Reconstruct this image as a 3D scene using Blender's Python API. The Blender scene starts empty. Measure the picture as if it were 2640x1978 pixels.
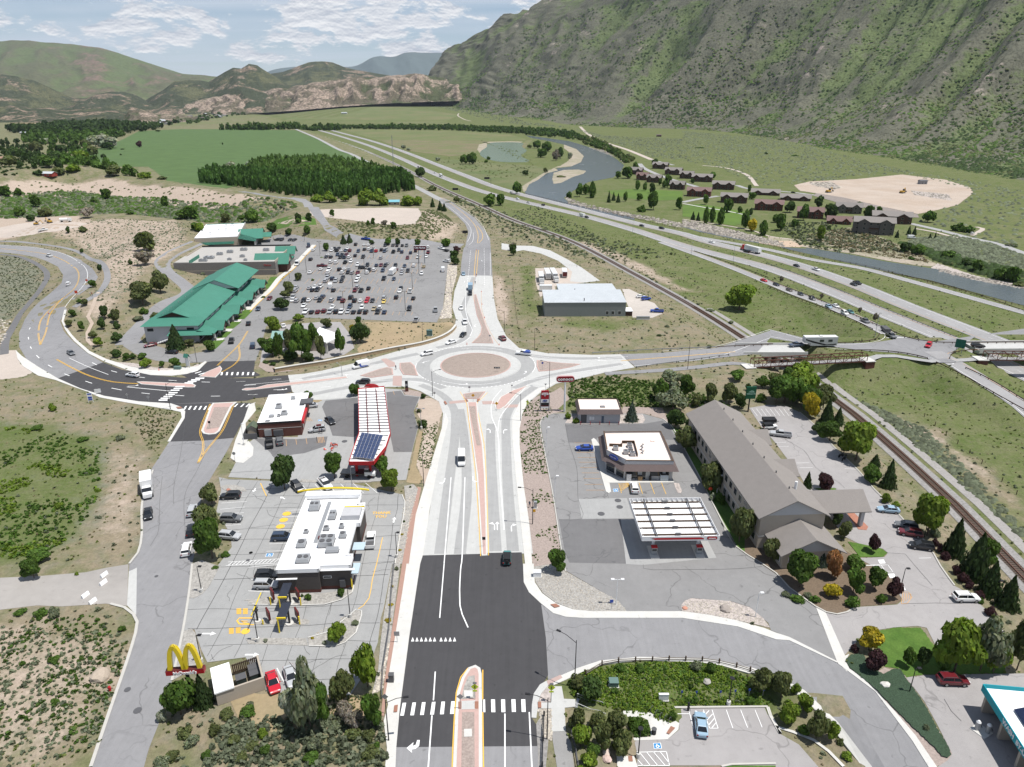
import bpy,bmesh,math,random;import numpy as np;from mathutils import Vector,Matrix,geometry;R=math.radians;PI=math.pi;rnd=random.Random(7);enum=enumerate;from math import cos,sin,hypot,atan2;NA=np.array;nrm=np.linalg.norm;nrg=np.random.default_rng(11);SC=bpy.context.scene;COL=SC.collection;F_PX,PITCH,HCAM=1832.,R(22),87.;cd=bpy.data.cameras.new('camera');cd.sensor_width=36;cd.lens=36*F_PX/2640;cd.clip_start=1;cd.clip_end=60000;cam=bpy.data.objects.new('camera',cd);COL.objects.link(cam);cam.location=(0,0,HCAM);cam.rotation_euler=(R(90)-PITCH,0,0);SC.camera=cam;SC.view_settings.view_transform='Standard';SC.view_settings.look='None';SC.view_settings.exposure=.2;SC.view_settings.gamma=1;SC.view_settings.use_curve_mapping=False;SC.cycles.max_bounces=5;SC.cycles.diffuse_bounces=2;SC.cycles.glossy_bounces=2;SC.cycles.transmission_bounces=3;SC.cycles.transparent_max_bounces=6;SC.cycles.volume_bounces=0;SC.cycles.use_denoising=True;SUNV=Vector((.345,-.1,1.)).normalized();EL=math.asin(SUNV.z);AZ=atan2(SUNV.x,SUNV.y);sd=bpy.data.lights.new('sun','SUN');sd.energy=4.7;sd.angle=R(.53);sd.color=(1.,.965,.91);sun=bpy.data.objects.new('sun',sd);COL.objects.link(sun);sun.rotation_euler=(-SUNV).to_track_quat('-Z','Y').to_euler();sun.location=(100,0,400)
class NT:
 def __init__(s,nt):s.nt=nt;s.n=nt.nodes;s.l=nt.links
 def add(s,typ,**kw):
  n=s.n.new(typ);ins=kw.pop('ins',{})
  for k,v in kw.items():setattr(n,k,v)
  for k,v in ins.items():s.put(n.inputs[k],v)
  return n
 def put(s,sock,v):
  if isinstance(v,bpy.types.NodeSocket):s.l.new(v,sock)
  elif isinstance(v,bpy.types.Node):s.l.new(v.outputs[0],sock)
  elif hasattr(v,'__len__')and sock.type=='RGBA' and len(v)==3:sock.default_value=(*v,1)
  else:sock.default_value=v
 def math(s,op,a,b=0.,c=None,clamp=False):
  n=s.add('ShaderNodeMath',operation=op,use_clamp=clamp);s.put(n.inputs[0],a);s.put(n.inputs[1],b)
  if c is not None:s.put(n.inputs[2],c)
  return n.outputs[0]
 def ramp(s,f,*stops):
  n=s.add('ShaderNodeValToRGB');e=n.color_ramp.elements
  while len(e)<len(stops):e.new(.5)
  for el,(p,c)in zip(e,stops):el.position=p;el.color=(c,c,c,1)if isinstance(c,(int,float))else(*c,1)
  s.put(n.inputs[0],f);return n.outputs[0]
 def mix(s,f,a,b,typ='MIX'):n=s.add('ShaderNodeMix',data_type='RGBA',blend_type=typ);s.put(n.inputs[0],f);s.put(n.inputs[6],a);s.put(n.inputs[7],b);return n.outputs[2]
 def noise(s,vec,scale,detail=4,rough=.55,dist=0.):
  n=s.add('ShaderNodeTexNoise')
  if vec is not None:s.put(n.inputs['Vector'],vec)
  n.inputs['Scale'].default_value=scale;n.inputs['Detail'].default_value=detail;n.inputs['Roughness'].default_value=rough;n.inputs['Distortion'].default_value=dist;return n.outputs[0]
 def mapping(s,vec,scale=(1,1,1),rot=(0,0,0),loc=(0,0,0)):n=s.add('ShaderNodeMapping');s.put(n.inputs[0],vec);n.inputs['Scale'].default_value=scale;n.inputs['Rotation'].default_value=rot;n.inputs['Location'].default_value=loc;return n.outputs[0]
W=bpy.data.worlds.new('World');SC.world=W;W.use_nodes=True;t=NT(W.node_tree);t.n.clear();wo=t.add('ShaderNodeOutputWorld');bg=t.add('ShaderNodeBackground');sky=t.add('ShaderNodeTexSky',sky_type='NISHITA',sun_disc=False,sun_elevation=EL,sun_rotation=AZ);sky.altitude=1700;sky.air_density=1.;sky.dust_density=.4;tc=t.add('ShaderNodeTexCoord');sx=t.add('ShaderNodeSeparateXYZ',ins={0:tc.outputs['Generated']});zc=t.math('MAXIMUM',sx.outputs[2],.02);zz=t.math('ADD',zc,.05);px=t.math('DIVIDE',sx.outputs[0],zz);py=t.math('DIVIDE',sx.outputs[1],zz);cv=t.add('ShaderNodeCombineXYZ',ins={0:px,1:py});ci=t.noise(t.mapping(cv.outputs[0],(.3,.55,1),(0,0,R(12)),(3.1,1.7,0)),1.,7,.6,.6);ci2=t.noise(t.mapping(cv.outputs[0],(.1,.9,1),(0,0,R(-8)),(.1,5.2,0)),1.1,5,.55,.3);cir=t.ramp(t.math('ADD',t.math('MULTIPLY',ci,.55),t.math('MULTIPLY',ci2,.45)),(.4,0.),(.62,.85));cv2=t.add('ShaderNodeCombineXYZ',ins={0:t.math('ARCTAN2',sx.outputs[0],sx.outputs[1]),1:t.math('MULTIPLY',sx.outputs[2],2.6)});n1=t.noise(t.mapping(cv2.outputs[0],(7.5,7.5,1),(0,0,0),(1.45,3.3,0)),1.35,9,.62,.15);n2=t.noise(t.mapping(cv2.outputs[0],(7.5,7.5,1),(0,0,0),(1.45,3.265,0)),1.35,6,.62,.15);band=t.ramp(sx.outputs[2],(.02,0.),(.05,.9),(.13,1.),(.26,0.));side=t.ramp(t.math('ADD',t.math('MULTIPLY',t.math('ARCTAN2',sx.outputs[0],sx.outputs[1]),1.),.8),(.1,.35),(.55,1.));cum=t.ramp(t.math('ADD',n1,t.math('MULTIPLY',t.math('MULTIPLY',band,side),.16)),(.615,0.),(.665,1.));shade=t.ramp(t.math('SUBTRACT',n2,n1),(.47,1.),(.53,0.));shade=t.math('ADD',t.math('MULTIPLY',t.math('SUBTRACT',n1,n2),9.),.55,clamp=True);cumc=t.mix(shade,(5.2,5.7,6.6),(10.5,10.5,10.6));c1=t.mix(t.math('MULTIPLY',cir,.85),sky.outputs[0],(7.4,8.,8.9));hz=t.ramp(sx.outputs[2],(0.,.55),(.16,0.));c2=t.mix(hz,c1,(5.8,6.8,8.2));c3=t.mix(cum,c2,cumc);t.put(bg.inputs[0],c3);bg.inputs[1].default_value=.085;t.l.new(bg.outputs[0],wo.inputs[0]);MATS={}
def new_mat(name):m=bpy.data.materials.new(name);m.use_nodes=True;n=NT(m.node_tree);b=n.n['Principled BSDF'];b.inputs['Specular IOR Level'].default_value=.25;return m,n,b
def tint(c,k):return tuple(min(1,x*k)for x in c)
def mat(name,c,rough=.8,var=0.,scale=1.,c2=None,metal=0.,spec=None,bump=0.,attr=False,wc=0,fine=0.,fs_=20.,coat=0.):
 if name in MATS:return MATS[name]
 m,n,b=new_mat(name);b.inputs['Roughness'].default_value=rough;b.inputs['Metallic'].default_value=metal;b.inputs['Coat Weight'].default_value=coat
 if spec is not None:b.inputs['Specular IOR Level'].default_value=spec
 col=c
 if attr:a=n.add('ShaderNodeAttribute',attribute_name='tint');col=n.mix(1.,c,a.outputs[0],'MULTIPLY')
 if var or c2 or bump or fine:
  g=n.add('ShaderNodeNewGeometry').outputs['Position']if wc else n.add('ShaderNodeTexCoord').outputs['Object'];nz=n.noise(g,scale,6,.6,.2)
  if c2:col=n.mix(n.ramp(nz,(.38,0.),(.62,1.)),col,c2)
  if var:nv=n.noise(g,scale*2.7,5,.6);f=n.math('ADD',n.math('MULTIPLY',n.math('SUBTRACT',nv,.5),var*4),1.);col=n.mix(1.,col,f,'MULTIPLY')
  if fine:nf=n.noise(g,fs_,2,.7);f=n.math('ADD',n.math('MULTIPLY',n.math('SUBTRACT',nf,.5),fine*4),1.);col=n.mix(1.,col,f,'MULTIPLY')
  if bump:bn=n.add('ShaderNodeBump',ins={'Height':n.noise(g,fs_,4,.65)});bn.inputs['Strength'].default_value=bump;bn.inputs['Distance'].default_value=.3;n.l.new(bn.outputs[0],b.inputs['Normal'])
 n.put(b.inputs['Base Color'],col);MATS[name]=m;return m
def asphalt(name,c,crack=0.,streak=.06,patch=.1,ang=0.):
 if name in MATS:return MATS[name]
 m,n,b=new_mat(name);b.inputs['Roughness'].default_value=.85;b.inputs['Specular IOR Level'].default_value=.2;g=n.add('ShaderNodeNewGeometry').outputs['Position'];big=n.noise(g,.045,4,.6,.4);mid=n.noise(g,.5,6,.62);st=n.noise(n.mapping(g,(1.6,.05,1),(0,0,ang)),1.,5,.6);f=n.math('ADD',1.,n.math('MULTIPLY',n.math('SUBTRACT',big,.5),patch*4));f=n.math('ADD',f,n.math('MULTIPLY',n.math('SUBTRACT',mid,.5),.28));f=n.math('ADD',f,n.math('MULTIPLY',n.math('SUBTRACT',st,.5),streak*4));f=n.math('ADD',f,n.math('MULTIPLY',n.math('SUBTRACT',n.noise(g,9,2),.5),.25));sp=n.noise(g,.9,3,.5);f=n.math('MULTIPLY',f,n.ramp(sp,(.66,1.),(.76,.74)))
 if crack:w=n.add('ShaderNodeVectorMath',operation='ADD');n.put(w.inputs[0],g);nn=n.add('ShaderNodeTexNoise',ins={'Vector':g});nn.inputs['Scale'].default_value=.25;sc=n.add('ShaderNodeVectorMath',operation='SCALE',ins={0:nn.outputs['Color']});sc.inputs[3].default_value=5.;n.l.new(sc.outputs[0],w.inputs[1]);v=n.add('ShaderNodeTexVoronoi',feature='DISTANCE_TO_EDGE',ins={'Vector':w.outputs[0]});v.inputs['Scale'].default_value=.085;brk=n.ramp(n.noise(g,.06,3),(.44,0.),(.52,1.));ln=n.math('MULTIPLY',n.ramp(v.outputs['Distance'],(0.,1.),(.013,0.)),brk);f=n.math('MULTIPLY',f,n.math('SUBTRACT',1.,n.math('MULTIPLY',ln,crack)))
 n.put(b.inputs['Base Color'],n.mix(1.,c,f,'MULTIPLY'));MATS[name]=m;return m
M_ROAD=asphalt('old_asphalt',(.245,.243,.248),crack=.35);M_LOT=asphalt('lot_asphalt',(.235,.232,.23),crack=.42,streak=.02);M_LOT2=asphalt('hotel_lot_asphalt',(.32,.305,.3),crack=.32,streak=.02);DL=asphalt('darker_lot_asphalt',(.155,.153,.155),crack=.3,streak=.03);M_NEW=asphalt('new_asphalt',(.062,.061,.064),streak=.09,patch=.06);M_HWY=asphalt('highway_asphalt',(.3,.295,.295),streak=.05,ang=R(35));CO=asphalt('new_concrete',(.47,.47,.455),streak=.035,patch=.04);WC=asphalt('worn_concrete',(.33,.33,.325),streak=.06,patch=.05);SI=asphalt('sidewalk_concrete',(.56,.55,.52),streak=0.,patch=.05);M_MCLOT=asphalt('joint_lot_concrete',(.31,.31,.305),streak=.03,patch=.08);KE=mat('kerb_concrete',(.47,.455,.42),.9,var=.05,scale=.5,wc=1);M_PINK=mat('pink_stamped_concrete',(.47,.325,.29),.9,var=.07,scale=.5,wc=1,fine=.06,fs_=7);PG=mat('pink_gravel',(.33,.27,.24),.95,var=.08,scale=.3,wc=1,fine=.22,fs_=2.6,bump=.4);M_BRICKRED=mat('red_brown_paver',(.3,.15,.105),.9,var=.08,scale=.7,wc=1);M_WHITE=mat('white_road_paint',(.8,.8,.79),.7,var=.03,scale=2,wc=1);M_YELLOW=mat('yellow_road_paint',(.8,.47,.07),.7,var=.05,scale=2,wc=1);M_ORANGE=mat('faded_orange_paint',(.55,.33,.16),.8,var=.1,scale=2,wc=1);M_BLUEP=mat('blue_road_paint',(.03,.22,.48),.7);M_CRACK=mat('crack_seal',(.07,.07,.07),.6,spec=.3);M_GRAVEL=mat('grey_gravel',(.34,.325,.3),.95,var=.08,scale=.3,wc=1,fine=.3,fs_=2.2,bump=.6);RK=mat('pale_river_rock',(.43,.38,.35),.95,var=.1,scale=.4,wc=1,fine=.34,fs_=1.6,bump=.8);M_LAWN=mat('mown_lawn',(.065,.13,.022),.95,var=.12,scale=.3,c2=(.09,.16,.03),wc=1,fine=.2,fs_=3);M_FIELD=asphalt('hay_field',(.082,.135,.045),streak=.07,patch=.16,ang=R(90));M_PALEF=mat('pale_field',(.12,.15,.055),.95,var=.1,scale=.008,c2=(.16,.16,.075),wc=1,fine=.1,fs_=.2);M_DIRT=mat('graded_dirt',(.4,.32,.255),.95,var=.06,scale=.03,c2=(.44,.37,.31),wc=1,fine=.1,fs_=.9)
PD=mat('pale_graded_pad',(.46,.4,.35),.95,var=.06,scale=.03,wc=1,fine=.06,fs_=.6);M_OCHRE=mat('ochre_bare_ground',(.34,.26,.165),.95,var=.1,scale=.05,c2=(.27,.22,.13),wc=1,fine=.12,fs_=1.2);M_BALLAST=mat('rail_ballast',(.27,.26,.25),.95,var=.08,scale=.1,wc=1,fine=.28,fs_=2.,bump=.5);M_RED=mat('red_paint',(.42,.02,.025),.5,var=.03);MK=mat('black_metal',(.02,.02,.022),.5);MG=mat('galvanised_metal',(.36,.37,.38),.45,metal=.4);MD=mat('dark_grey_metal',(.1,.1,.105),.5);MW=mat('white_metal',(.74,.74,.74),.5);MR_=mat('weathering_steel',(.115,.045,.032),.75,var=.1,scale=1);M_WOOD=mat('dark_wood',(.09,.06,.04),.85,var=.1,scale=2);M_RAILG=mat('rusty_guardrail',(.085,.055,.04),.75,var=.1,scale=1);M_TYRE=mat('tyre_rubber',(.018,.018,.018),.85);M_GLASS=mat('vehicle_glass',(.015,.018,.022),.08,spec=.6);M_WIN=mat('window_glass',(.03,.035,.04),.1,spec=.6);M_BARK=mat('bark',(.11,.085,.065),.9,var=.15,scale=3)
def leafm(name,c):c=tint(c,1.32);m,n,b=new_mat(name);b.inputs['Roughness'].default_value=.65;b.inputs['Specular IOR Level'].default_value=.15;a=n.add('ShaderNodeAttribute',attribute_name='tint');oi=n.add('ShaderNodeObjectInfo');k=n.math('ADD',.84,n.math('MULTIPLY',oi.outputs['Random'],.32));col=n.mix(1.,n.mix(1.,c,a.outputs[0],'MULTIPLY'),k,'MULTIPLY');n.put(b.inputs['Base Color'],col);tr=n.add('ShaderNodeBsdfTranslucent',ins={0:n.mix(1.,col,(1.,1.15,.5),'MULTIPLY')});ms=n.add('ShaderNodeMixShader');ms.inputs[0].default_value=.34;n.l.new(b.outputs[0],ms.inputs[1]);n.l.new(tr.outputs[0],ms.inputs[2]);n.l.new(ms.outputs[0],n.n['Material Output'].inputs[0]);MATS[name]=m;return m
LG=leafm('leaf_green',(.06,.108,.02));L_BRIGHT=leafm('leaf_bright',(.115,.17,.022));L_DARK=leafm('leaf_dark',(.042,.072,.02));L_OLIVE=leafm('leaf_olive',(.088,.105,.04));L_SAGE=leafm('leaf_sage',(.135,.155,.1));L_SILVER=leafm('leaf_silver',(.26,.28,.22));L_PURPLE=leafm('leaf_purple',(.05,.024,.028));L_YELLOW=leafm('leaf_yellow',(.3,.24,.02));L_CONIF=leafm('needle_green',(.036,.06,.022));L_BLUEC=leafm('needle_blue',(.085,.115,.09));L_ORANGE=leafm('leaf_dead_orange',(.3,.15,.07));L_BARE=leafm('twig_grey',(.17,.15,.13));TL={'A':(0,0,2.5102),'B':(880,0,2.5102),'C':(1760,0,2.5102),'D':(0,560,3.347),'E':(660,560,3.347),'F':(1320,560,3.347),'G':(1980,560,3.347),'H':(0,960,3.347),'I':(600,960,3.347),'J':(1260,980,3.347),'K':(1860,960,2.832),'L':(0,1455,3.16),'M':(640,1455,3.16),'N':(1300,1455,3.16),'O':(1940,1455,3.16),'Z':(0,0,.8379),'S':(0,0,1.)};TL.update({k.lower():(a,b,c/3)for k,(a,b,c)in list(TL.items())});_s,_c=sin(PITCH),cos(PITCH)
def ray(tl,x,y):a=TL[tl];u=(a[0]+x/a[2]-1320)/F_PX;v=(a[1]+y/a[2]-989)/F_PX;return u,_c-v*_s,-(_s+v*_c)
def G0(tl,x,y,z=0.):u,dy,dz=ray(tl,x,y);k=(z-HCAM)/dz;return NA((k*u,k*dy))
def W3(tl,x,y,D):u,dy,dz=ray(tl,x,y);return NA((D*u,D*dy,HCAM+D*dz))
def seg_dist(P,poly,ext=False):
 best=np.full(len(P),1e9);side=np.zeros(len(P));par=np.zeros(len(P))
 for i in range(len(poly)-1):a,b=poly[i],poly[i+1];d=b-a;L2=float(d@d);t_=((P-a)@d)/L2;lo=-1e9 if(ext and i==0)else 0;hi=1e9 if(ext and i==len(poly)-2)else 1;tt=np.clip(t_,lo,hi);q=a+tt[:,None]*d;r=P-q;dist=np.hypot(r[:,0],r[:,1]);m=dist<best;best[m]=dist[m];cr=d[0]*(P[:,1]-a[1])-d[1]*(P[:,0]-a[0]);side[m]=np.sign(cr[m]);par[m]=i+np.clip(tt[m],0,1)
 return best,side,par
def inside(P,poly):
 n=len(poly);c=np.zeros(len(P),bool);j=n-1
 for i in range(n):
  xi,yi=poly[i];xj,yj=poly[j]
  if yi!=yj:k=((yi>P[:,1])!=(yj>P[:,1]))&(P[:,0]<(xj-xi)*(P[:,1]-yi)/(yj-yi)+xi);c^=k
  j=i
 return c
def poly_sd(P,poly):d,_,_=seg_dist(P,np.vstack([poly,poly[:1]]));return np.where(inside(P,poly),-d,d)
def sm(x):x=np.clip(x,0,1);return x*x*(3-2*x)
def pts(tl,*c,z=0.):return NA([G0(tl,c[i],c[i+1],z)for i in range(0,len(c),2)])
ZL=-6.5;RAIL=np.vstack([pts('k',967,733,736,497,567,322,z=-3),pts('k',393,163,z=-4.5),pts('k',283,73,z=-6),pts('f',695,368,533,265,333,154,167,68,0,7,z=ZL),pts('b',300,443,207,402,133,362,50,325,z=ZL),pts('a',736,307,687,291,z=ZL)]);XROAD=np.vstack([pts('f',233,421,333,415,533,402,736,384),pts('g',100,376,233,373,433,377,567,374,736,371,1067,367)]);HWL=np.vstack([pts('a',677,278,z=ZL),pts('b',0,295,67,317,133,344,187,369,233,388,300,412,360,428,433,445,527,467,633,497,736,530,z=ZL),pts('g',0,147,167,209,333,278,560,370,800,480,1067,600,z=ZL)]);HWU=np.vstack([pts('a',687,274,z=ZL),pts('b',0,287,67,305,133,327,200,353,267,379,333,404,400,423,500,448,647,485,736,505,z=ZL),pts('f',567,72,736,113,z=ZL),pts('g',100,142,250,195,417,263,667,360,900,460,1133,560,z=ZL)]);OFFR=NA([[*G0('g',393,362,0),0],[*G0('g',347,337,0),0],[*G0('g',280,302,-1.2),-1.2],[*G0('g',173,255,-3.2),-3.2],[*G0('g',83,222,-4.8),-4.8],[*G0('g',0,188,-6.),-6.],[*G0('f',600,133,ZL),ZL],[*G0('f',430,72,ZL),ZL]]);ONR=NA([[*G0('g',473,387,0),0],[*G0('g',540,423,-.2),-.2],[*G0('g',633,480,-1.2),-1.2],[*G0('g',736,547,-2.4),-2.4],[*G0('g',867,633,-1),-4],[*G0('g',1067,777,-2),-6]]);BLUFF=NA([G0('A',x,y,11)for x,y in((-600,1230),(0,1182),(300,1152),(500,1136),(750,1148),(1000,1166),(1250,1202),(1500,1228),(1700,1268))]);PADH=NA([G0('B',x,y,7.5)for x,y in((-260,1345),(60,1338),(500,1342),(560,1400),(470,1465),(60,1470),(-240,1440))]);HILL=NA([G0('D',x,y,7)for x,y in((560,40),(900,30),(1350,60),(1560,120),(1180,330),(1000,520),(900,640))]);LOTB=NA([G0('N',x,y,-1.8)for x,y in((1060,1560),(1100,1432),(1330,1425),(1420,1330),(1400,1170),(2150,1160),(2300,1330),(2700,1480),(3000,2100),(900,2100))]);LHILL=NA([G0('A',x,y,14)for x,y in((-900,900),(-100,1010),(250,1060),(330,1110),(-300,1140),(-900,1150))]);BOTW=NA([G0('L',x,y,0)for x,y in((-600,500),(300,420),(900,620),(760,1200),(300,1900),(-800,1900))])
def vnoise(P,s,seed=0):
 x=P[:,0]*s+seed*17.3;y=P[:,1]*s+seed*9.1;xi,yi=np.floor(x).astype(np.int64),np.floor(y).astype(np.int64);fx,fy=sm(x-xi),sm(y-yi)
 def h(a,b):v=(a*374761393+b*668265263+seed*1442695)&0x7fffffff;v=(v^(v>>13))*1274126177&0x7fffffff;return((v^(v>>16))&0xffff)/65535.
 return(h(xi,yi)*(1-fx)+h(xi+1,yi)*fx)*(1-fy)+(h(xi,yi+1)*(1-fx)+h(xi+1,yi+1)*fx)*fy
def fbm(P,s,seed=0,o=4):
 r,a,n=0,1,0
 for k in range(o):r=r+a*vnoise(P,s*2**k,seed+k);n+=a;a*=.5
 return r/n
def T(P):
 P=np.atleast_2d(np.asarray(P,float));d,sd_,pr=seg_dist(P,RAIL,ext=True);s=d*sd_;zl=np.interp(pr,(0,2,3,4,5),(-3,-3,-4.5,-6,ZL));z=zl*(1-sm((s-5)/np.interp(pr,(2,4,5),(6,12,21))));z=z+.036*np.clip(P[:,1]-2700,0,1500)*sm((P[:,0]+1400)/700)*sm((P[:,1]-2600)/500);b,bs,_=seg_dist(P,BLUFF);up=11*np.where(bs>0,1-sm(b/60),1-sm(b/42))+0.;z=z+up*(.86+.14*fbm(P,1/25.,5,2));h,_,_=seg_dist(P,HILL);z=z+7*(1-sm((h-6)/36))*(P[:,0]<-95);p=poly_sd(P,PADH);z=np.maximum(z,z+7.5*(1-sm((p-2)/24)));l_=poly_sd(P,LHILL);z=z+14*(1-sm((l_+5)/130));q=poly_sd(P,LOTB);z=z-1.5*(1-sm((q-.5)/4.5));x,_,_=seg_dist(P,XROAD);lowm=s<40;e=np.where(lowm,0-np.maximum(0,x-12.5)*.55,-99);z=np.maximum(z,e)
 for rp,w in((OFFR,6.),(ONR,6.5)):r,_,par=seg_dist(P,rp[:,:2]);i=np.clip(par.astype(int),0,len(rp)-2);zr=rp[i,2]+(rp[i+1,2]-rp[i,2])*(par-i);z=np.maximum(z,zr-np.maximum(0,r-w)*.5)
 z=np.where(lowm,np.minimum(z,zl+np.maximum(0,d-7.5)*1.3),z)
 for hp in(HWL,HWU):h_,_,_=seg_dist(P,hp[-8:],ext=False);cut=ZL+np.maximum(0,h_-8.5)*.9;near=(P[:,0]>115)&(P[:,1]<330);z=np.where(near,np.minimum(z,cut),z)
 return z
def G(tl,x,y,z=None):
 if z is not None:p=G0(tl,x,y,z);return NA((p[0],p[1],z))
 u,dy,dz=ray(tl,x,y)
 if dz>-.004:dz=-.004
 lo,hi=(27-HCAM)/dz,(-9.5-HCAM)/dz;hi=min(hi,16000)
 if hi>2600:lo=min(lo,2400)
 for n_ in(30,10,10):kk=np.linspace(lo,hi,n_);hh=HCAM+kk*dz-T(np.stack([kk*u,kk*dy],1));w=np.nonzero(hh<0)[0];j=max(1,int(w[0]))if len(w)else n_-1;lo,hi=kk[j-1],kk[j]
 m=(lo+hi)/2;return NA((m*u,m*dy,HCAM+m*dz))
def GP(tl,*c,z=None):return[G(tl,c[i],c[i+1],z)for i in range(0,len(c),2)]
ORD=['first','second','third','fourth','fifth','sixth','seventh','eighth','ninth','tenth','eleventh','twelfth','thirteenth','fourteenth','fifteenth','sixteenth','seventeenth','eighteenth','nineteenth']
for a_,b_ in(('twent','twenty'),('thirt','thirty'),('fort','forty'),('fift','fifty')):ORD+=[a_+'ieth']+[b_+'-'+q for q in ORD[:9]]
def tag(o,label=None,cat=None,group=None,kind=None):
 if label:o['label']=label
 if cat:o['category']=cat
 if group:o['group']=group
 if kind:o['kind']=kind
 return o
def link(o,parent=None):
 COL.objects.link(o)
 if parent is not None:o.parent=parent
 return o
def empty(name,loc,rz=0.,label=None,cat=None,group=None):o=bpy.data.objects.new(name,None);o.empty_display_size=.5;o.location=(float(loc[0]),float(loc[1]),float(loc[2]));o.rotation_euler=(0,0,rz);link(o);return tag(o,label,cat,group)
def pyd(name,v,f,m,parent=None,sh=0,tints=None):
 me=bpy.data.meshes.new(name)
 if isinstance(v,np.ndarray)and isinstance(f,np.ndarray):nv,nf,k=len(v),len(f),f.shape[1];me.vertices.add(nv);me.vertices.foreach_set('co',v.astype(np.float32).ravel());me.loops.add(nf*k);me.loops.foreach_set('vertex_index',f.astype(np.int32).ravel());me.polygons.add(nf);me.polygons.foreach_set('loop_start',np.arange(nf,dtype=np.int32)*k);me.polygons.foreach_set('loop_total',np.full(nf,k,np.int32));me.update(calc_edges=True)
 else:me.from_pydata([tuple(map(float,q))for q in v],[],[tuple(map(int,q))for q in f])
 if tints is not None:a=me.attributes.new('tint','FLOAT_COLOR','POINT');c4=np.ones((len(me.vertices),4),np.float32);c4[:,:3]=tints;a.data.foreach_set('color',c4.ravel())
 if sh:me.polygons.foreach_set('use_smooth',np.ones(len(me.polygons),bool))
 for mm in(m if isinstance(m,(list,tuple))else[m]):me.materials.append(mm)
 me.update();o=bpy.data.objects.new(name,me);return link(o,parent)
class MB:
 def __init__(s):s.v,s.f,s.mi,s.mats=[],[],[],[]
 def _m(s,m):
  if m not in s.mats:s.mats.append(m)
  return s.mats.index(m)
 def add(s,v,f,m):k=len(s.v);s.v+=[tuple(map(float,q))for q in v];s.f+=[tuple(int(i)+k for i in q)for q in f];s.mi+=[s._m(m)]*len(f);return s
 def box(s,x0,x1,y0,y1,z0,z1,m,rot=None,at=None):
  v=[(x0,y0,z0),(x1,y0,z0),(x1,y1,z0),(x0,y1,z0),(x0,y0,z1),(x1,y0,z1),(x1,y1,z1),(x0,y1,z1)]
  if rot is not None:Mx=Matrix.Rotation(rot,4,'Z');v=[tuple(Mx@Vector(q))for q in v]
  if at is not None:v=[(q[0]+at[0],q[1]+at[1],q[2]+at[2])for q in v]
  return s.add(v,[(0,3,2,1),(4,5,6,7),(0,1,5,4),(1,2,6,5),(2,3,7,6),(3,0,4,7)],m)
 def prism(s,poly,z0,z1,m,mtop=None):
  n=len(poly);a=sum(poly[i][0]*poly[(i+1)%n][1]-poly[(i+1)%n][0]*poly[i][1]for i in range(n))
  if a<0:poly=poly[::-1]
  v=[(p[0],p[1],z0)for p in poly]+[(p[0],p[1],z1)for p in poly];s.add(v,[tuple(range(n))[::-1]]+[(i,(i+1)%n,n+(i+1)%n,n+i)for i in range(n)],m);return s.add([(p[0],p[1],z1)for p in poly],[tuple(range(n))],mtop or m)
 def bar(s,a,b,r,m,n=6,r2=None):
  a,b=Vector([float(q)for q in a]),Vector([float(q)for q in b]);d=(b-a)
  if d.length<1e-6:return s
  q=d.normalized().to_track_quat('Z','Y');r2=r if r2 is None else r2;v=[]
  for c,rr in((a,r),(b,r2)):
   for i in range(n):t_=2*PI*(i+.5)/n;v.append(tuple(c+q@Vector((rr*cos(t_),rr*sin(t_),0))))
  return s.add(v,[(i,(i+1)%n,n+(i+1)%n,n+i)for i in range(n)]+[tuple(range(n))[::-1],tuple(range(n,2*n))],m)
 def mk(s,name,parent=None,sh=0):o=pyd(name,s.v,s.f,s.mats,parent,sh);o.data.polygons.foreach_set('material_index',s.mi);o.data.update();return o
def bx(name,parent,*a):return MB().box(*a).mk(name,parent)
def copy_tree(o,parent=None):
 c=o.copy();COL.objects.link(c);c.parent=parent
 for ch in o.children:copy_tree(ch,c)
 return c
def cm(P,step=3.,closed=False):
 P=[np.asarray(p,float)for p in P];n=len(P)
 if n<3:out=[];a,b=P[0],P[-1];k=max(1,int(nrm(b-a)/step));return[a+(b-a)*i/k for i in range(k+1)]
 out=[];rng_=range(n)if closed else range(n-1)
 for i in rng_:
  p1,p2=P[i],P[(i+1)%n];p0=P[(i-1)%n]if(closed or i>0)else 2*p1-p2;p3=P[(i+2)%n]if(closed or i<n-2)else 2*p2-p1;t0=0;t1=t0+max(1e-3,nrm(p1[:2]-p0[:2]))**.5;t2=t1+max(1e-3,nrm(p2[:2]-p1[:2]))**.5;t3=t2+max(1e-3,nrm(p3[:2]-p2[:2]))**.5;k=max(1,int(nrm(p2-p1)/step))
  for j in range(k):tt=t1+(t2-t1)*j/k;A1=(t1-tt)/(t1-t0)*p0+(tt-t0)/(t1-t0)*p1;A2=(t2-tt)/(t2-t1)*p1+(tt-t1)/(t2-t1)*p2;A3=(t3-tt)/(t3-t2)*p2+(tt-t2)/(t3-t2)*p3;B1=(t2-tt)/(t2-t0)*A1+(tt-t0)/(t2-t0)*A2;B2=(t3-tt)/(t3-t1)*A2+(tt-t1)/(t3-t1)*A3;out.append((t2-tt)/(t2-t1)*B1+(tt-t1)/(t2-t1)*B2)
 if not closed:out.append(P[-1])
 return out
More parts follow.
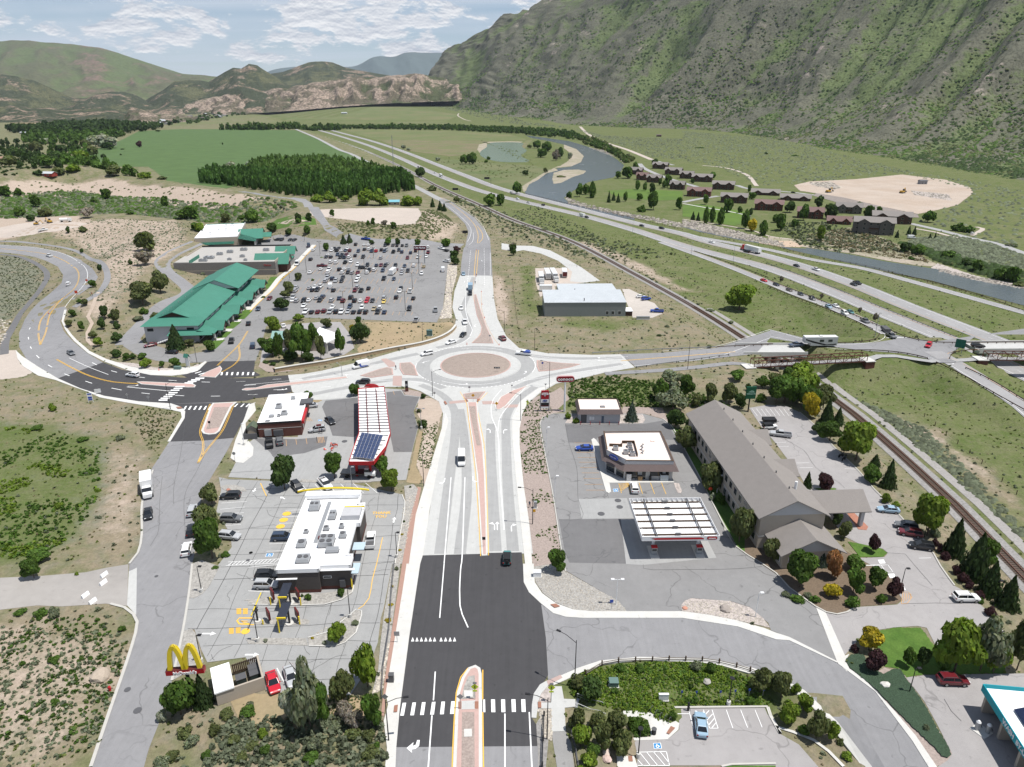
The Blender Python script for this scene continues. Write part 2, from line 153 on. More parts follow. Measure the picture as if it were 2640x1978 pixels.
def drape(poly,dz,name,m,grid=6.,parent=None,zfix=None,kerb=0.):
 P=NA([p[:2]for p in poly],float);keep=[0]
 for i in range(1,len(P)):
  if np.hypot(*(P[i]-P[keep[-1]]))>.05:keep.append(i)
 if np.hypot(*(P[keep[-1]]-P[0]))<.05:keep.pop()
 P=P[keep];Q=[]
 for i in range(len(P)):
  a,b=P[i],P[(i+1)%len(P)];k=max(1,int(np.hypot(*(b-a))/grid))
  for j in range(k):Q.append(a+(b-a)*j/k)
 Q=NA(Q);lo,hi=Q.min(0),Q.max(0);g=max(grid,math.sqrt((hi[0]-lo[0])*(hi[1]-lo[1])/9000));xs=np.arange(lo[0]+g/2,hi[0],g);ys=np.arange(lo[1]+g/2,hi[1],g);X,Y=np.meshgrid(xs,ys);I=np.stack([X.ravel(),Y.ravel()],1)
 if len(I):I=I[inside(I,Q)]
 if len(I):d,_,_=seg_dist(I,np.vstack([Q,Q[:1]]));I=I[d>g*.3]
 A=np.vstack([Q,I])if len(I)else Q;vs=[Vector((float(a),float(b)))for a,b in A];ed=[(i,(i+1)%len(Q))for i in range(len(Q))];r=geometry.delaunay_2d_cdt(vs,ed,[list(range(len(Q)))],1,1e-4);V=NA([(v.x,v.y)for v in r[0]]);Z=(T(V)if zfix is None else np.full(len(V),zfix))+dz;v3=np.column_stack([V,Z]);faces=[list(f)for f in r[2]]
 for f in faces:
  a,b,c=V[f[0]],V[f[1]],V[f[2]]
  if(b[0]-a[0])*(c[1]-a[1])-(b[1]-a[1])*(c[0]-a[0])<0:f.reverse()
 if kerb:
  cnt={}
  for f in faces:
   for i in range(len(f)):e=(f[i],f[(i+1)%len(f)]);cnt[e]=cnt.get(e,0)+1
  n0=len(v3);low=v3.copy();low[:,2]-=kerb+dz;be=[e for e in cnt if(e[1],e[0])not in cnt];v3=np.vstack([v3,low]);faces+=[[b,a,a+n0,b+n0]for a,b in be]
 return pyd(name,v3.tolist(),faces,m,parent)
SEQ=[0]
def lift():SEQ[0]=(SEQ[0]+1)%14;return SEQ[0]*.00033
def patch(name,outline,m,dz=.02,kind='structure',sh=0,grid=4.5,jitter=0.,zfix=None,kerb=0.,step=3.):
 P=outline
 if sh:P=cm(P,step,closed=True)
 if jitter:
  Q=[]
  for i in range(len(P)):
   a,b=NA(P[i][:2]),NA(P[(i+1)%len(P)][:2]);k=max(1,int(np.hypot(*(b-a))/(jitter*1.5)))
   for j in range(k):q=a+(b-a)*j/k;Q.append(q+nrg.normal(0,jitter*.35,2))
  P=Q
 o=drape(P,dz+lift(),name,m,grid,zfix=zfix,kerb=kerb);return tag(o,kind=kind)
def ribbon_mesh(C,w,dz,zfix=None,w2=None):
 C=NA([c[:2]for c in C],float);d=np.gradient(C,axis=0);d/=np.maximum(1e-9,np.hypot(d[:,0],d[:,1]))[:,None];nrm=np.stack([-d[:,1],d[:,0]],1);ws=np.linspace(w,w if w2 is None else w2,len(C))[:,None]/2;nx=max(1,int(w/5));rows=[C+nrm*ws*(1-2*k/nx)for k in range(nx+1)];V=np.vstack(rows);Z=(T(V)if zfix is None else np.full(len(V),zfix))+dz;n=len(C);f=[]
 for k in range(nx):
  for i in range(n-1):f.append((k*n+i,(k+1)*n+i,(k+1)*n+i+1,k*n+i+1))
 return np.column_stack([V,Z]),f
def rib(name,C,w,m,dz=.05,kind='structure',sh=1,step=3.,zfix=None,w2=None,parent=None,top=None):
 if sh:C=cm(C,step)
 v,f=ribbon_mesh(C,w,dz+lift(),zfix,w2);o=pyd(name,v.tolist(),f,m,parent);return tag(o,kind=kind)if parent is None else o
class Lines:
 def __init__(s):s.v,s.f=[],[]
 def line(s,C,w=.15,dz=.09,sh=1,zfix=None,dash=None,step=2.5):
  C=cm(C,step if not dash else .5)if(sh or dash)else[np.asarray(c)for c in C];runs=[C]
  if dash:
   on,off=dash;runs,cur,acc=[],[C[0]],0.
   for a,b in zip(C,C[1:]):
    acc+=nrm(b[:2]-a[:2]);ph=acc%(on+off)
    if ph<on:cur.append(b)
    else:
     if len(cur)>1:runs.append(cur)
     cur=[]
   if len(cur)>1:runs.append(cur)
  for r in runs:
   if len(r)<2:continue
   v,f=ribbon_mesh(r,w,dz,zfix);k=len(s.v);s.v+=v.tolist();s.f+=[tuple(i+k for i in q)for q in f]
  return s
 def poly(s,P,dz=.09,zfix=None):
  P=NA([p[:2]for p in P],float);Z=(T(P)if zfix is None else np.full(len(P),zfix))+dz;a=sum(P[i][0]*P[(i+1)%len(P)][1]-P[(i+1)%len(P)][0]*P[i][1]for i in range(len(P)));k=len(s.v);q=[(p[0],p[1],z)for p,z in zip(P,Z)]
  if a<0:q=q[::-1]
  s.v+=q;s.f+=[tuple(range(k,k+len(q)))];return s
 def mk(s,name,m):return tag(pyd(name,s.v,s.f,m),kind='structure')
WL,YL,OL,KL=Lines(),Lines(),Lines(),Lines()
def text(body,size,m,parent,loc,rot,name='lettering',ext=.02,align='CENTER',sx=1.,bold=0.):c=bpy.data.curves.new(name,'FONT');c.body=body;c.size=size;c.extrude=ext;c.offset=bold;c.resolution_u=2;c.align_x=align;c.align_y='CENTER';c.materials.append(m);o=bpy.data.objects.new(name,c);o.location=loc;o.rotation_euler=rot;o.scale=(sx,1,1);link(o,parent);return o
def heading(tl,x,y,x2,y2,z=None):a,b=G(tl,x,y,z),G(tl,x2,y2,z);return atan2(b[1]-a[1],b[0]-a[0])
class Frame:
 def __init__(s,NL,NR,FL=None):
  NL,NR=np.asarray(NL[:2]),np.asarray(NR[:2]);s.o=NL;d=NR-NL;s.w=float(np.hypot(*d));s.a=atan2(d[1],d[0]);s.d=0
  if FL is not None:q=np.asarray(FL[:2])-NL;s.d=float(-sin(s.a)*q[0]+cos(s.a)*q[1])
 def loc(s,p):q=np.asarray(p[:2])-s.o;return(float(cos(s.a)*q[0]+sin(s.a)*q[1]),float(-sin(s.a)*q[0]+cos(s.a)*q[1]))
 def world(s,x,y):return(s.o[0]+x*cos(s.a)-y*sin(s.a),s.o[1]+x*sin(s.a)+y*cos(s.a))
def axis(lo,fa,fb,hi,s,g):
 a=list(np.arange(fa,fb+s,s));q,st=a[-1],s
 while q<hi:st*=g;q+=st;a.append(q)
 q,st,b=a[0],s,[]
 while q>lo:st*=g;q-=st;b.append(q)
 return NA(b[::-1]+a)
gx=axis(-9000,-330,330,9000,3.,1.06);gy=axis(-600,40,620,16000,3.,1.04);GX,GY=np.meshgrid(gx,gy);GPTS=np.stack([GX.ravel(),GY.ravel()],1);GZ=T(GPTS);sl=np.clip((300-GPTS[:,1])/100,0,1)*0;GZ=GZ+(fbm(GPTS,1/14.,3,3)-.5)*.10*0;nxg,nyg=len(gx),len(gy);I_=np.arange(nxg*nyg).reshape(nyg,nxg);GF=np.stack([I_[:-1,:-1].ravel(),I_[:-1,1:].ravel(),I_[1:,1:].ravel(),I_[1:,:-1].ravel()],1)
def wt(poly_px,soft=8.,z=0.,tl=None,nz=1/18.,na=10.,seed=0):P=NA([G(a,x,y)[:2]for a,x,y in poly_px])if tl is None else pts(tl,*poly_px,z=z);d=poly_sd(GPTS,P)+(fbm(GPTS,nz,40+seed,3)-.5)*2*na;return 1-sm((d+soft)/(2*soft))
def zone(tl,*c,soft=6.,na=8.,seed=0):P=NA([G(tl,c[i],c[i+1])[:2]for i in range(0,len(c),2)]);d=poly_sd(GPTS,P)+(fbm(GPTS,1/max(12.,na*1.6),40+seed,3)-.5)*2*na;return 1-sm((d+soft)/(2*soft))
RGT=seg_dist(GPTS,RAIL,ext=True);sidex=RGT[0]*RGT[1];far=sm((GPTS[:,1]-400)/500);green=np.full(len(GPTS),.42);soil=np.full(len(GPTS),.25);sage=np.full(len(GPTS),.3);right_=sm((8-sidex)/20);green=green+.28*right_;soil=soil*(1-.6*right_);green+=far*.10;z_=zone('h',-133,127,20,150,140,167,240,193,303,213,283,283,290,340,253,417,213,473,100,520,-133,567,soft=3,na=4);green=green*(1-z_)+.74*z_;sage=sage*(1-z_)+.95*z_;z_=zone('h',310,233,460,220,410,300,400,500,267,547,287,433,300,333,soft=4,na=5);soil+=.35*z_;green-=.18*z_;z_=zone('l',-100,187,67,160,233,213,333,253,267,353,213,433,133,547,-133,547,soft=5,na=10);soil+=.42*z_;green-=.04*z_;z_=zone('d',-33,110,67,113,123,160,113,207,33,287,-33,333,soft=3,na=2);green=green*(1-z_)+.30*z_;sage=sage*(1-z_)+.75*z_;z_=zone('d',150,40,300,7,500,7,540,67,450,140,367,207,283,300,253,253,313,187,300,117,213,67,soft=4,na=5);soil+=.45*z_;green-=.30*z_;z_=zone('a',-67,407,100,390,233,387,417,407,567,430,500,447,300,433,100,420,-67,420,soft=5,na=6);soil+=.95*z_;green-=.5*z_;z_=zone('a',0,467,167,467,200,480,187,493,33,513,-67,520,soft=2,na=2);soil+=.9*z_;green-=.5*z_;z_=zone('e',473,-20,587,20,567,63,500,67,460,20,soft=3,na=2);soil+=.45*z_;green-=.2*z_
for c in(('f',160,290,360,293,417,300,300,320,160,313),('f',20,140,63,140,77,287,27,293),('f',100,-13,300,10,633,157,736,207,633,173,300,63,100,20),('g',0,207,300,313,300,353,167,353,67,273),('g',300,160,736,283,736,353,500,283,333,207),('k',333,0,567,0,736,133,736,233,567,140,367,33),('f',583,207,736,213,736,300,600,287)):z_=zone(*c,soft=5,na=5);green+=.30*z_;sage-=.1*z_
z_=zone('n',167,307,233,283,400,263,567,267,717,333,733,387,467,387,450,433,310,400,187,360,soft=2,na=2);green=green*(1-z_)+1.25*z_;soil*=(1-z_);z_=zone('j',187,50,460,0,500,77,367,53,253,53,240,83,173,90,soft=2,na=3);green+=.4*z_;z_=zone('e',680,167,710,173,730,300,733,333,697,287,680,233,soft=2,na=2);soil+=.6*z_;green-=.5*z_
for c in(('f',200,67,333,110,467,187,520,213,467,207,317,133,200,80),('k',427,110,540,143,736,320,736,360,567,213,433,133)):z_=zone(*c,soft=3,na=3);soil+=.55*z_;green-=.35*z_
tints=np.clip(np.stack([green,soil,sage],1),0,1.4);m,n,b=new_mat('open_ground');b.inputs['Roughness'].default_value=.95;b.inputs['Specular IOR Level'].default_value=.08;pos=n.add('ShaderNodeNewGeometry').outputs['Position'];at=n.add('ShaderNodeAttribute',attribute_name='tint');sp=n.add('ShaderNodeSeparateColor',ins={0:at.outputs[0]});nA=n.noise(pos,.09,7,.62,.3);nB=n.noise(pos,.35,6,.65,.2);nC=n.noise(pos,.022,6,.6,.5);nD=n.noise(pos,1.7,3,.7)
def thr(w,nz,k=5.):return n.math('ADD',n.math('MULTIPLY',n.math('ADD',n.math('SUBTRACT',w,.5),n.math('MULTIPLY',n.math('SUBTRACT',nz,.5),1.7)),k*.5),.5,clamp=True)
mixn=n.math('ADD',n.math('MULTIPLY',nA,.5),n.math('MULTIPLY',nB,.5));dry=n.mix(nC,(.225,.19,.125),(.27,.225,.165));sg=n.mix(nB,(.155,.165,.115),(.2,.2,.155));gr=n.mix(n.ramp(nA,(.4,0.),(.6,1.)),(.13,.15,.06),(.1,.132,.042));gr=n.mix(n.math('MULTIPLY',n.ramp(nB,(.45,0.),(.6,1.)),.5),gr,(.17,.165,.095));so=n.mix(nB,(.36,.285,.225),(.46,.385,.32));col=n.mix(thr(sp.outputs[2],n.noise(n.mapping(pos,loc=(40,9,0)),.2,6,.65),4),dry,sg);col=n.mix(thr(sp.outputs[0],mixn,6),col,gr);col=n.mix(thr(n.math('SUBTRACT',sp.outputs[1],.12),n.math('ADD',n.math('MULTIPLY',nC,.4),n.math('MULTIPLY',n.noise(n.mapping(pos,loc=(9,70,0)),.3,7,.7),.6)),6),col,so);v=n.math('ADD',1.,n.math('MULTIPLY',n.math('SUBTRACT',nD,.5),.75));v=n.math('ADD',v,n.math('MULTIPLY',n.math('SUBTRACT',n.noise(pos,.8,5,.7),.5),.5));col=n.mix(1.,col,v,'MULTIPLY');n.put(b.inputs['Base Color'],col);bn=n.add('ShaderNodeBump',ins={'Height':n.math('ADD',n.math('MULTIPLY',nD,.35),n.noise(pos,.6,5,.7))});bn.inputs['Strength'].default_value=.8;bn.inputs['Distance'].default_value=.5;n.l.new(bn.outputs[0],b.inputs['Normal']);M_GROUND=m;ground=tag(pyd('ground',np.column_stack([GPTS,GZ]),GF,M_GROUND,sh=1,tints=tints),kind='structure')
def mountain(name,rows,nu,nv,amp,gull,m,seed,foot=.12,low=True,profile=None):
 byidx=len(set(len(r)for r in rows))==1
 if not byidx:rows=[NA(cm([np.asarray(q,float)for q in r],60))for r in rows]
 rows=[NA(r,float)for r in rows];us=np.linspace(0,1,nu)
 def samp(r):
  d=np.r_[0,np.cumsum(nrm(np.diff(r,axis=0),axis=1))]
  if byidx:d=np.arange(len(r),dtype=float)
  d/=d[-1];return np.stack([np.interp(us,d,r[:,k])for k in range(3)],1),d
 S=[samp(r)[0]for r in rows];k=len(S);vs=np.linspace(0,k-1,nv);out=np.zeros((nv,nu,3))
 for j,v_ in enum(vs):i=min(int(v_),k-2);f=v_-i;out[j]=S[i]*(1-f)+S[i+1]*f
 L=nrm(np.diff(S[0],axis=0),axis=1).sum();U=np.tile(us*L,(nv,1));V=np.tile((vs/(k-1))[:,None],(1,nu));D=nrm(S[-2]-S[0],axis=1).mean()if k>2 else nrm(S[-1]-S[0],axis=1).mean();Pu=np.stack([U.ravel(),(V*D).ravel()],1);warp=(fbm(Pu,1/(gull*2.2),seed,3)-.5)*gull*1.1;r1=1-np.abs(2*fbm(np.stack([Pu[:,0]+warp,Pu[:,1]*.16],1),1/gull,seed+5,2)-1)*2.;r2=1-np.abs(2*fbm(np.stack([Pu[:,0]+warp*.6,Pu[:,1]*.3],1),1/(gull*.33),seed+9,2)-1)*2.;r3=fbm(Pu,1/(gull*.12),seed+15,4)-.5;fo=sm(V.ravel()/max(1e-3,foot))
 if profile is not None:fo=fo*np.interp(V.ravel(),*profile)
 dz=amp*fo*(.62*(r1-.4)+.26*(r2-.4)+.24*r3);out=out.reshape(-1,3);dn=(S[0]-S[-2 if k>2 else-1]);dn=dn/nrm(dn[:,:2],axis=1)[:,None];dn=np.tile(dn[:,:2],(nv,1));out[:,2]+=dz*.75;out[:,:2]+=dn*dz[:,None]*.55;I=np.arange(nu*nv).reshape(nv,nu);F=np.stack([I[:-1,:-1].ravel(),I[1:,:-1].ravel(),I[1:,1:].ravel(),I[:-1,1:].ravel()],1);hgt=np.clip(r1*.6+r2*.4,0,1);ti=np.stack([hgt,V.ravel(),np.clip(r3+.5,0,1)],1);o=tag(pyd(name,out,F[:,::-1].copy()if low else F,m,sh=1,tints=ti),kind='structure');return o,out.reshape(nv,nu,3),hgt.reshape(nv,nu)
def mtn_mat(name,dark,grn,rock,sc=1.,rockth=.64,grnth=.5,bush=.5,rockbias=0.,grain=3.):
 m,n,b=new_mat(name);b.inputs['Roughness'].default_value=.95;b.inputs['Specular IOR Level'].default_value=.05;pos=n.add('ShaderNodeNewGeometry').outputs['Position'];at=n.add('ShaderNodeAttribute',attribute_name='tint');sp=n.add('ShaderNodeSeparateColor',ins={0:at.outputs[0]});a=n.noise(pos,.010*sc,7,.62,.6);c=n.noise(pos,.045*sc,8,.68,.3);gl=n.math('ADD',n.math('MULTIPLY',n.math('SUBTRACT',.55,sp.outputs[0]),.3),n.math('ADD',n.math('MULTIPLY',a,.6),n.math('MULTIPLY',c,.4)));col=n.mix(n.ramp(gl,(grnth-.03,0.),(grnth+.07,1.)),dark,grn);rr=n.math('ADD',n.math('MULTIPLY',n.noise(n.mapping(pos,loc=(500,70,3)),.007*sc,8,.66,.8),.75),n.math('MULTIPLY',c,.25));rr=n.math('ADD',rr,n.math('MULTIPLY',n.math('SUBTRACT',sp.outputs[0],.5),.1))
 if rockbias:rr=n.math('ADD',rr,n.math('MULTIPLY',n.math('SUBTRACT',.6,sp.outputs[1]),rockbias))
 col=n.mix(n.math('MULTIPLY',n.ramp(rr,(rockth,0.),(rockth+.06,1.)),n.ramp(n.noise(pos,.09*sc,6,.7),(.4,.15),(.56,1.))),col,rock);bs=n.noise(pos,.16*sc,5,.75);v=n.math('SUBTRACT',1.,n.math('MULTIPLY',n.ramp(bs,(.46,0.),(.58,1.)),bush));col=n.mix(1.,col,v,'MULTIPLY');n.put(b.inputs['Base Color'],col);bn=n.add('ShaderNodeBump',ins={'Height':n.math('ADD',c,n.math('MULTIPLY',bs,.4))});bn.inputs['Strength'].default_value=.9;bn.inputs['Distance'].default_value=grain/sc;n.l.new(bn.outputs[0],b.inputs['Normal']);return m
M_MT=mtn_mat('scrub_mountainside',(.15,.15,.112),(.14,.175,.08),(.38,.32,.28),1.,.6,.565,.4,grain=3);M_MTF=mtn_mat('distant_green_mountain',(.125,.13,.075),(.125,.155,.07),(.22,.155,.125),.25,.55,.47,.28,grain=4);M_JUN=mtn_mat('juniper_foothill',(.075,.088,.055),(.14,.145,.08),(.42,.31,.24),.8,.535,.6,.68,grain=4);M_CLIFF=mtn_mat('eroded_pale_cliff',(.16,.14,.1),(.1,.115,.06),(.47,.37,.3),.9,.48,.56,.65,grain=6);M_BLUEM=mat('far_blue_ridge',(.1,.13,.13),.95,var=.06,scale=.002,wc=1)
def P3(tl,x,y,D):return W3(tl,x,y,D)
def foot(tl,x,y,z=ZL,dip=-6):p=G(tl,x,y);return NA((p[0],p[1],p[2]+dip))
PAIR=[((1050,268),(1147,135,4700)),((1103,272),(1230,82,4350)),((1143,278),(1318,40,4100)),((1190,286),(1400,-4,3900)),((1250,296),(1510,-45,3650)),((1318,306),(1640,-100,3400)),((1400,316),(1790,-165,3150)),((1478,324),(1950,-240,2950)),((1560,328),(2110,-310,2750)),((1640,331),(2270,-370,2600)),((1720,333),(2430,-440,2450)),((1800,336),(2590,-500,2300)),((1880,345),(2750,-560,2200)),((1959,358),(2910,-610,2100)),((2040,374),(3070,-660,2000)),((2118,390),(3230,-700,1950)),((2190,402),(3390,-750,1900)),((2258,412),(3550,-800,1850)),((2330,425),(3720,-840,1800)),((2397,438),(3880,-880,1750)),((2460,452),(4050,-920,1700)),((2520,466),(4250,-960,1650)),((2580,480),(4450,-1000,1600)),((2640,494),(4700,-1050,1550)),((2760,530),(5100,-1100,1450)),((2900,575),(5700,-1180,1350)),((3080,640),(6600,-1280,1250))][::-1];footR=[foot('S',*p)for p,q in PAIR];ridge=[P3('S',q[0],q[1],q[2])for p,q in PAIR]
def lerp_rows(a,b,f,sag):
 if len(a)==len(b):A,B=NA(a,float),NA(b,float);M=A*(1-f)+B*f;M[:,2]=A[:,2]+(B[:,2]-A[:,2])*(f-sag);return list(M)
 A=NA(cm(a,80));B=NA(cm(b,80));q=np.linspace(0,1,60)
 def rs(r):d=np.r_[0,np.cumsum(nrm(np.diff(r,axis=0),axis=1))];d/=d[-1];return np.stack([np.interp(q,d,r[:,k])for k in range(3)],1)
 A,B=rs(A),rs(B);M=A*(1-f)+B*f;M[:,2]=A[:,2]+(B[:,2]-A[:,2])*(f-sag);return list(M)
for i_,(a_,b_)in enum(zip(footR,ridge)):
 da,db=np.hypot(*a_[:2]),np.hypot(*b_[:2])
 if db<da+500:footR[i_]=NA((*(a_[:2]*(db-500)/da),HCAM+(a_[2]+6-HCAM)*(db-500)/da-6))
rowsR=[footR,lerp_rows(footR,ridge,.1,.082),lerp_rows(footR,ridge,.22,.125),lerp_rows(footR,ridge,.4,.095),lerp_rows(footR,ridge,.64,.03),lerp_rows(footR,ridge,.84,-.01),ridge,[p+NA((260,500,-260))for p in ridge]];mt_right,MR,MRh=mountain('mountain',rowsR,560,260,78,260,M_MT,3,foot=.42)
def sil(tl,D,*c):return[P3(tl,c[i],c[i+1],D)for i in range(0,len(c),2)]
def footline(tl,D,y0,y1,x0,x1,dip=-30,n=6):return[P3(tl,x0+(x1-x0)*k/(n-1),y0+(y1-y0)*k/(n-1),D)+NA((0,0,dip))for k in range(n)]
def hillset(name,tl,Ds,sil_pts,Df,base,m,seed,amp,gull,nu=260,nv=80,sag=.06,bx=None):rg=[P3(tl,x,y,Ds+(q or 0))for(x,y,q)in[(p if len(p)==3 else(*p,0))for p in sil_pts]];ft=[P3(tl,x,y,Df)+NA((0,0,-8))for x,y in base];rows=[ft,lerp_rows(ft,rg,.3,sag),lerp_rows(ft,rg,.68,sag*.4),rg,[p+NA((0,(Ds-Df)*.5+100,-150))for p in rg]];return mountain(name,rows,nu,nv,amp,gull,m,seed,foot=.2,profile=((0,.5,.74,1.),(1,1,.25,.3)))
hillset('mountain','A',8200,[(-900,330),(-400,285),(0,268),(120,265),(300,277),(560,301),(700,326),(830,366),(950,411),(1060,456),(1200,480),(1380,502),(1560,520),(1750,560)],5600,[(-900,700),(0,690),(500,690),(1000,700),(1750,712)],M_MTF,21,150,600,nu=300,nv=100,sag=.05);hillset('mountain','B',15000,[(-500,470),(-420,445),(-300,432),(-200,436),(20,431),(110,418),(200,372),(250,362),(350,362),(400,342),(520,338),(700,340),(1000,380)],11500,[(-500,600),(200,610),(1000,620)],M_BLUEM,31,90,700,nu=160,nv=50);hillset('hills','A',6200,[(1500,600),(1650,520),(1750,475),(1830,464),(1900,440),(1990,403),(2080,394),(2150,402),(2230,436),(2400,470),(2600,500),(2900,530)],4900,[(1500,660),(2100,650),(2900,640)],M_JUN,41,60,320,nu=260,nv=90);hillset('hills','A',4700,[(850,720),(950,650),(1060,580),(1130,520),(1220,511),(1290,517),(1350,530),(1400,500),(1460,462),(1510,441),(1560,447),(1610,409),(1665,420),(1720,455),(1780,492),(1850,540),(1930,580),(2100,610),(2300,640)],3700,[(850,730),(1200,732),(1500,728),(1900,708),(2300,690)],M_JUN,51,70,300,nu=280,nv=90);hillset('cliffs','A',4150,[(1050,735),(1200,690),(1330,640),(1450,618),(1560,612),(1650,600),(1760,580),(1880,566),(2000,545),(2120,530),(2209,515),(2330,498),(2440,505),(2550,490),(2700,480),(2900,500),(3100,560)],3650,[(1050,742),(1500,732),(1900,706),(2209,680),(2600,655),(3100,640)],M_CLIFF,61,75,150,nu=360,nv=90);hillset('hills','A',4400,[(-700,430),(-300,460),(0,485),(110,492),(210,512),(280,545),(335,580),(420,625),(560,640),(640,610),(720,594),(800,598),(870,612),(930,650),(1000,690)],3500,[(-700,740),(0,740),(500,738),(1000,734)],M_JUN,71,60,280,nu=300,nv=100);hillset('hills','A',3100,[(-700,600),(-200,625),(30,655),(110,665),(200,690),(330,700),(430,712),(560,706),(700,700),(760,712),(820,735),(900,760)],2500,[(-700,800),(0,792),(450,780),(900,776)],M_JUN,81,18,160,nu=220,nv=60);hillset('hills','A',2750,[(800,760),(830,720),(880,712),(940,722),(1000,730),(1080,736),(1180,745),(1280,760)],2550,[(800,790),(1000,788),(1280,778)],M_CLIFF,91,14,80,nu=120,nv=40)
m,n,b=new_mat('river_water');b.inputs['Roughness'].default_value=.18;b.inputs['Specular IOR Level'].default_value=.5;pos=n.add('ShaderNodeNewGeometry').outputs['Position'];nz=n.noise(n.mapping(pos,(1,1,1)),.02,6,.6,.5);foam=n.noise(pos,.1,8,.72,.8);big=n.noise(n.mapping(pos,loc=(200,0,0)),.006,3,.5);fm=n.math('MULTIPLY',n.ramp(foam,(.6,0.),(.68,1.)),n.ramp(big,(.5,0.),(.62,.9)));n.put(b.inputs['Base Color'],n.mix(fm,n.mix(nz,(.095,.125,.15),(.12,.135,.14)),(.62,.64,.64)));n.put(b.inputs['Roughness'],n.math('ADD',.18,n.math('MULTIPLY',fm,.6)));bn=n.add('ShaderNodeBump',ins={'Height':n.noise(pos,.45,5,.65,.5)});bn.inputs['Strength'].default_value=.35;bn.inputs['Distance'].default_value=.5;n.l.new(bn.outputs[0],b.inputs['Normal']);M_RIVER=m;M_POND=mat('pond_water',(.2,.27,.21),.15,var=.03,scale=.02,wc=1,spec=.5);M_BANK=mat('river_bar_gravel',(.36,.31,.25),.95,var=.1,scale=.08,c2=(.27,.25,.17),wc=1,fine=.2,fs_=.7);M_BANKG=mat('riverside_scrub',(.2,.2,.12),.95,var=.14,scale=.05,c2=(.27,.235,.175),wc=1,fine=.2,fs_=.6);M_LAWNF=mat('watered_grass',(.1,.165,.03),.95,var=.08,scale=.05,c2=(.085,.14,.03),wc=1);fl=lambda nm,tl,c,mm,dz=.04,j=0.,sm_=False,z=None,gr=25:patch(nm,GP(tl,*c),mm,dz,jitter=j,sh=sm_,grid=gr);fl('field','a',(263,302,300,283,387,279,500,279,637,281,713,312,777,343,833,370,633,367,433,400,393,397,320,360,213,357,143,343,213,320,233,313),M_FIELD,.05);fl('field','a',(427,248,567,237,736,230,867,230,993,248,960,263,817,267,600,267,500,265,360,273,393,263),M_PALEF,.05,gr=60);fl('field','a',(17,262,133,258,213,259,220,269,100,269,20,265),M_OCHRE,.06,gr=60);fl('field','b',(0,279,100,279,267,283,360,290,393,298,400,303,293,304,213,302,80,303),M_PALEF,.05,gr=30);fl('field','b',(83,303,213,302,300,305,393,308,400,303,413,302,383,333,300,317,287,333,233,337,140,325),mat('brown_meadow',(.18,.155,.09),.95,var=.1,scale=.02,c2=(.14,.155,.065),wc=1,fine=.15,fs_=.3),.05,1.5,gr=30)
fl('field','b',(213,343,300,350,417,358,460,367,427,383,393,413,300,388,207,353),mat('green_meadow',(.105,.135,.05),.95,var=.1,scale=.02,c2=(.15,.155,.075),wc=1,fine=.15,fs_=.3),.05,1.5,gr=25);RIV=GP('b',397,292,443,298,493,305,533,317,567,328,593,343,610,357,603,370,587,383,533,393,500,412,480,427,490,437,533,447,600,462,667,473,736,490);RIV+=GP('c',33,500,133,520,213,533,267,537)+GP('g',110,88,233,107,333,127,433,142,500,152,600,180,736,203,900,233,1133,287);RIV+=GP('g',1133,367,900,310,736,255,600,218,467,182,333,155,200,125,67,95,0,76)+GP('f',667,65,567,43,433,15,350,-3);RIV+=GP('b',633,475,567,464,500,448,450,437,400,422,395,413,400,402,423,387,443,373,467,363,493,360,513,350,520,337,500,320,480,312,450,305,410,298);patch('river',RIV,M_RIVER,.08,grid=20);fl('riverbank','b',(393,415,390,402,413,388,437,373,467,359,490,357,460,363,468,368,443,374,425,388,405,398,398,412),M_BANK,.12,1.);fl('riverbank','b',(480,312,507,322,523,337,517,350,497,359,467,362,490,347,497,333,480,320),M_BANK,.12,1.);fl('river_island','b',(455,387,458,373,480,367,510,366,528,369,523,375,500,382,473,395,458,397),M_BANK,.12,1.);fl('riverbank','c',(160,520,233,520,260,530,253,534,213,533,167,525),mat('sandy_beach',(.47,.36,.27),.95,var=.05,scale=.1,wc=1),.12,.6);fl('riverbank','g',(0,55,90,65,103,80,233,97,333,115,483,133,487,143,433,140,333,124,233,104,100,86,33,72,0,75),M_BANK,.11,.6);fl('riverbank','g',(487,133,600,170,736,197,736,205,600,182,500,153,467,147),RK,.11,.8);fl('riverbank','g',(100,67,167,43,233,30,333,60,433,110,483,133,333,117,233,97),M_BANKG,.1,.8);fl('pond','b',(325,308,363,307,387,308,390,317,400,325,388,337,405,347,397,350,353,350,320,345,302,337,300,328,313,318),M_POND,.1,.8,True);fl('riverbank','b',(297,312,320,306,367,305,392,306,387,308,353,307,325,309,312,319,298,330,293,323),M_BANK,.09,.8)
fl('lawn','b',(573,412,633,408,736,413,736,430,700,433,633,430,587,422),M_LAWNF,.12,.8);fl('lawn','c',(0,443,40,440,140,458,147,480,110,487,40,473,0,468),M_LAWNF,.12,.5);fl('graded_terrace','c',(240,400,273,392,373,387,473,377,567,388,620,405,627,417,593,443,533,457,507,462,433,447,350,427,287,417,253,412),M_DIRT,.15,1.,gr=15);fl('graded_terrace','c',(287,417,350,427,433,447,507,463,510,470,467,467,393,448,333,437,283,423),mat('grey_rubble',(.24,.21,.19),.95,var=.1,scale=.05,wc=1,fine=.2,fs_=.6),.17,.8,gr=15)
for q,c in enum(((820,1185,960,1180,1030,1215,980,1228,860,1205),(1480,1235,1720,1260,1740,1300,1640,1285,1500,1262))):fl('graded_terrace','C',c,RK,.2,.8,gr=15)
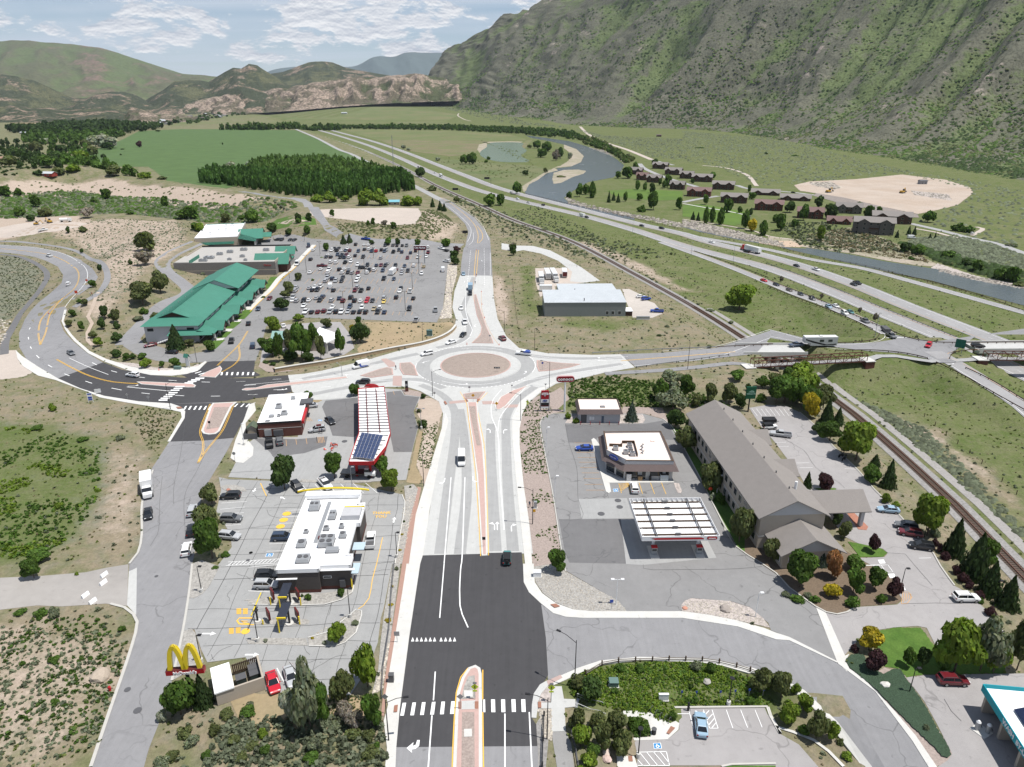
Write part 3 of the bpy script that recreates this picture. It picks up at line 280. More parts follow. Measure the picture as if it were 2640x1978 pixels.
for tl,w,c,mm in(('B',9,(1545,820,1600,870,1700,920,1850,970,2010,1035),PD),('B',5,(760,735,755,750,800,775,840,785),PD),('B',5,(300,808,420,795,760,800),PD),('C',5,(130,1072,260,1085,400,1125,480,1205),PD),('C',6.5,(1470,1447,1700,1500,1850,1540,2000,1570,2209,1640,2600,1760),WC),('C',3.5,(1500,1480,1640,1505,1780,1540,1830,1535),PD),('C',3.5,(1870,1525,1920,1500,1940,1480,1900,1470),PD),('C',6,(350,1200,440,1225,700,1245,860,1265),WC),('B',5.5,(2010,1035,2150,1070),WC),('B',7,(1930,1060,1960,1090,2100,1150,2300,1210),WC),('C',6,(0,1310,100,1290,230,1270),WC),('C',2.2,(0,1420,200,1450,440,1490,560,1530,700,1550),PD),('C',2.2,(0,1318,120,1340,300,1370,440,1400),SI),('D',1.4,(850,650,800,780,760,860,795,920,755,1000,760,1070,800,1110),M_DIRT)):rib('track',GP(tl,*c),w,mm,.16,step=8)
def area(name,m,dz,*segs,sh=0,kerb=0.,zfix=None,grid=5.5,jitter=0.,step=2.,kind='structure'):
 P=[]
 for s in segs:P+=GP(s[0],*s[1:])
 return patch(name,P,m,dz,kind,sh=sh,kerb=kerb,zfix=zfix,grid=grid,jitter=jitter,step=step)
rib('highway',[NA((*p,0))for p in HWL],11.5,M_HWY,.12,step=10);rib('highway',[NA((*p,0))for p in HWU],11.5,M_HWY,.12,step=10);rib('slip_road',[p[:3]for p in OFFR[1:]],6.5,M_HWY,.14,step=6);rib('slip_road',[NA((*p[:2],0))for p in np.vstack([ONR])],7.,M_HWY,.14,step=6);SLIP=GP('f',500,52,633,75,z=ZL)+GP('g',0,94,133,124,267,147,400,182,567,228,736,275,967,340,z=ZL);rib('slip_road',SLIP,6.5,M_HWY,.13,step=8);FRONT=GP('a',638,279,683,298,736,325)+GP('b',20,332,50,347,90,367,160,403,187,417,213,431);rib('frontage_road',FRONT,7.,WC,.12,step=8)
def off(C,d):C=NA([c[:2]for c in C],float);g=np.gradient(C,axis=0);g/=np.hypot(g[:,0],g[:,1])[:,None];return[NA((p[0]-q[1]*d,p[1]+q[0]*d,0.))for p,q in zip(C,g)]
HL=cm([NA((*p,0))for p in HWL],12);HU=cm([NA((*p,0))for p in HWU],12)
for Hc,s in((HL,1),(HU,-1)):Hn=[p for p in Hc if p[1]<1500];WL.line(off(Hn,-4.1*s),.22,.17,sh=0);YL2=off(Hn,4.3*s);OL.line(YL2,.2,.17,sh=0);Hn2=[p for p in Hc if p[1]<700];WL.line(Hn2,.16,.17,dash=(3,9))
WL.line(off(cm([p for p in OFFR[1:]],6),2.5),.16,.18,sh=0);OL.line(off(cm([p for p in OFFR[1:]],6),-2.5),.16,.18,sh=0);OL.line(off(cm(list(ONR[1:]),6),2.6),.16,.18,sh=0);WL.line(off(cm(list(ONR[1:]),6),-2.7),.16,.18,sh=0);WL.line(off(cm(SLIP,6),2.4),.16,.18,sh=0);WL.line(off(cm(SLIP,6),-2.4),.16,.18,sh=0);XC=[NA((*p,0))for p in XROAD];area('cross_road',M_ROAD,.1,('f',312,395,433,391,587,377,736,371),('g',0,368,167,364,300,362,360,353,337,333,400,347,483,358,736,363,967,363,967,377,736,383,593,383,537,385,520,400,540,420,483,421,460,408,383,392,283,385,100,388,0,393),('f',700,394,533,412,433,421,357,433),zfix=0.)
for a,b,nm in(((('G',300-560,1128)),('G',300-20,1128),'railway_bridge'),(('G',1760,1118),('G',2900,1110),'highway_bridge')):
 A,B=G0(*a),G0(*b);fr=Frame(A,B);br=empty(nm,(*fr.o,0),fr.a,'concrete road bridge carrying the cross road over the '+('railway track' if 'rail' in nm else 'dual carriageway at the right edge'),'bridge');y_a,y_b=(-6.9,3.1)if 'rail' in nm else(-4.4,4.2);bx('deck',br,0,fr.w,y_a,y_b,-1.3,.02,CO)
 for y0 in(y_a-.3,y_b):bx('parapet',br,0,fr.w,y0,y0+.3,-.9,.85,SI)
 for x in((10,fr.w-10)if 'rail' in nm else(4,26,52)):bx('pier',br,x-.6,x+.6,y_a+.5,y_b-.5,-7.5,-1.3,CO)
area('curving_road',M_ROAD,.05,('d',-100,80,0,79,100,86,167,99,233,123,265,147,282,173,267,197,217,233,190,267,173,300,183,327,213,360,253,393,297,419,367,445,433,457),('d',433,520,267,510,167,465,110,430,77,410,55,373,55,333,70,297,110,247,147,217,177,190,182,167,167,143,133,126,100,115,50,106,0,101,-100,97));area('junction_asphalt',M_NEW,.07,('d',297,418,350,439,433,455,520,462,567,463),('e',0,464,33,459,92,455,106,515),('I',505,170,380,205,200,225),('d',710,528,633,533,493,537,400,531,300,515,230,492,167,464));area('street',M_ROAD,.05,('h',493,90,527,113,530,130,487,200,433,283,409,377,408,467,397,520,372,552),('l',350,20,345,110,367,137,376,160,360,227,300,403,250,551,207,700,350,700,405,500,430,437,467,317,497,180,515,67,522,0),('h',560,520,567,467,567,400,597,320,653,227,702,133,727,92,600,87));area('junction_asphalt',M_NEW,.08,('h',497,91,530,110,531,128,485,200,587,197,673,189,703,133,730,89,600,89));area('driveway',M_NEW,.08,('d',520,453,567,445,597,417,613,415,677,415,733,413),('E',-10,1270,-20,1330,40,1365),('D',2209,1376,1900,1392,1620,1388));area('street',CO,.06,('l',350,20,372,10,370,138,345,112));area('gravel_track',asphalt('gravel_track',(.33,.31,.29),streak=0.,patch=.15),.03,('l',-167,40,0,37,110,32,233,22,287,10,349,0,345,113,287,107,167,115,100,112,0,124,-167,133));area('gravel_track',PD,.03,('d',-100,383,0,383,47,383,57,420,100,443,67,460,0,467,-100,473),jitter=.6);area('roundabout_concrete',CO,.09,('e',92,455,140,451,187,443,300,417,400,388,493,363,547,340,572,320,575,293,565,260,571,213,587,168,680,169,684,233,695,293,720,343),('f',20,377,100,392,230,397,313,395,353,433,267,448,187,467,127,480,80,507,50,533),('j',110,63,95,100,89,140,88,187,100,300,115,400,127,500,0,500,0,500),('i',713,524,542,529,567,400,580,300,600,173,605,120,593,85,540,55,500,42,440,43,363,47,328,74,257,80,207,80,172,57,167,40))
CC=NA(((G('e',533,428)[0]+G('e',730,428)[0])/2,232.3))
def ring(r,n=72):return[NA((CC[0]+r*cos(2*PI*i/n),CC[1]+r*sin(2*PI*i/n),0))for i in range(n)]
def annulus(name,r0,r1,m,dz,h=0.):
 a,b=ring(r0),ring(r1);n=len(a);v=[(p[0],p[1],dz)for p in a]+[(p[0],p[1],dz)for p in b];f=[(i,n+i,n+(i+1)%n,(i+1)%n)for i in range(n)]
 if h:v+=[(p[0],p[1],dz-h)for p in a]+[(p[0],p[1],dz-h)for p in b];f+=[(2*n+i,i,(i+1)%n,2*n+(i+1)%n)for i in range(n)]+[(n+i,3*n+i,3*n+(i+1)%n,n+(i+1)%n)for i in range(n)]
 return tag(pyd(name,v,f,m),kind='structure')
annulus('worn_lane',15.9,20.6,WC,.105);annulus('roundabout_apron',12.2,15.6,CO,.2,.1);annulus('roundabout_kerb',11.9,12.3,M_PINK,.28,.15);v,f=[(CC[0],CC[1],1.1)],[]
for k in range(1,9):
 for p in ring(11.9*k/8,48):v.append((p[0],p[1],.22+.88*(1-(k/8)**2)+nrg.normal(0,.02)))
for i in range(48):
 f.append((0,1+i,1+(i+1)%48))
 for k in range(7):a=1+48*k;f.append((a+i,a+48+i,a+48+(i+1)%48,a+(i+1)%48))
tag(pyd('roundabout_island',v,f,mat('island_soil',(.31,.255,.22),.95,var=.12,scale=.35,wc=1,fine=.16,fs_=3,bump=.5)),kind='structure')
for c in((('E',1880,520),('E',1835,660),('E',1790,800),('E',1830,900),('E',1835,1000),('E',1740,1085),('E',1560,1130)),(('E',400,1400),('E',800,1320),('E',1100,1245),('E',1400,1180)),(('E',340,1560),('E',800,1470),('E',1200,1405),('E',1450,1410),('E',1620,1480)),(('I',1790,1570),('I',1860,1000),('I',1920,500),('I',1900,300),('I',1780,180),('I',1620,110)),(('I',1960,1570),('I',2020,1000),('I',1990,500),('I',1960,320)),(('J',210,1480),('J',170,1000),('J',150,500),('J',160,300),('J',250,170),('J',400,60)),(('J',60,1480),('J',30,900),('J',15,500),('J',20,380)),(('F',950,1270),('F',600,1320),('F',330,1370),('F',130,1430),('F',20,1480)),(('F',950,1215),('F',600,1222),('F',300,1212),('F',120,1190))):rib('worn_lane',[G(*q)for q in c],2.5,WC,.105,step=3)
area('main_street_asphalt',M_NEW,.1,('I',1625,1584,2142,1570),('J',0,1495,285,1490,300,1657),('n',51,0,53,50,67,77,100,108,113,200,119,302,110,318,80,353,74,417,87,437,90,495),('m',402,498,412,383,437,200,467,0));area('main_street_asphalt',M_ROAD,.09,('M',1206,1480,2090,1480),('n',7,493,91,493,92,553,93,800),('M',1130,2400,1190,1653));area('side_road',M_ROAD,.06,('n',100,109,133,133,167,143,213,147,483,147,633,169,737,203),('o',100,207,233,271,333,337,433,467,493,551,633,767,433,767,323,551,233,433,133,337,0,283),('n',667,283,600,267,533,258,367,254,253,264,187,287,119,319,113,200));SIDEK=dict(kerb=.13);area('sidewalk',SI,.14,('n',51,0,53,50,67,77,100,108,133,134,167,144,213,147,483,147,633,170,737,205),('o',100,208,230,269,230,265,100,199),('n',737,187,707,175,633,154,553,138,483,129,333,129,240,129,187,124,140,107,103,80,83,50,80,0),kerb=.1);area('sidewalk',SI,.14,('n',115,318,157,302,200,283,260,263,367,253,533,257,600,266,667,282),('o',-3,282,67,305,140,343,233,432,323,550,433,767,393,767,297,550,213,443,160,387,87,327,0,295),('n',663,297,593,277,527,267,367,262,267,274,213,293,167,315,133,330),kerb=.1);area('sidewalk',CO,.15,('n',115,318,120,330,100,353,93,373,91,393,87,419,74,418,75,383,80,353,97,328),kerb=.1);area('sidewalk',CO,.13,('n',128,333,156,333,162,367,193,368,194,388,164,391,167,455,128,456,128,393,91,393,92,377,127,377),kerb=.05);area('footpath',asphalt('path_asphalt',(.27,.265,.26),streak=.03),.05,('n',128,456,167,455,182,487,190,551,213,733,157,733,143,551));area('gravel_bed',RK,.05,('n',90,393,129,393,128,480,110,473,100,417));area('gravel_bed',RK,.06,('n',115,333,127,333,126,375,93,376,100,353));area('gravel_bed',M_BALLAST,.045,('n',87,433,107,400,120,480,113,551,127,733,93,733));area('sidewalk',SI,.15,('i',603,157,612,117,620,140,593,253,567,393,547,527),('m',467,0,437,200,411,400,402,500,390,800,347,800,377,500,368,427,380,383,373,353,393,233,420,67,430,0),('I',1520,1657,1580,1230,1650,990),kerb=.1)
area('brick_strip',mat('brick_coloured_concrete',(.36,.225,.18),.9,var=.06,scale=.4,wc=1),.12,('i',532,330,542,333,518,467,507,552),('m',435,0,413,127,387,287,378,320,369,413,360,413,370,320,387,200,418,0),('I',1462,1657,1530,1250,1575,1060));area('sidewalk',SI,.14,('j',147,35,113,63,97,97,89,140,89,187,100,300,115,400,127,552,107,552,83,333,68,167,67,110,90,63,140,27,200,3),kerb=.05);area('sidewalk',SI,.13,('d',45,383,63,400,110,431,167,465,230,493,300,515,400,531,493,537),('h',520,100,533,113,531,133,490,200,482,200,523,130,520,115,493,109,433,99,360,87,287,73,253,57,213,43,160,23),('D',330,1370,200,1290,150,1220),kerb=.1);area('sidewalk',SI,.13,('d',520,433,567,430,590,415,595,417,573,440,537,452,493,457,433,455,367,441,300,416,253,392,213,357,187,323,177,300,185,267,192,267,183,300,193,320,220,353,260,387,307,409,373,430,433,440,483,441),kerb=.1);rib('kerb',GP('l',247,551,297,403,357,227,373,158,363,137,338,118,300,108),.5,KE,.17);rib('kerb',GP('l',467,317,497,180,515,67,522,0),.4,KE,.17);rib('kerb',GP('h',440,282,409,377,408,467,397,520,372,552),.45,KE,.17);rib('bike_path',GP('d',-13,69,50,71,133,80,217,97,283,127,308,160,303,193,267,230,213,259),2.8,M_ROAD,.07);rib('bike_path',GP('d',0,107,50,113,100,132,135,163,117,207,50,293,18,350,12,395),2.8,DL,.07);rib('driveway',GP('d',360,367,413,310,473,257,533,230,547,213,513,180,477,153,467,130,493,107,567,73),7.5,M_ROAD,.05);area('works_yard',PD,.05,('d',-67,43,0,30,50,20,110,13,187,18,213,13,253,20,220,30,167,40,83,53,0,61,-67,63),jitter=1.);area('car_park',M_LOT,.05,('e',130,289,520,303,537,267,552,140,575,113,590,83,500,81,360,73,233,68,160,62,110,50,50,53,0,79,-13,87),('E',340,440,120,640,-60,800),('d',633,337,587,387,533,397,460,373,413,363,393,337,353,370,387,393,447,413,520,421,597,417),('e',-3,417,13,377,20,317,90,297))
area('car_park',M_LOT,.045,('d',736,213,683,277,633,337,617,397,736,413),('e',13,377,33,300,20,213,-20,200));area('north_road',M_ROAD,.07,('a',600,426,633,431,653,438,677,467,700,497,736,520),('e',240,68,360,73,500,81,590,85,600,77,500,68,347,63,300,55,247,43,213,23,197,0),('a',700,467,687,447,660,430,633,426));rib('north_road',GP('a',610,428,567,421,520,413),6.5,M_ROAD,.06);area('north_road',M_ROAD,.06,('e',588,169,680,170,676,100,673,60,650,27,627,0),('b',233,433,220,427,200,423,213,437,247,463,267,483,274,500,267,533),('E',1790,270,1770,400));area('driveway',CO,.055,('f',-30,75,10,82,60,83,110,96,160,122,200,145,253,183,207,189,167,185,173,157,133,126,83,105,33,95,10,99,-30,93),sh=0);area('works_yard',PD,.045,('f',67,147,167,147,253,182,123,200,127,213,80,230,68,187),jitter=.4);area('works_yard',asphalt('pale_yard_concrete',(.46,.42,.38),streak=0.),.05,('f',317,207,337,207,370,223,363,230,410,248,423,263,433,278,403,290,347,289,328,242));area('rock_bed',RK,.05,('e',552,137,578,138,578,167,563,217,562,263,563,290,527,293,542,247),jitter=.3);area('dry_verge',M_OCHRE,.04,('e',310,302,520,304,563,302,573,320,547,338,473,365,400,380,300,397,290,380,323,350,333,327),jitter=.5);area('gravel_pad',PD,.06,('b',-67,453,20,450,107,448,167,450,173,463,160,483,110,487,20,475,-67,465),jitter=.8);area('playground_sand',M_DIRT,.06,('a',597,482,657,475,673,480,617,484));area('lawn',M_LAWN,.04,('a',573,490,597,473,680,472,683,485,633,490,587,497));area('lawn',M_LAWN,.08,('e',43,172,77,172,40,208,27,205,28,192))
for c in((2209-60,780,2180,810,2110,880,2010,890,2060,830),(1950,905,2085,905,2010,965,1920,965),(1900,990,2005,988,1950,1040,1870,1050),(1830,1070,1945,1060,1860,1140,1800,1130)):area('lawn',M_LAWN,.1,('D',*c))
area('sidewalk',SI,.09,('d',736,253,700,290,660,333,617,380,600,380,593,367,620,340,653,293,700,247),kerb=.05);rib('sidewalk',GP('e',167,80,140,107,100,150,70,173,40,210,7,240,-20,267),2.6,SI,.12);YL.line(GP('e',173,82,147,108,105,153,76,178,45,213,10,245,-17,272),.35,.15);area('forecourt',WC,.055,('i',-13,302,33,213,67,187,187,187,207,80,257,79,328,74,363,50,440,47,487,50,493,65,542,68,520,113,533,160,513,240,499,310,333,318,193,313));area('forecourt',DL,.065,('i',267,82,360,73,363,180,347,187,287,183,273,140,257,100));area('forecourt',DL,.065,('i',442,58,483,53,493,67,537,72,520,113,532,160,515,230,463,230,450,167));area('forecourt',DL,.065,('i',107,230,60,190,187,193,273,185,267,213,207,233,117,245));area('sidewalk',SI,.12,('h',736,87,717,93,703,133,677,197,663,247,680,260,700,262),('i',37,257,58,240,60,217,40,190,37,147,67,110,63,90),kerb=.08);area('planting_bed',M_OCHRE,.08,('i',182,73,207,68,247,68,257,82,245,87,200,90,187,87),kerb=.06);area('planting_bed',PG,.09,('i',485,50,500,50,533,55,563,72,533,70,497,65),kerb=.06);area('planting_bed',M_OCHRE,.05,('i',537,167,547,173,533,240,527,273,547,307,537,322,500,317,515,260,527,200));area('planting_bed',M_DIRT,.055,('i',537,73,573,75,598,90,603,113,580,200,563,300,550,328,547,307,530,267,547,200,550,150,527,113),jitter=.4);area('planting_bed',PG,.08,('e',60,433,110,443,60,447,30,445,7,430,13,417));area('gravel_bed',RK,.06,('d',333,417,383,420,447,433,520,437,553,430,580,418,567,430,520,442,483,441,433,439,373,429));area('bank_drive',M_LOT2,.055,('e',183,302,243,302,267,333,277,360,283,377,253,397,167,413,117,393,43,393,20,413,10,430,20,367,83,310));area('restaurant_lot',M_MCLOT,.06,('i',-40,302,-13,308,83,312,200,315,333,318,487,352,495,373,480,467,464,552),('m',391,0,368,120,360,147,352,213,327,280,277,357,100,350,53,348,20,300,-7,253),('l',563,267,547,233,528,177,500,182,497,187,510,95,547,80,580,20,600,-7),('H',2000,1510,1990,1400),('I',-140,1200,-100,1020))
area('forecourt',M_LOT,.055,('j',148,123,157,108,187,97,227,97,443,97,500,113,520,128,567,207,623,315,667,400,710,477),('K',0,1110,100,1275,400,1475),('o',63,27,100,65,170,115,230,265,100,199,50,180,43,160,0,123),('n',667,117,617,101,507,92,482,110,482,129,333,129,310,100,260,72,167,18),('j',222,552,210,490,187,333,167,233));area('forecourt',DL,.065,('j',220,128,283,128,443,127,500,117,520,133,540,173,320,160,297,182,230,180));area('forecourt',DL,.065,('j',202,402,380,400,395,529,232,526,220,500));area('forecourt',WC,.065,('j',257,343,397,340,417,398,268,400));area('forecourt',WC,.07,('j',380,402,433,402,440,467,630,463,655,512,442,533,395,530));area('sidewalk',SI,.17,('j',295,173,302,168,308,173,322,192,333,233,340,267,393,287,527,287,533,296,393,297,347,297,352,322,345,327,337,322,300,193),kerb=.11);area('planting_bed',RK,.12,('j',532,297,547,298,556,320,552,327,543,325,535,307),kerb=.08);area('planting_bed',RK,.12,('j',220,124,230,110,260,100,377,100,443,100,450,115,443,125,267,127),kerb=.08);area('gravel_bed',M_GRAVEL,.09,('n',80,7,133,0,167,20,260,73,310,100,333,129,240,128,187,123,140,105,105,79,85,49),kerb=.04);area('gravel_bed',RK,.09,('n',483,128,480,113,490,100,507,93,613,101,667,118,703,147,722,173,633,153,553,137),kerb=.04);area('gravel_bed',PG,.045,('j',90,120,107,77,133,50,187,33,207,20,233,53,200,83,220,90,187,96,155,107,147,123,166,233,185,333,208,490,218,552,128,552,115,400,100,300,90,187),jitter=.2);area('gravel_bed',PG,.05,('j',387,77,500,80,520,127,500,112,447,97,380,97));area('hotel_lot',M_LOT2,.055,('k',67,87,110,80,160,83,190,98,227,130,273,182,333,240,373,287,407,320,443,360,500,417,533,473,567,520),('o',587,80,633,123,680,180,727,240,633,233,500,227,473,173,447,168,383,172,333,180,290,203,250,248,233,267,171,117,200,132,230,137,253,132,280,117,393,110,408,98,393,73),('k',420,500,333,453,397,450,405,440,393,430,333,417,300,400,287,383,213,293,187,243,157,207,127,167,97,133))
area('gutter',SI,.09,('o',172,117,197,128,253,253,257,293,230,267));area('lawn',M_LAWN,.07,('j',520,128,540,140,573,200,633,300,683,393,736,480,736,500,710,477,663,397,623,315,567,207));area('lawn',M_LAWN,.06,('j',540,140,567,147,633,233,736,380,736,480,683,393,573,200));area('planting_bed',mat('bark_mulch',(.16,.12,.085),.95,var=.1,scale=.4,wc=1,fine=.2,fs_=3),.055,('k',33,425,67,400,133,467,233,443,300,433,337,457,420,500),('o',393,73,405,97,390,108,280,115,253,130,230,135,200,130,160,110,100,65,63,27));area('lawn',M_LAWN,.1,('k',307,413,333,417,390,430,403,440,393,450,337,450),kerb=.05);area('lawn',M_LAWN,.1,('k',227,283,260,282,278,283,280,292,253,295),kerb=.05);area('planting_bed',M_LAWN,.05,('o',283,207,333,182,383,173,457,173,500,230,567,253,687,260,687,297,467,300,417,307,400,283,360,280,343,233),jitter=.2);M_JUNIPER=mat('creeping_juniper',(.045,.075,.045),.95,var=.15,scale=.5,wc=1,fine=.3,fs_=4,bump=.8);area('ground_cover',M_JUNIPER,.25,('o',252,263,267,247,300,247,320,283,353,300,383,287,400,287,420,317,467,383,500,447,533,500,538,520,530,528,513,523,493,500,433,443,383,393,333,340,293,307,263,283),jitter=.15,kind='stuff');area('sidewalk',SI,.14,('o',250,250,263,245,252,263,263,285,300,310,383,397,443,467,500,551,633,767,617,767,477,551,433,480,333,347,233,272,230,267),kerb=.1);area('planting_bed',PG,.04,('o',300,310,383,397,443,467,500,551,540,533,547,520,493,433,417,300,360,280),jitter=.2);area('wash_lot',M_LOT2,.05,('o',417,308,467,302,737,297,967,300,967,767,633,767,502,551,530,533,542,515,500,433,467,373));area('park_and_ride',M_LOT2,.05,('n',467,393,713,389,720,413,747,460,800,490,853,551,933,767,567,767,600,547,500,547,360,547,362,520,353,480,443,477,475,450,475,427));area('footpath',SI,.12,('n',305,400,360,399,397,405,450,433,465,427,475,433,473,450,443,477,353,480,350,473,397,470,398,450,390,425,373,416,333,415),kerb=.06)
area('footpath',SI,.1,('n',305,522,353,522,362,551,373,600,310,600));area('park_verge',M_LAWN,.05,('n',597,551,620,547,737,547,737,700,583,700))
for c,w in((('N',1385,1172,2145,1165,2170,1240),.35),(('N',1770,1653,1850,1635,2212,1628),.3)):rib('kerb',GP(*c),w,KE,.2,sh=0)
rib('kerb',GP('n',715,389,723,413,750,462)+GP('o',63,443,110,457,167,480,207,510,247,551),.5,SI,.18);area('restaurant_verge',M_OCHRE,.045,('m',30,353,100,350,277,360,317,357,313,433,283,447,227,427,100,467,-20,433,-67,333))
def island(rim,m_in,shrink=.45,h=.15,rim_m=None,name='splitter_island'):
 P=NA([p[:2]for p in rim]);area_=patch(name,rim,rim_m or M_PINK,.09+h,kerb=h);c=P.mean(0);n_=len(P);sgn=np.sign(sum(P[i][0]*P[(i+1)%n_][1]-P[(i+1)%n_][0]*P[i][1]for i in range(n_)));Q=[]
 for i in range(n_):a,b,c_=P[i-1],P[i],P[(i+1)%n_];d1,d2=(b-a)/nrm(b-a),(c_-b)/nrm(c_-b);nn=NA((-d1[1]-d2[1],d1[0]+d2[0]));nn/=max(1e-6,nrm(nn));Q.append((*(b+nn*sgn*shrink/max(.5,float(nn@NA((-d1[1],d1[0]))))),0))
 patch(name,[NA(q)for q in Q],m_in,.11+h)
island(GP('e',413,421,445,419,457,430,466,457,423,454,413,437),PG);island(GP('e',300,457,353,439,377,433,393,437,395,454,333,463),PG);island(GP('e',628,224,633,223,646,267,663,317,680,353,683,364,621,363,645,340,649,317,635,283,628,247),PG,.3);island(GP('f',71,413,143,421,197,424,167,433,117,442,77,445,71,430),PG);island(GP('i',663,64,693,59,727,57,710,78,667,77),PG,.4);island(GP('i',674,87,703,87,708,140,720,207,727,300,731,417,733,529,716,530,709,417,702,300,690,207,680,140),M_PINK,.35,rim_m=SI);island(GP('j',17,75,33,50,70,30,113,17,80,43,50,77,33,87,20,87),M_PINK,.4,rim_m=SI);patch('splitter_gravel',GP('i',680,100,698,100,703,150,713,213,702,213,689,150),PG,.28);island(GP('h',393,29,410,28,520,33,553,34,564,39,560,45,540,45,467,41,407,36),M_PINK,.35,rim_m=SI);island(GP('h',696,51,707,47,736,46)+GP('i',100,37,233,24,327,13,333,18,233,31,100,47,40,54,27,53),M_PINK,.3,rim_m=SI);island(GP('d',627,433,633,429,639,437,635,448,620,463,573,460,593,447),M_PINK,.3,rim_m=SI);island(GP('h',612,90,682,87,667,100,633,170,620,179,600,181,585,178,579,170,605,100),M_PINK,.6,rim_m=SI);patch('splitter_gravel',GP('h',617,103,660,102,632,160,593,167),PG,.28);island(GP('m',553,800,556,551,562,413,567,350,580,310,598,283,617,276,630,284,634,300,635,400,636,551,638,800),M_PINK,.5,rim_m=SI,name='median_island');patch('splitter_gravel',GP('m',597,308,615,305,617,367,578,370,587,333),M_GRAVEL,.28);patch('splitter_gravel',GP('m',581,405,614,405,615,551,617,800,578,800,579,551),PG,.28);patch('splitter_gravel',GP('m',578,375,617,373,617,397,578,398),CO,.285)
for c in((1712,1130,1738,1128,1738,1188,1712,1188),(1845,1128,1875,1128,1875,1188,1845,1188)):patch('tactile_paving',GP('M',*c),M_BRICKRED,.29)
for tl,c in(('m',(397,387,407,385,405,404,395,405)),('n',(91,377,100,377,101,393,92,393)),('n',(125,112,140,110,152,117,137,121)),('n',(440,462,452,443,464,448,448,465)),('n',(336,525,347,524,349,539,337,540)),('i',(607,86,612,85,617,93,613,95)),('i',(669,79,673,79,678,86,674,87)),('i',(703,79,712,78,707,86,702,87)),('E',(1620,1560+40,1632,1595,1645,1620,1635,1625)),('h',(507,102,520,101,525,106,512,107))):patch('tactile_paving',GP(tl,*c),M_BRICKRED,.3)
for c in((1758,1040,1828,1040,1830,1092,1760,1094),(1758,1355,1822,1353,1824,1416,1758,1418)):patch('utility_slab',GP('M',*c),SI,.33,kerb=.05)
for tl,c in(('i',(461,11,487,11,486,41,460,39)),('e',(359,409,375,407,399,419,401,430,383,433)),('i',(622,85,670,80,674,87,624,92)),('j',(-20,62,13,61,18,70,-17,71)),('j',(39,72,97,71,95,79,40,81)),('E',(1060,1505+500,1090,2005,1090,2020,1062,2020)),('n',(115,319,153,302,158,310,120,330))):patch('pink_crosswalk',GP(tl,*c),mat('pink_worn_concrete',(.42,.31,.28),.9,var=.06,scale=.5,wc=1),.12 if tl not in 'Nn' else .17)
BEDS=[('h',632,330,650,325,677,325,703,333,710,343,653,344),('l',521,0,547,-10,597,7,567,63,547,83,527,93,512,92,515,67),('l',500,182,520,176,530,187,550,260,540,277,467,317,480,253),('L',2212-225,300,2010,290,2212,290),('m',0,100,100,80,87,80,200,80,283,68,283,80,260,95,227,107,147,112,20,110,0,107),('m',10,150,157,150,167,155,163,163,147,165,7,164,-3,157),('m',162,200,213,187,293,124,308,128,308,140,293,187,263,213,233,224,165,223),('m',-7,203,40,201,157,202,163,222,0,217),('m',392,0,413,0,400,100,387,200,363,340,337,350,353,287,360,207,369,133),('i',493,328,520,323,533,337,510,420,487,552,465,552,482,467,497,370),('i',197,308,240,312,393,313,400,317,313,320,200,317)]
for bq in BEDS:area('gravel_bed',M_GRAVEL,.12,bq,kerb=.06)
rib('kerb',GP('m',162,201,213,187,267,147,293,124,308,128,308,140,293,187,263,214,233,225,165,223),.2,SI,.22);rib('kerb',GP('m',0,111,147,113,207,111,253,98,283,77,293,33,297,0),.2,SI,.24);rib('kerb',GP('i',467,552,482,467,495,373,487,353),.2,SI,.22);rib('kerb',GP('j',233,97,187,97,155,108,148,124,166,233,185,333,209,490,221,552),.22,KE,.2);rib('kerb',GP('j',500,112,521,128,567,207,624,315,667,400,710,477)+GP('k',0,367,33,423,133,490)+GP('o',100,65,170,115,200,131,230,137,257,131,283,115),.3,KE,.2);rib('kerb',GP('k',190,98,227,130,273,182,333,240,373,287,407,320,443,360,500,417,533,473,567,520),.3,KE,.2);RC=cm([NA((*p,0))for p in RAIL],8);rib('rail_ballast',RC,6.5,M_BALLAST,.1,sh=0);rib('service_track',off([p for p in RC if p[1]<330],-6.),2.6,mat('gravel_service_track',(.3,.285,.27),.95,var=.08,scale=.1,wc=1,fine=.2,fs_=2),.08,sh=0);rib('rail_ballast',[p for p in RC if p[1]<900],3.,mat('oily_ballast',(.115,.095,.085),.9,var=.1,scale=.3,wc=1,fine=.2,fs_=2),.12,sh=0);rw=tag(empty('railway_track',(0,0,0)),'single railway line on ballast running under the truss footbridge','railway track');near_rc=[p for p in cm(RC,.62)if 60<p[1]<330];tie=MB()
for i in range(0,len(near_rc)-1):p,q=near_rc[i],near_rc[i+1];a=atan2(q[1]-p[1],q[0]-p[0]);z=float(T([p[:2]])[0]);tie.box(-.11,.11,-1.3,1.3,.13,.24,M_WOOD,rot=a,at=(p[0],p[1],z))
tag(tie.mk('ties',rw),kind='stuff')
for s in(-.72,.72):
 C=off([p for p in RC if p[1]<1300],s);vv,ff=[],[]
 for p in C:pass
 v,f=ribbon_mesh(C,.14,.4);v2,f2=ribbon_mesh(C,.14,.22);n_=len(C);vv=v.tolist()+v2.tolist();ff=list(f)
 for i in range(n_-1):ff+=[(i,i+1,2*n_+i+1,2*n_+i),(n_+i+1,n_+i,3*n_+i,3*n_+i+1)]
 pyd('rail',vv,ff,mat('rail_steel',(.19,.1,.075),.5,metal=.3),rw)
def wl(tl,*c,w=.16,L=None,**k):(L or WL).line(GP(tl,*c),w,**{'dz':.125,**k})
def bars(L,tl,xs,y0,y1,w,sk=0.,dz=.13):
 for x in xs:L.poly(GP(tl,x,y0,x+w,y0,x+w+sk,y1,x+sk,y1),dz)
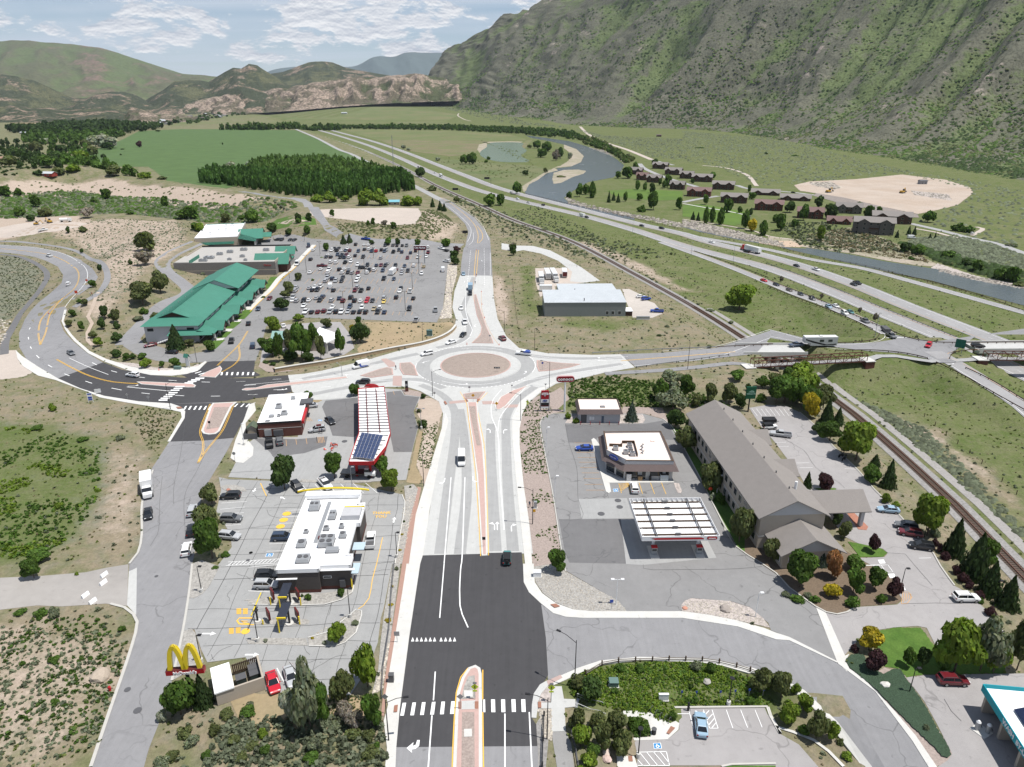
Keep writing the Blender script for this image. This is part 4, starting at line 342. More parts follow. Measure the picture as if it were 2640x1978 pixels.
wl('i',628,303,618,427,608,552,w=.2,sh=0);wl('m',532,0,520,147,w=.2,sh=0);WL.line(GP('i',668,303,658,552)+GP('m',578,3,574,73,575,113,581,137,597,173),.22,.125);wl('m',508,293,503,371,w=.2,sh=0);wl('m',499,412,489,551,473,767,w=.2,sh=0);wl('m',697,407,697,551,700,767,w=.2,sh=0);wl('n',68,403,75,551,83,767,w=.2,sh=0)
for x,s in((1246,20),(1328,18),(1408,16),(1490,15),(1570,12),(1652,10)):WL.poly(GP('M',x-8+s,1134-(x-1246)*.03,x+27+s-6,1133-(x-1246)*.03,x+26-s*.2,1238-(x-1246)*.035,x-8,1239-(x-1246)*.035),.13)
bars(WL,'M',(1897,1978,2060),1106,1210,32,3);bars(WL,'N',(58,138),1105,1208,33,4)
for x in(1340,1375,1411,1447,1483,1518,1571,1608,1645,1681):WL.poly(GP('M',x-13,634,x+13,632,x,598),.13)
YL.line(GP('m',550,767,554,551,560,413,565,350,577,308,597,283),.16,.13);YL.line(GP('m',637,288,637,400,639,551,642,767),.16,.13);wl('i',654,57,671,87,678,133,687,200,699,300,707,417,713,530,L=YL,w=.14);wl('i',733,59,712,80,704,87,710,140,723,207,729,300,733,417,736,528,L=YL,w=.14);wl('j',7,73,9,107,25,150,32,267,44,432,w=.2);wl('j',113,15,80,50,47,87,32,110,26,150,w=.16);wl('j',37,28,13,57,7,75,w=.14);WL.poly(GP('m',459,479,466,479,464,495,454,503,444,505,445,514,430,501,449,485,447,495,455,492),.13)
def arrow(tl,x,y,L_,ang,bend=0,w=.22,lane=None):
 o=G(tl,x,y);ca,sa=cos(ang),sin(ang)
 def wv(p):return NA((o[0]+p[0]*ca-p[1]*sa,o[1]+p[0]*sa+p[1]*ca,0))
 if bend==0:sh=[(-L_/2,-w/2),(L_/2-.9,-w/2),(L_/2-.9,-.5),(L_/2,0),(L_/2-.9,.5),(L_/2-.9,w/2),(-L_/2,w/2)];(lane or WL).poly([wv(p)for p in sh],.135)
 else:b=bend;(lane or WL).poly([wv(p)for p in((-L_/2,-w/2),(L_*.1,-w/2),(L_*.1,w/2),(-L_/2,w/2))],.135);(lane or WL).poly([wv(p)for p in((L_*.1,-b*w/2),(L_*.3,b*.2),(L_*.3-.2,b*.4),(L_*.1-.1,b*w/2))],.135);(lane or WL).poly([wv(p)for p in((L_*.3-.55,b*.2),(L_*.3+.45,b*.35),(L_*.3,b*1.25))],.135)
UP,DN=PI/2+.03,-PI/2;arrow('I',1825,945,3.2,DN-.05,0 or-1);arrow('I',2072,930,3.2,DN,1);arrow('J',12,440,3.,UP,1);arrow('J',128,445,3.,UP,-1);arrow('J',50,1262,3.2,UP,1);arrow('J',74,1262,3.2,UP,0);arrow('J',195,1275,3.2,UP,-1);arrow('H',1150,122,3.4,.05,1);arrow('I',400,153,3.4,.1,0);arrow('I',430,155,3.4,.1,1);arrow('E',1460,1250,3.2,PI+.5,1);arrow('E',1790,1448,3.2,-.1,1);arrow('F',120,1345,3.,1.,1);arrow('F',770,1212,3.2,PI,1);arrow('F',775,1240,3.2,PI,0);arrow('E',1885,940,3.2,DN-.3,1);arrow('E',1810,942,3.,DN-.5,0);arrow('E',1945,378,3.,DN,1);arrow('E',1800,560,3.,DN,0);arrow('E',800,1365,3.,PI,0);arrow('I',187,1022,1.8,DN,0,.3);arrow('I',430,1088,1.8,PI*.8,0,.3);arrow('I',1392,1278,2.2,UP,0,.35);arrow('L',1706,570,2.4,0,0,.35);arrow('L',2055,742,2.4,0,0,.35)
for x,y in((1410,243),(1427,227),(1452,211),(1472,195),(1496,179),(1514,162),(1540,146),(1556,130),(1632,95),(1660,82),(1690,68),(1727,54)):WL.poly(GP('H',x-38,y-4,x+38,y-5,x+34,y+5,x-42,y+6),.135 if not 1500<x<1600 else .3)
for q in((795,1258,835,1278),(960,1328,1010,1342),(1200,1383,1250,1388),(1455,1410,1525,1415),(1740,1425,1812,1427),(2040,1422,2118,1420),(555,1355,600,1372),(738,1418,795,1437),(962,1478,1050,1495),(1222,1520,1293,1528),(1512,1540,1590,1545),(1820,1548,1900,1547),(2140,1535,2209,1534),(245,1038,248,1058),(262,1120,272,1138),(315,1195,340,1220),(415,1278,450,1298),(252,972,262,955),(1095,1468,1480,1505),(2105,1455,2209,1448)):wl('D',*q,w=.28,sh=0)
wl('d',199,406,253,431,312,454,w=.2)
for d in(-.18,.18):YL.line(off(cm(GP('d',163,410,207,434,260,458,327,475,397,480),3),d),.16,.125,sh=0);YL.line(off(cm(GP('d',-20,89,67,97,133,107,187,127,217,147,227,173,213,207,182,233),3),d),.13,.1,sh=0);YL.line(off(cm(GP('d',182,233,147,263,120,293,111,330,116,368),3),d),.14,.1,sh=0);YL.line(off(cm(GP('d',116,368,133,327,143,283,160,257,182,233),3),d),.14,.1,sh=0);YL.line(off(cm(GP('h',605,92,576,172,584,200,583,230,569,263),2),d),.12,.125,sh=0);YL.line(off(cm(GP('h',673,92,639,170,621,193,593,227,569,263),2),d),.12,.125,sh=0);YL.line(off(cm(GP('d',625,428,688,367,713,328),2),d),.13,.13,sh=0);YL.line(off(cm(GP('d',687,368,687,410,667,430,637,447),2),d),.13,.13,sh=0);YL.line(off(cm(GP('f',313,414,433,405,533,397,642,388,z=0.),4),d),.15,.125,sh=0,zfix=0.)
wl('d',-20,80,100,88,173,103,217,123,243,143,252,167,245,190,213,227,187,260,w=.2,dz=.1)
for x in(1598,1640,1685,1728,1771,1812):WL.poly(GP('H',x+2,295,x+17,294,x-2,326,x-18,327),.135)
for x in(2040,2095,2140):WL.poly(GP('H',x+6,275,x+18,274,x-8,302,x-24,303),.135)
for x in(1915,1960,2005,2052,2097,2142,2187):WL.poly(GP('D',x-6,1342,x+10,1340,x+4,1366,x-12,1368),.135)
for x,y in((1680,1333),(1710,1343),(1740,1355)):WL.poly(GP('D',x-30,y+6,x+24,y-10,x+30,y-6,x-22,y+10),.135)
wl('i',37,37,167,25,340,6);wl('i',320,35,393,27,460,23)
for q in((765,132,845,125),(140,197,215,193),(35,83,110,81),(345,64,420,60),(1470,70,1700,104)):wl('I',*q,sh=0)
for q in((720,1328,880,1300),(960,1285,1080,1268),(440,1368,560,1352)):wl('E',*q,sh=0)
wl('f',56,399,167,412,233,411,333,402);wl('f',31,472,167,450,267,435,337,423);wl('f',433,386,567,376,736,368,zfix=0.);wl('f',343,430,433,421,567,407,736,393,zfix=0.);wl('g',0,369,167,365,283,363,327,353,337,340,320,328,zfix=0.);wl('g',340,348,400,347,w=.4,zfix=0.,sh=0);wl('g',0,388,200,380,300,383,400,392,477,408,zfix=0.);OL.line(GP('g',547,413,518,407,515,395,533,387,593,383,736,383,z=0.),.16,.125,zfix=0.)
for x,y in((1490,1238),(1520,1240),(1550,1243),(1580,1247)):WL.poly(GP('G',x-20,y+4,x-4,y+4,x+26,y+22,x+10,y+24),.15)
def arc(L,r,a0,a1,w=.16,dash=None):n=max(3,int(abs(a1-a0)*r/1.));L.line([NA((CC[0]+r*cos(R(a0)+(R(a1)-R(a0))*i/n),CC[1]+r*sin(R(a0)+(R(a1)-R(a0))*i/n),0))for i in range(n+1)],w,.13,sh=0 if not dash else True,dash=dash)
arc(WL,20.8,100,62);arc(WL,20.8,150,100,.35,(.6,.9));arc(WL,20.8,176,215);arc(WL,20.8,215,262,.35,(.6,.9));arc(WL,18.2,235,300);arc(WL,20.8,278,325,.35,(.6,.9));arc(WL,20.8,340,368);arc(WL,20.8,12,50,.35,(.6,.9));arc(WL,18.2,60,110);wl('e',617,97,611,167,604,217,w=.2,dash=(3,2));wl('e',604,217,603,267,611,300,622,327,615,343,w=.18);wl('e',567,372,597,360,617,346,w=.16);wl('e',656,90,657,133,657,200,w=.2,dash=(2.5,2));wl('e',674,103,674,168,w=.14)
for x in(1898,1918):wl('E',x+3,285,x-8,400,x-16,510,L=YL,w=.2)
wl('e',628,173,624,213,630,253,642,287,649,317,643,340,620,363,L=OL,w=.12);wl('e',648,213,650,267,667,317,683,347,698,368,L=OL,w=.12);YL.line(GP('b',213,425,240,442,267,464,287,485,295,507,295,525,304,516,303,502,293,488),.22,.12);wl('b',207,430,233,448,263,473,279,493,278,510,272,522,w=.18);wl('b',230,432,260,447,293,473,308,493,318,518,w=.18);wl('e',612,81,621,73,625,63,625,45,w=.16);dv=G('e',401,263)-G('e',393,282);dv=dv[:2]/nrm(dv[:2])
for x0,x1,y,n2 in((400,1400,848,1),(300,1400,742,2),(300,1420,655,2),(420,1460,575,2),(440,1480,492,2),(600,1500,430,2),(590,1500,362,2),(640,1500,305,2),(840,1500,258,1)):
 a,b2=G('E',x0,y),G('E',x1,y);L_=nrm(b2[:2]-a[:2]);e=(b2[:2]-a[:2])/L_
 for k in range(int(L_/2.75)):p=a[:2]+e*k*2.75;OL.line([NA((*p,0)),NA((*(p+dv*5.2*n2),0))],.12,.1,sh=0)
for q in((1915,1084,2134,1072),(1905,1132,2130,1118),(1900,1185,2115,1166),(1930,1228,2105,1215),(1950,1325,2080,1318),(1980,1385,2065,1378)):wl('H',*q,w=.11,dz=.1,sh=0)
for q in((455,1195,605,1190),(425,1250,585,1245),(400,1308,560,1302),(372,1365,530,1358),(345,1425,500,1418),(318,1485,480,1478),(290,1548,450,1543),(600,975,660,1045),(710,970,775,1035),(820,968,890,1040),(930,965,1010,1045),(1040,960,1130,1045),(1145,958,1250,1045)):wl('I',*q,w=.11,dz=.1,sh=0)
for q in((0,220,240,232),(20,125,90,128),(0,28,240,5)):wl('M',*q,w=.11,dz=.1,sh=0)
wl('m',78,283,97,320,w=.16,dz=.1,sh=0)
for k in range(13):wl('I',0+k*33,1640-k*2,-38+k*33,1668-k*2,w=.14,dz=.1,sh=0)
wl('i',-13,547,143,537,w=.12,dz=.1,sh=0);wl('i',-20,557,133,550,w=.12,dz=.1,sh=0);wl('i',80,320,97,357,L=YL,w=.18,dz=.1,sh=0);YL.line(GP('i',431,476,423,513,414,552)+GP('m',337,43,328,93,313,113,299,122),.14,.1)
for x,y in((467,1223),(440,1277),(412,1333),(385,1392)):p=G('I',x,y);YL.poly([NA((p[0]+.95*cos(a*PI/8),p[1]+.85*sin(a*PI/8),0))for a in range(16)],.1)
for x,y in((1945,388),(1998,388),(1884,548),(1940,544)):
 for k in range(6):YL.poly(GP('L',x-18+2,y-24+k*8,x+22,y-26+k*8,x+20,y-20+k*8,x-20,y-18+k*8),.1)
p=G('l',667,183);YL.poly([NA((p[0]+.75*cos(a*PI/8),p[1]+.75*sin(a*PI/8),0))for a in range(16)],.1);YL.line(GP('l',687,147,650,147,644,154,650,163,690,165),.3,.1);YL.line(GP('l',680,156,653,155,663,160,683,163),.2,.1)
for q in((738,545,890,545),(757,628,905,628),(767,670,918,670),(778,712,925,712),(790,757,938,757),(803,804,950,804),(818,853,968,853),(828,903,982,903),(838,953,1000,953)):wl('J',*q,w=.11,dz=.1,sh=0,L=OL)
for q in((1297,890,1327,983),(1395,888,1430,985),(1490,888,1530,988),(1122,895,1145,978),(1200,890,1222,976))+tuple((1124+k*3.,902+k*12,1205+k*2,892+k*4-2)for k in range(6)):wl('J',*q,w=.11,dz=.1,sh=0,L=YL)
for q in((460,585,465,640),(545,580,552,628),(632,570,642,622),(722,560,730,615),(780,556,792,608))+tuple((722+k*12,560,722+k*12+8,612)for k in range(5))+tuple((615+k*16,388+k*2,640+k*16,425)for k in range(4))+((1385,165,1395,195),(1180,690,1190,720)):wl('I',*q,w=.11,dz=.11,sh=0,L=OL)
for k in range(9):wl('K',222+k*33,268-k*0,262+k*33,320,w=.1,dz=.1,sh=0)
for q in((400,515,470,513),(415,545,490,542),(545,665,640,663),(570,700,665,698),(1050,1415,1215,1410),(1100,1462,1252,1462),(1215,1410,1252,1462),(1130,1412,1160,1460),(1165,1411,1200,1460),(1440,1360,1530,1358),(1290,1135,1340,1130),(900,705,990,712),(830,600,910,605)):wl('K',*q,w=.11,dz=.1,sh=0)
for c in((1140,1372,1185,1370,1198,1398,1155,1400),(1215,1475,1260,1473,1275,1503,1230,1506),(1295,1560,1330,1558,1345,1592,1310,1595)):WL.poly(GP('K',*c),.1)
for q in((910,10,1100,8),(1000,65,1145,66),(1600,258,1650,262)):wl('O',*q,w=.11,dz=.1,sh=0)
for k in range(5):wl('O',1225+k*16,235+k*2,1212+k*18,320-k*10,w=.11,dz=.1,sh=0,L=OL)
OL.line(GP('o',405,77,423,76,433,90,420,107,403,108),.12,.1)
for q in((1502,1190,1542,1342),(1622,1190,1672,1340),(1692,1190,1742,1340),(1672,1340,1742,1340),(1668,1195,1628,1240),(1698,1222,1645,1280),(1712,1258,1660,1320),(1724,1295,1690,1338),(1808,1190,1862,1338),(1925,1190,1982,1335),(2042,1190,2100,1332),(1412,1222,1505,1222),(1090,1535,1320,1530),(1320,1530,1346,1645),(1105,1540,1190,1645),(1160,1535,1250,1645),(1215,1533,1310,1643),(1270,1532,1340,1620),(1090,1600,1130,1645),(1086,1645,1346,1645)):wl('N',*q,w=.11,dz=.1,sh=0)
BL=Lines()
for tl,c in(('i',(97,522,118,521,115,531,94,532)),('j',(357,314,371,313,373,322,359,323)),('n',(404,487,425,486,428,502,406,503)),('i',(245,137,257,137,258,141,246,142)),('m',(31,13,52,11,48,19,28,21))):q=GP(tl,*c);cx=sum(q)/4;WL.poly(q,.1);BL.poly([cx+(p-cx)*.86 for p in q],.112);u_,v_=(q[1]-q[0])/2,(q[0]-q[3])/2;WL.line([cx+u_*.35*cos(a)+v_*(.45*sin(a)-.15)for a in np.linspace(2.2,6.,9)],.12,.122,sh=0);WL.line([cx+v_*.6-u_*.1,cx+v_*.1-u_*.05,cx+v_*.05+u_*.3,cx-v_*.4+u_*.5],.14,.124,sh=0)
BL.mk('disabled_bay_marking',M_BLUEP);WL.mk('road_markings',M_WHITE);YL.mk('road_markings',M_YELLOW);OL.mk('road_markings',M_ORANGE);ax=G('m',87,80);bx_=G('m',197,80);LOTP=NA([p[:2]for p in GP('i',-37,305,83,313,200,317,333,319,487,353,493,373,480,467,464,552)+GP('m',391,0,368,120,360,147,352,213,327,280,277,355,100,347,53,347,20,300,-7,257)+GP('l',567,267,547,233,530,180,503,182,513,100,550,82,587,20,607,-7)+GP('h',670,500,660,393)]);jr=random.Random(5);ea=NA((cos(R(2.8)),sin(R(2.8))));eb=NA((-ea[1],ea[0]));o_=LOTP.mean(0)
def clipline(P):
 out,cur=[],[];P=cm([NA((*p,0))for p in P],.6);ins=inside(NA([p[:2]for p in P]),LOTP)
 for p,k in zip(P,ins):
  if k:cur.append(p)
  else:
   if len(cur)>2:out.append(cur)
   cur=[]
 if len(cur)>2:out.append(cur)
 return out
for k in range(-9,10):
 for d,e in((ea,eb),(eb,ea)):
  base=o_+d*(k*4.4+jr.uniform(-.4,.4));w1=[base+e*s*6+d*jr.uniform(-.28,.28)for s in range(-8,9)]
  if d is eb and jr.random()<.12:continue
  for run in clipline(w1):KL.line(run,jr.choice((.07,.09,.11)),.085,sh=0)
for k in range(34):
 q=o_+ea*jr.uniform(-22,22)+eb*jr.uniform(-30,30);a=jr.uniform(0,6.28);w1=[q]
 for s in range(5):a+=jr.uniform(-.7,.7);w1.append(w1[-1]+NA((cos(a),sin(a)))*jr.uniform(.8,1.6))
 for run in clipline(w1):KL.line(run,.06,.087,sh=0)
for tl,c in(('k',(110,110,160,167,200,190,230,233,287,270,300,283)),('k',(400,440,447,443,467,467,513,520)),('O',(1220,325,1500,318,1680,322)),('j',(220,127,230,180,253,253,257,342,268,400,202,402)),('n',(377,0,378,12,500,15,633,13,700,7)),('h',(533,143,520,233,500,333,500,380)),('h',(600,213,567,283,533,350,533,467)),('h',(467,300,460,367,453,467,433,500)),('I',(-40,870,120,860,340,850)),('O',(1560,1100,1620,1200,1700,1280)),):KL.line(GP(tl,*c),.06,.095 if tl not in 'Jj' else .1)
KL.mk('crack_sealing',M_CRACK)
for tl,x,y,r in(('L',1122,1194,.62),('L',1040,1024,.5),('L',1275,100,.35),('I',965,598,.75),('I',870,622,.7),('J',1115,1042,.75),('J',1130,1098,.75),('J',970,1157,.8),('H',2165,1560,.4),('H',2140,1625,.4),('I',157,1560,.35),):p=G(tl,x,y);v=[(p[0]+r*cos(a*PI/10),p[1]+r*sin(a*PI/10),p[2]+.115)for a in range(20)];tag(pyd('manhole_cover',v,[tuple(range(20))],MD),kind='structure')
txt=text('THANK\nYOU',1.5,M_YELLOW,None,(*G('i',427,411)[:2],.11),(0,0,R(3)),'road_lettering',.003,sx=.8,bold=.02);tag(txt,kind='structure')
def roof_mat(name,c,ang=0.,rib=.45,dark=.75,rough=.6,metal=0.):m,n,b=new_mat(name);b.inputs['Roughness'].default_value=rough;b.inputs['Specular IOR Level'].default_value=.3;g=n.add('ShaderNodeTexCoord').outputs['Object'];nz=n.noise(g,.35,5,.6);f=n.math('ADD',.86,n.math('MULTIPLY',nz,.28));f=n.math('MULTIPLY',f,n.math('ADD',.93,n.math('MULTIPLY',n.noise(g,5.,3,.7),.14)));n.put(b.inputs['Base Color'],n.mix(1.,c,f,'MULTIPLY'));return m
R_SHINGLE=mat('grey_shingle',(.235,.215,.2),.92,var=.05,scale=.25,fine=.1,fs_=6);R_BROWN=mat('brown_shingle',(.135,.105,.1),.92,var=.08,scale=.4,fine=.12,fs_=6);R_REDSH=mat('red_brown_shingle',(.2,.135,.125),.92,var=.06,scale=.3,fine=.1,fs_=4);RW_=mat('white_membrane',(.86,.86,.86),.6,var=.03,scale=.2);R_PINK=mat('pinkish_membrane',(.74,.635,.575),.8,var=.04,scale=.25);R_GREYM=mat('grey_membrane',(.4,.385,.36),.9,var=.05,scale=.15,fine=.08,fs_=2);RG=roof_mat('green_standing_seam',(.055,.2,.145));R_STEEL=roof_mat('pale_steel_roof',(.5,.53,.55),rough=.45);W_BROWN=mat('dark_taupe_siding',(.085,.075,.07),.8,var=.05,scale=.8);W_BRICK=mat('dark_red_brick',(.115,.048,.038),.85,var=.12,scale=1.2,fine=.2,fs_=9);W_CMU=mat('grey_block',(.2,.185,.175),.9,var=.1,scale=.5,fine=.15,fs_=2.5);WB=mat('beige_stucco',(.4,.35,.29),.9,var=.04,scale=.4);WO=mat('off_white_wall',(.55,.54,.52),.85,var=.04,scale=.5);W_GREY=mat('grey_wall',(.26,.265,.275),.85,var=.04,scale=.5);W_PALEW=mat('pale_grey_wall',(.46,.46,.47),.85,var=.04,scale=.5);WLG=mat('dark_log',(.075,.042,.032),.85,var=.12,scale=1.2);W_LOGR=mat('red_log',(.115,.042,.032),.85,var=.12,scale=1.2);W_GREYLOG=mat('grey_log',(.12,.11,.1),.85,var=.12,scale=1.2);M_TEAL=mat('teal_paint',(0.,.3,.36),.5);MY_=mat('yellow_plastic',(.72,.55,.03),.4);M_MAROON=mat('maroon_panel',(.11,.02,.02),.5);M_SOLAR=mat('solar_cells',(.03,.048,.115),.25,var=.1,scale=1,spec=.6);M_STONEW=mat('tan_stone_wall',(.36,.27,.17),.9,var=.15,scale=.6,fine=.25,fs_=2)
def gable(mb,x0,x1,y0,y1,z0,z1,m,axis='y',over=.6,thick=.25,wall=None,hip=0.):
 X0,X1,Y0,Y1=x0-over,x1+over,y0-over,y1+over
 if axis=='y':mx=(x0+x1)/2;dz=(z1-z0)*over/((x1-x0)/2);a=[(X0,Y0,z0-dz),(mx,Y0+hip,z1),(X1,Y0,z0-dz),(X0,Y1,z0-dz),(mx,Y1-hip,z1),(X1,Y1,z0-dz)];gw=[((x0,y0,z0),(x1,y0,z0),(mx,y0,z1)),((x1,y1,z0),(x0,y1,z0),(mx,y1,z1))]
 else:my=(y0+y1)/2;dz=(z1-z0)*over/((y1-y0)/2);a=[(X1,Y0,z0-dz),(X1-hip,my,z1),(X1,Y1,z0-dz),(X0,Y0,z0-dz),(X0+hip,my,z1),(X0,Y1,z0-dz)];gw=[((x1,y0,z0),(x1,y1,z0),(x1,my,z1)),((x0,y1,z0),(x0,y0,z0),(x0,my,z1))]
 t_=Vector((0,0,thick));up=[tuple(Vector(p)+t_)for p in a];v=a+up
 if hip:f=[(6,9,10,7),(7,10,11,8),(0,1,4,3)[::1],(1,2,5,4),(6,7,8),(9,11,10),(0,6,8,2),(3,5,11,9),(0,3,9,6),(2,8,11,5)]
 else:f=[(6,9,10,7),(7,10,11,8),(0,1,4,3),(1,2,5,4),(0,6,7,1),(1,7,8,2),(3,4,10,9),(4,5,11,10),(0,3,9,6),(2,8,11,5)]
 mb.add(v,f,m)
 if wall:
  for g in gw:mb.add(g,[(0,1,2)],wall)
 return mb
def hvac(parent,x,y,z,w=2.,d=1.6,h=1.1,fans=2,m=None,rot=0.):
 mb=MB();mb.box(-w/2,w/2,-d/2,d/2,.12,h,m or MG,rot,(x,y,z));mb.box(-w/2-.1,w/2+.1,-d/2-.1,d/2+.1,0,.12,MD,rot,(x,y,z));o=mb.mk('rooftop_unit',parent);f=MB();cols=fans if fans<=2 else fans//2
 for i in range(fans):cx=x+(i%cols-(cols-1)/2)*w/(cols+.1);cy=y+(0 if fans<=2 else(i//cols-.5)*d*.5);f.bar((cx,cy,z+h),(cx,cy,z+h+.12),min(w/cols,d/(1 if fans<=2 else 2))*.38,MD,12)
 if fans:f.mk('fan',o)
 return o
def window(parent,x0,x1,y,z0,z1,side='y',out=-1,fr=MW,t_=.05):
 a,b_=MB(),MB()
 if side=='y':a.box(x0-.08,x1+.08,min(y,y+out*t_),max(y,y+out*t_),z0-.08,z1+.08,fr);b_.box(x0,x1,min(y,y+out*(t_+.015)),max(y,y+out*(t_+.015)),z0,z1,M_WIN)
 else:a.box(min(y,y+out*t_),max(y,y+out*t_),x0-.08,x1+.08,z0-.08,z1+.08,fr);b_.box(min(y,y+out*(t_+.015)),max(y,y+out*(t_+.015)),x0,x1,z0,z1,M_WIN)
 o=a.mk('window',parent);b_.mk('pane',o);return o
mcl=G('m',87,80);fr=Frame(mcl,(mcl[0]+10*cos(R(2.8)),mcl[1]+10*sin(R(2.8))));B=empty('restaurant',(*fr.o,.06),fr.a,'fast food restaurant with white flat roof, dark siding and yellow arch beams','restaurant');HM=5.4;foot_m=[(0,0),(7.6,0),(7.6,.9),(13.3,.9),(13.3,4.),(12.2,4.),(12.2,15),(13.,15),(13.,22.5),(11.6,22.5),(11.6,26.4),(0,26.4)];MB().prism(foot_m,.5,HM-.9,W_BROWN).mk('wall',B);MB().prism([(p[0]+(.03 if p[0]>6 else-.03),p[1]+(.03 if p[1]>5 else-.03))for p in foot_m],0,.7,W_BRICK).mk('plinth',B);sd=MB()
for k in range(11):z0_=.75+k*.36;sd.box(-.04,7.64,-.04,0.,z0_,z0_+.33,W_BROWN);sd.box(7.64,13.34,.86,.9,z0_,z0_+.33,W_BROWN)
tag(sd.mk('siding',B),kind='stuff');pr=MB().prism(foot_m,HM-.9,HM-.25,RW_);pr.mk('roof',B);cp=MB();n_=len(foot_m)
for i in range(n_):a,b2=foot_m[i],foot_m[(i+1)%n_];x0,x1,y0,y1=min(a[0],b2[0]),max(a[0],b2[0]),min(a[1],b2[1]),max(a[1],b2[1]);cp.box(x0-.17,x1+.17,y0-.17,y1+.17,HM-.75,HM+.12+.004*i,RW_)
cp.mk('parapet',B);bx('raised_parapet',B,-.2,11.7,25.,26.7,HM,HM+.9,RW_);ar=MB()
for i in range(16):t0,t1=i/16,(i+1)/16;f0=lambda t:(-2.2+15.6*t,26.95,HM+.9+.75*(1-(2*t-1)**2));a,b2=f0(t0),f0(t1);ar.add([(a[0],26.8,a[2]-.3),(b2[0],26.8,b2[2]-.3),(b2[0],26.8,b2[2]),(a[0],26.8,a[2]),(a[0],27.15,a[2]-.3),(b2[0],27.15,b2[2]-.3),(b2[0],27.15,b2[2]),(a[0],27.15,a[2])],[(0,1,2,3),(5,4,7,6),(3,2,6,7),(4,5,1,0)],MY_)
ar.mk('arch_beam',B);bx('arch_beam',B,-.75,-.45,14.5,19.,HM-1.4,HM-1.,MY_);bx('arch_beam',B,9.2,13.4,19.8,20.1,HM+.75,HM+1.,MY_);bx('roof_screen',B,9.,12.9,16.5,19.8,HM-.3,HM+.9,W_PALEW)
for y0,y1 in((9.,11.6),(1.4,4.6)):MB().box(13.35-1.1,14.6,y0,y1,2.9,3.05,mat('pale_blue_awning',(.42,.52,.58),.5)).mk('awning',B);window(B,y0+.3,y1-.3,12.24 if y0>4 else 13.34,1.3,2.4,'x',1)
bx('lamp_bar',B,-.3,3.6,-.5,-.05,3.4,3.5,MW);bx('lamp_bar',B,7.9,14.2,.2,.8,4.6,4.7,MW);bx('service_box',B,11.2,12.2,.35,.85,.7,2.3,MD);window(B,8.2,9.6,.86,2.6,3.);MB().bar((13.35,.6,0),(13.35,.6,2.6),.09,MY_).mk('gas_pipe',B)
for w_ in((4.2,3.,2.4,2.,.9,2),(2.6,21.5,2.,2.4,1.3,2),(7.,18.,1.3,2.6,1.,2),(2.8,8.,1.6,2.,.9,1),(7.6,8.4,2.8,3.2,1.2,4),(10.4,10.5,1.2,1.2,1.,1),(6.6,13.2,1.,1.,.8,1),(9.2,5.6,2.4,1.2,.8,0),(2.7,12.4,.8,.8,.6,1),(9.6,13.8,.8,.8,.9,1)):hvac(B,w_[0],w_[1],HM-.25,*w_[2:5],w_[5])
bx('roof_duct',B,4.9,5.7,8.6,24,HM-.25,HM-.12,MG);bx('roof_hatch',B,5.6,6.6,9.7,10.5,HM-.25,HM+.2,M_MAROON);nl,nr,fl_=G0('l',585,350,2.6),G0('l',717,308,2.4),G0('l',567,287,2.6);fr=Frame(nl,nr,fl_);B=empty('bin_store',(*fr.o,.05),fr.a,'bin store with half white roof and brown slatted gates beside the arch sign','bin store');ww,dd=fr.w,fr.d;MB().box(0,ww,0,.3,0,2.4,WB).box(0,.3,.3,dd,0,2.3,WB).box(ww-.3,ww,.3,dd,0,2.4,WB).mk('wall',B);bx('roof',B,-.15,ww*.38,-.15,dd+.2,2.4,2.65,RW_)
for k in range(14):x0=ww*.42+k*(ww*.55/14);bx('slat',B,x0,x0+ww*.55/14-.07,dd-.1,dd-.03,.15,2.2,M_WOOD)
MB().box(ww*.41,ww-.3,dd-.02,dd+.06,.4,.55,MD).box(ww*.41,ww-.3,dd-.02,dd+.06,1.8,1.95,MD).mk('gate_frame',B)
for k,(x0,w_,lab)in enum(((ww*.45,1.5,'small dark wheeled bin inside the bin store'),(ww*.74,1.9,'large dark skip with twin lids inside the bin store'))):
 o=empty('bin',(*fr.world(x0,dd*.45),.05),fr.a,lab,'bin');MB().box(0,w_,0,1.5+k*1.2,.1,1.25,mat('bin_green',(.03,.045,.045),.6)).mk('body',o)
 for j in range(1+k):bx('lid',o,-.05,w_+.05,-.05+j*1.35,1.25+j*1.35+.1,1.25,1.36,MD)
nl,nr=G('i',77,189),G('i',200,181);fr=Frame(nl,nr,G0('i',67,68,4.4));B=empty('station_shop',(*fr.o,.06),fr.a,'brick petrol station shop with a white flat roof left of the red canopy','shop');w_,d_=fr.w,fr.d;bx('wall',B,0,w_,0,d_,0,4.,W_BRICK);bx('roof',B,.15,w_-.15,.15,d_-.15,4.,4.15,RW_);MB().box(-.1,w_+.1,-.1,.2,4.,4.45,MK).box(-.1,.2,.2,d_,4.,4.44,RW_).box(w_-.2,w_+.1,.2,d_,4.,4.46,RW_).box(.2,w_-.2,d_-.2,d_+.1,4.,4.43,RW_).mk('parapet',B);bx('string_course',B,-.02,w_+.02,-.03,0,2.5,2.62,SI);bx('red_band',B,w_+.1,w_+.7,1,d_*.5,3.,3.9,M_RED);bx('canopy',B,w_-1.5,w_+2.,d_*.55,d_*.72,4.4,4.9,MD)
for k in range(3):window(B,1.5+k*3.5+1,4+k*3.5+1,w_+.02,.7,2.6,'x',1,M_RED)
MB().box(1.6,3.4,-.5,-.05,.6,2.4,MG).box(4.,6.5,-.6,-.05,.5,2.2,MD).mk('meter_bank',B)
for q in((4.2,d_*.52,1.5,1.7,1.1,1),(6.4,d_*.27,1.5,1.4,1.,1),(3.,d_*.22,1.2,1.2,.5,0),(7.4,d_*.82,1.,1.,.9,0),(2.4,d_*.08,1.,.7,.3,0),(5,d_*.22,.7,.9,.6,1)):hvac(B,q[0],q[1],4.15,*q[2:])
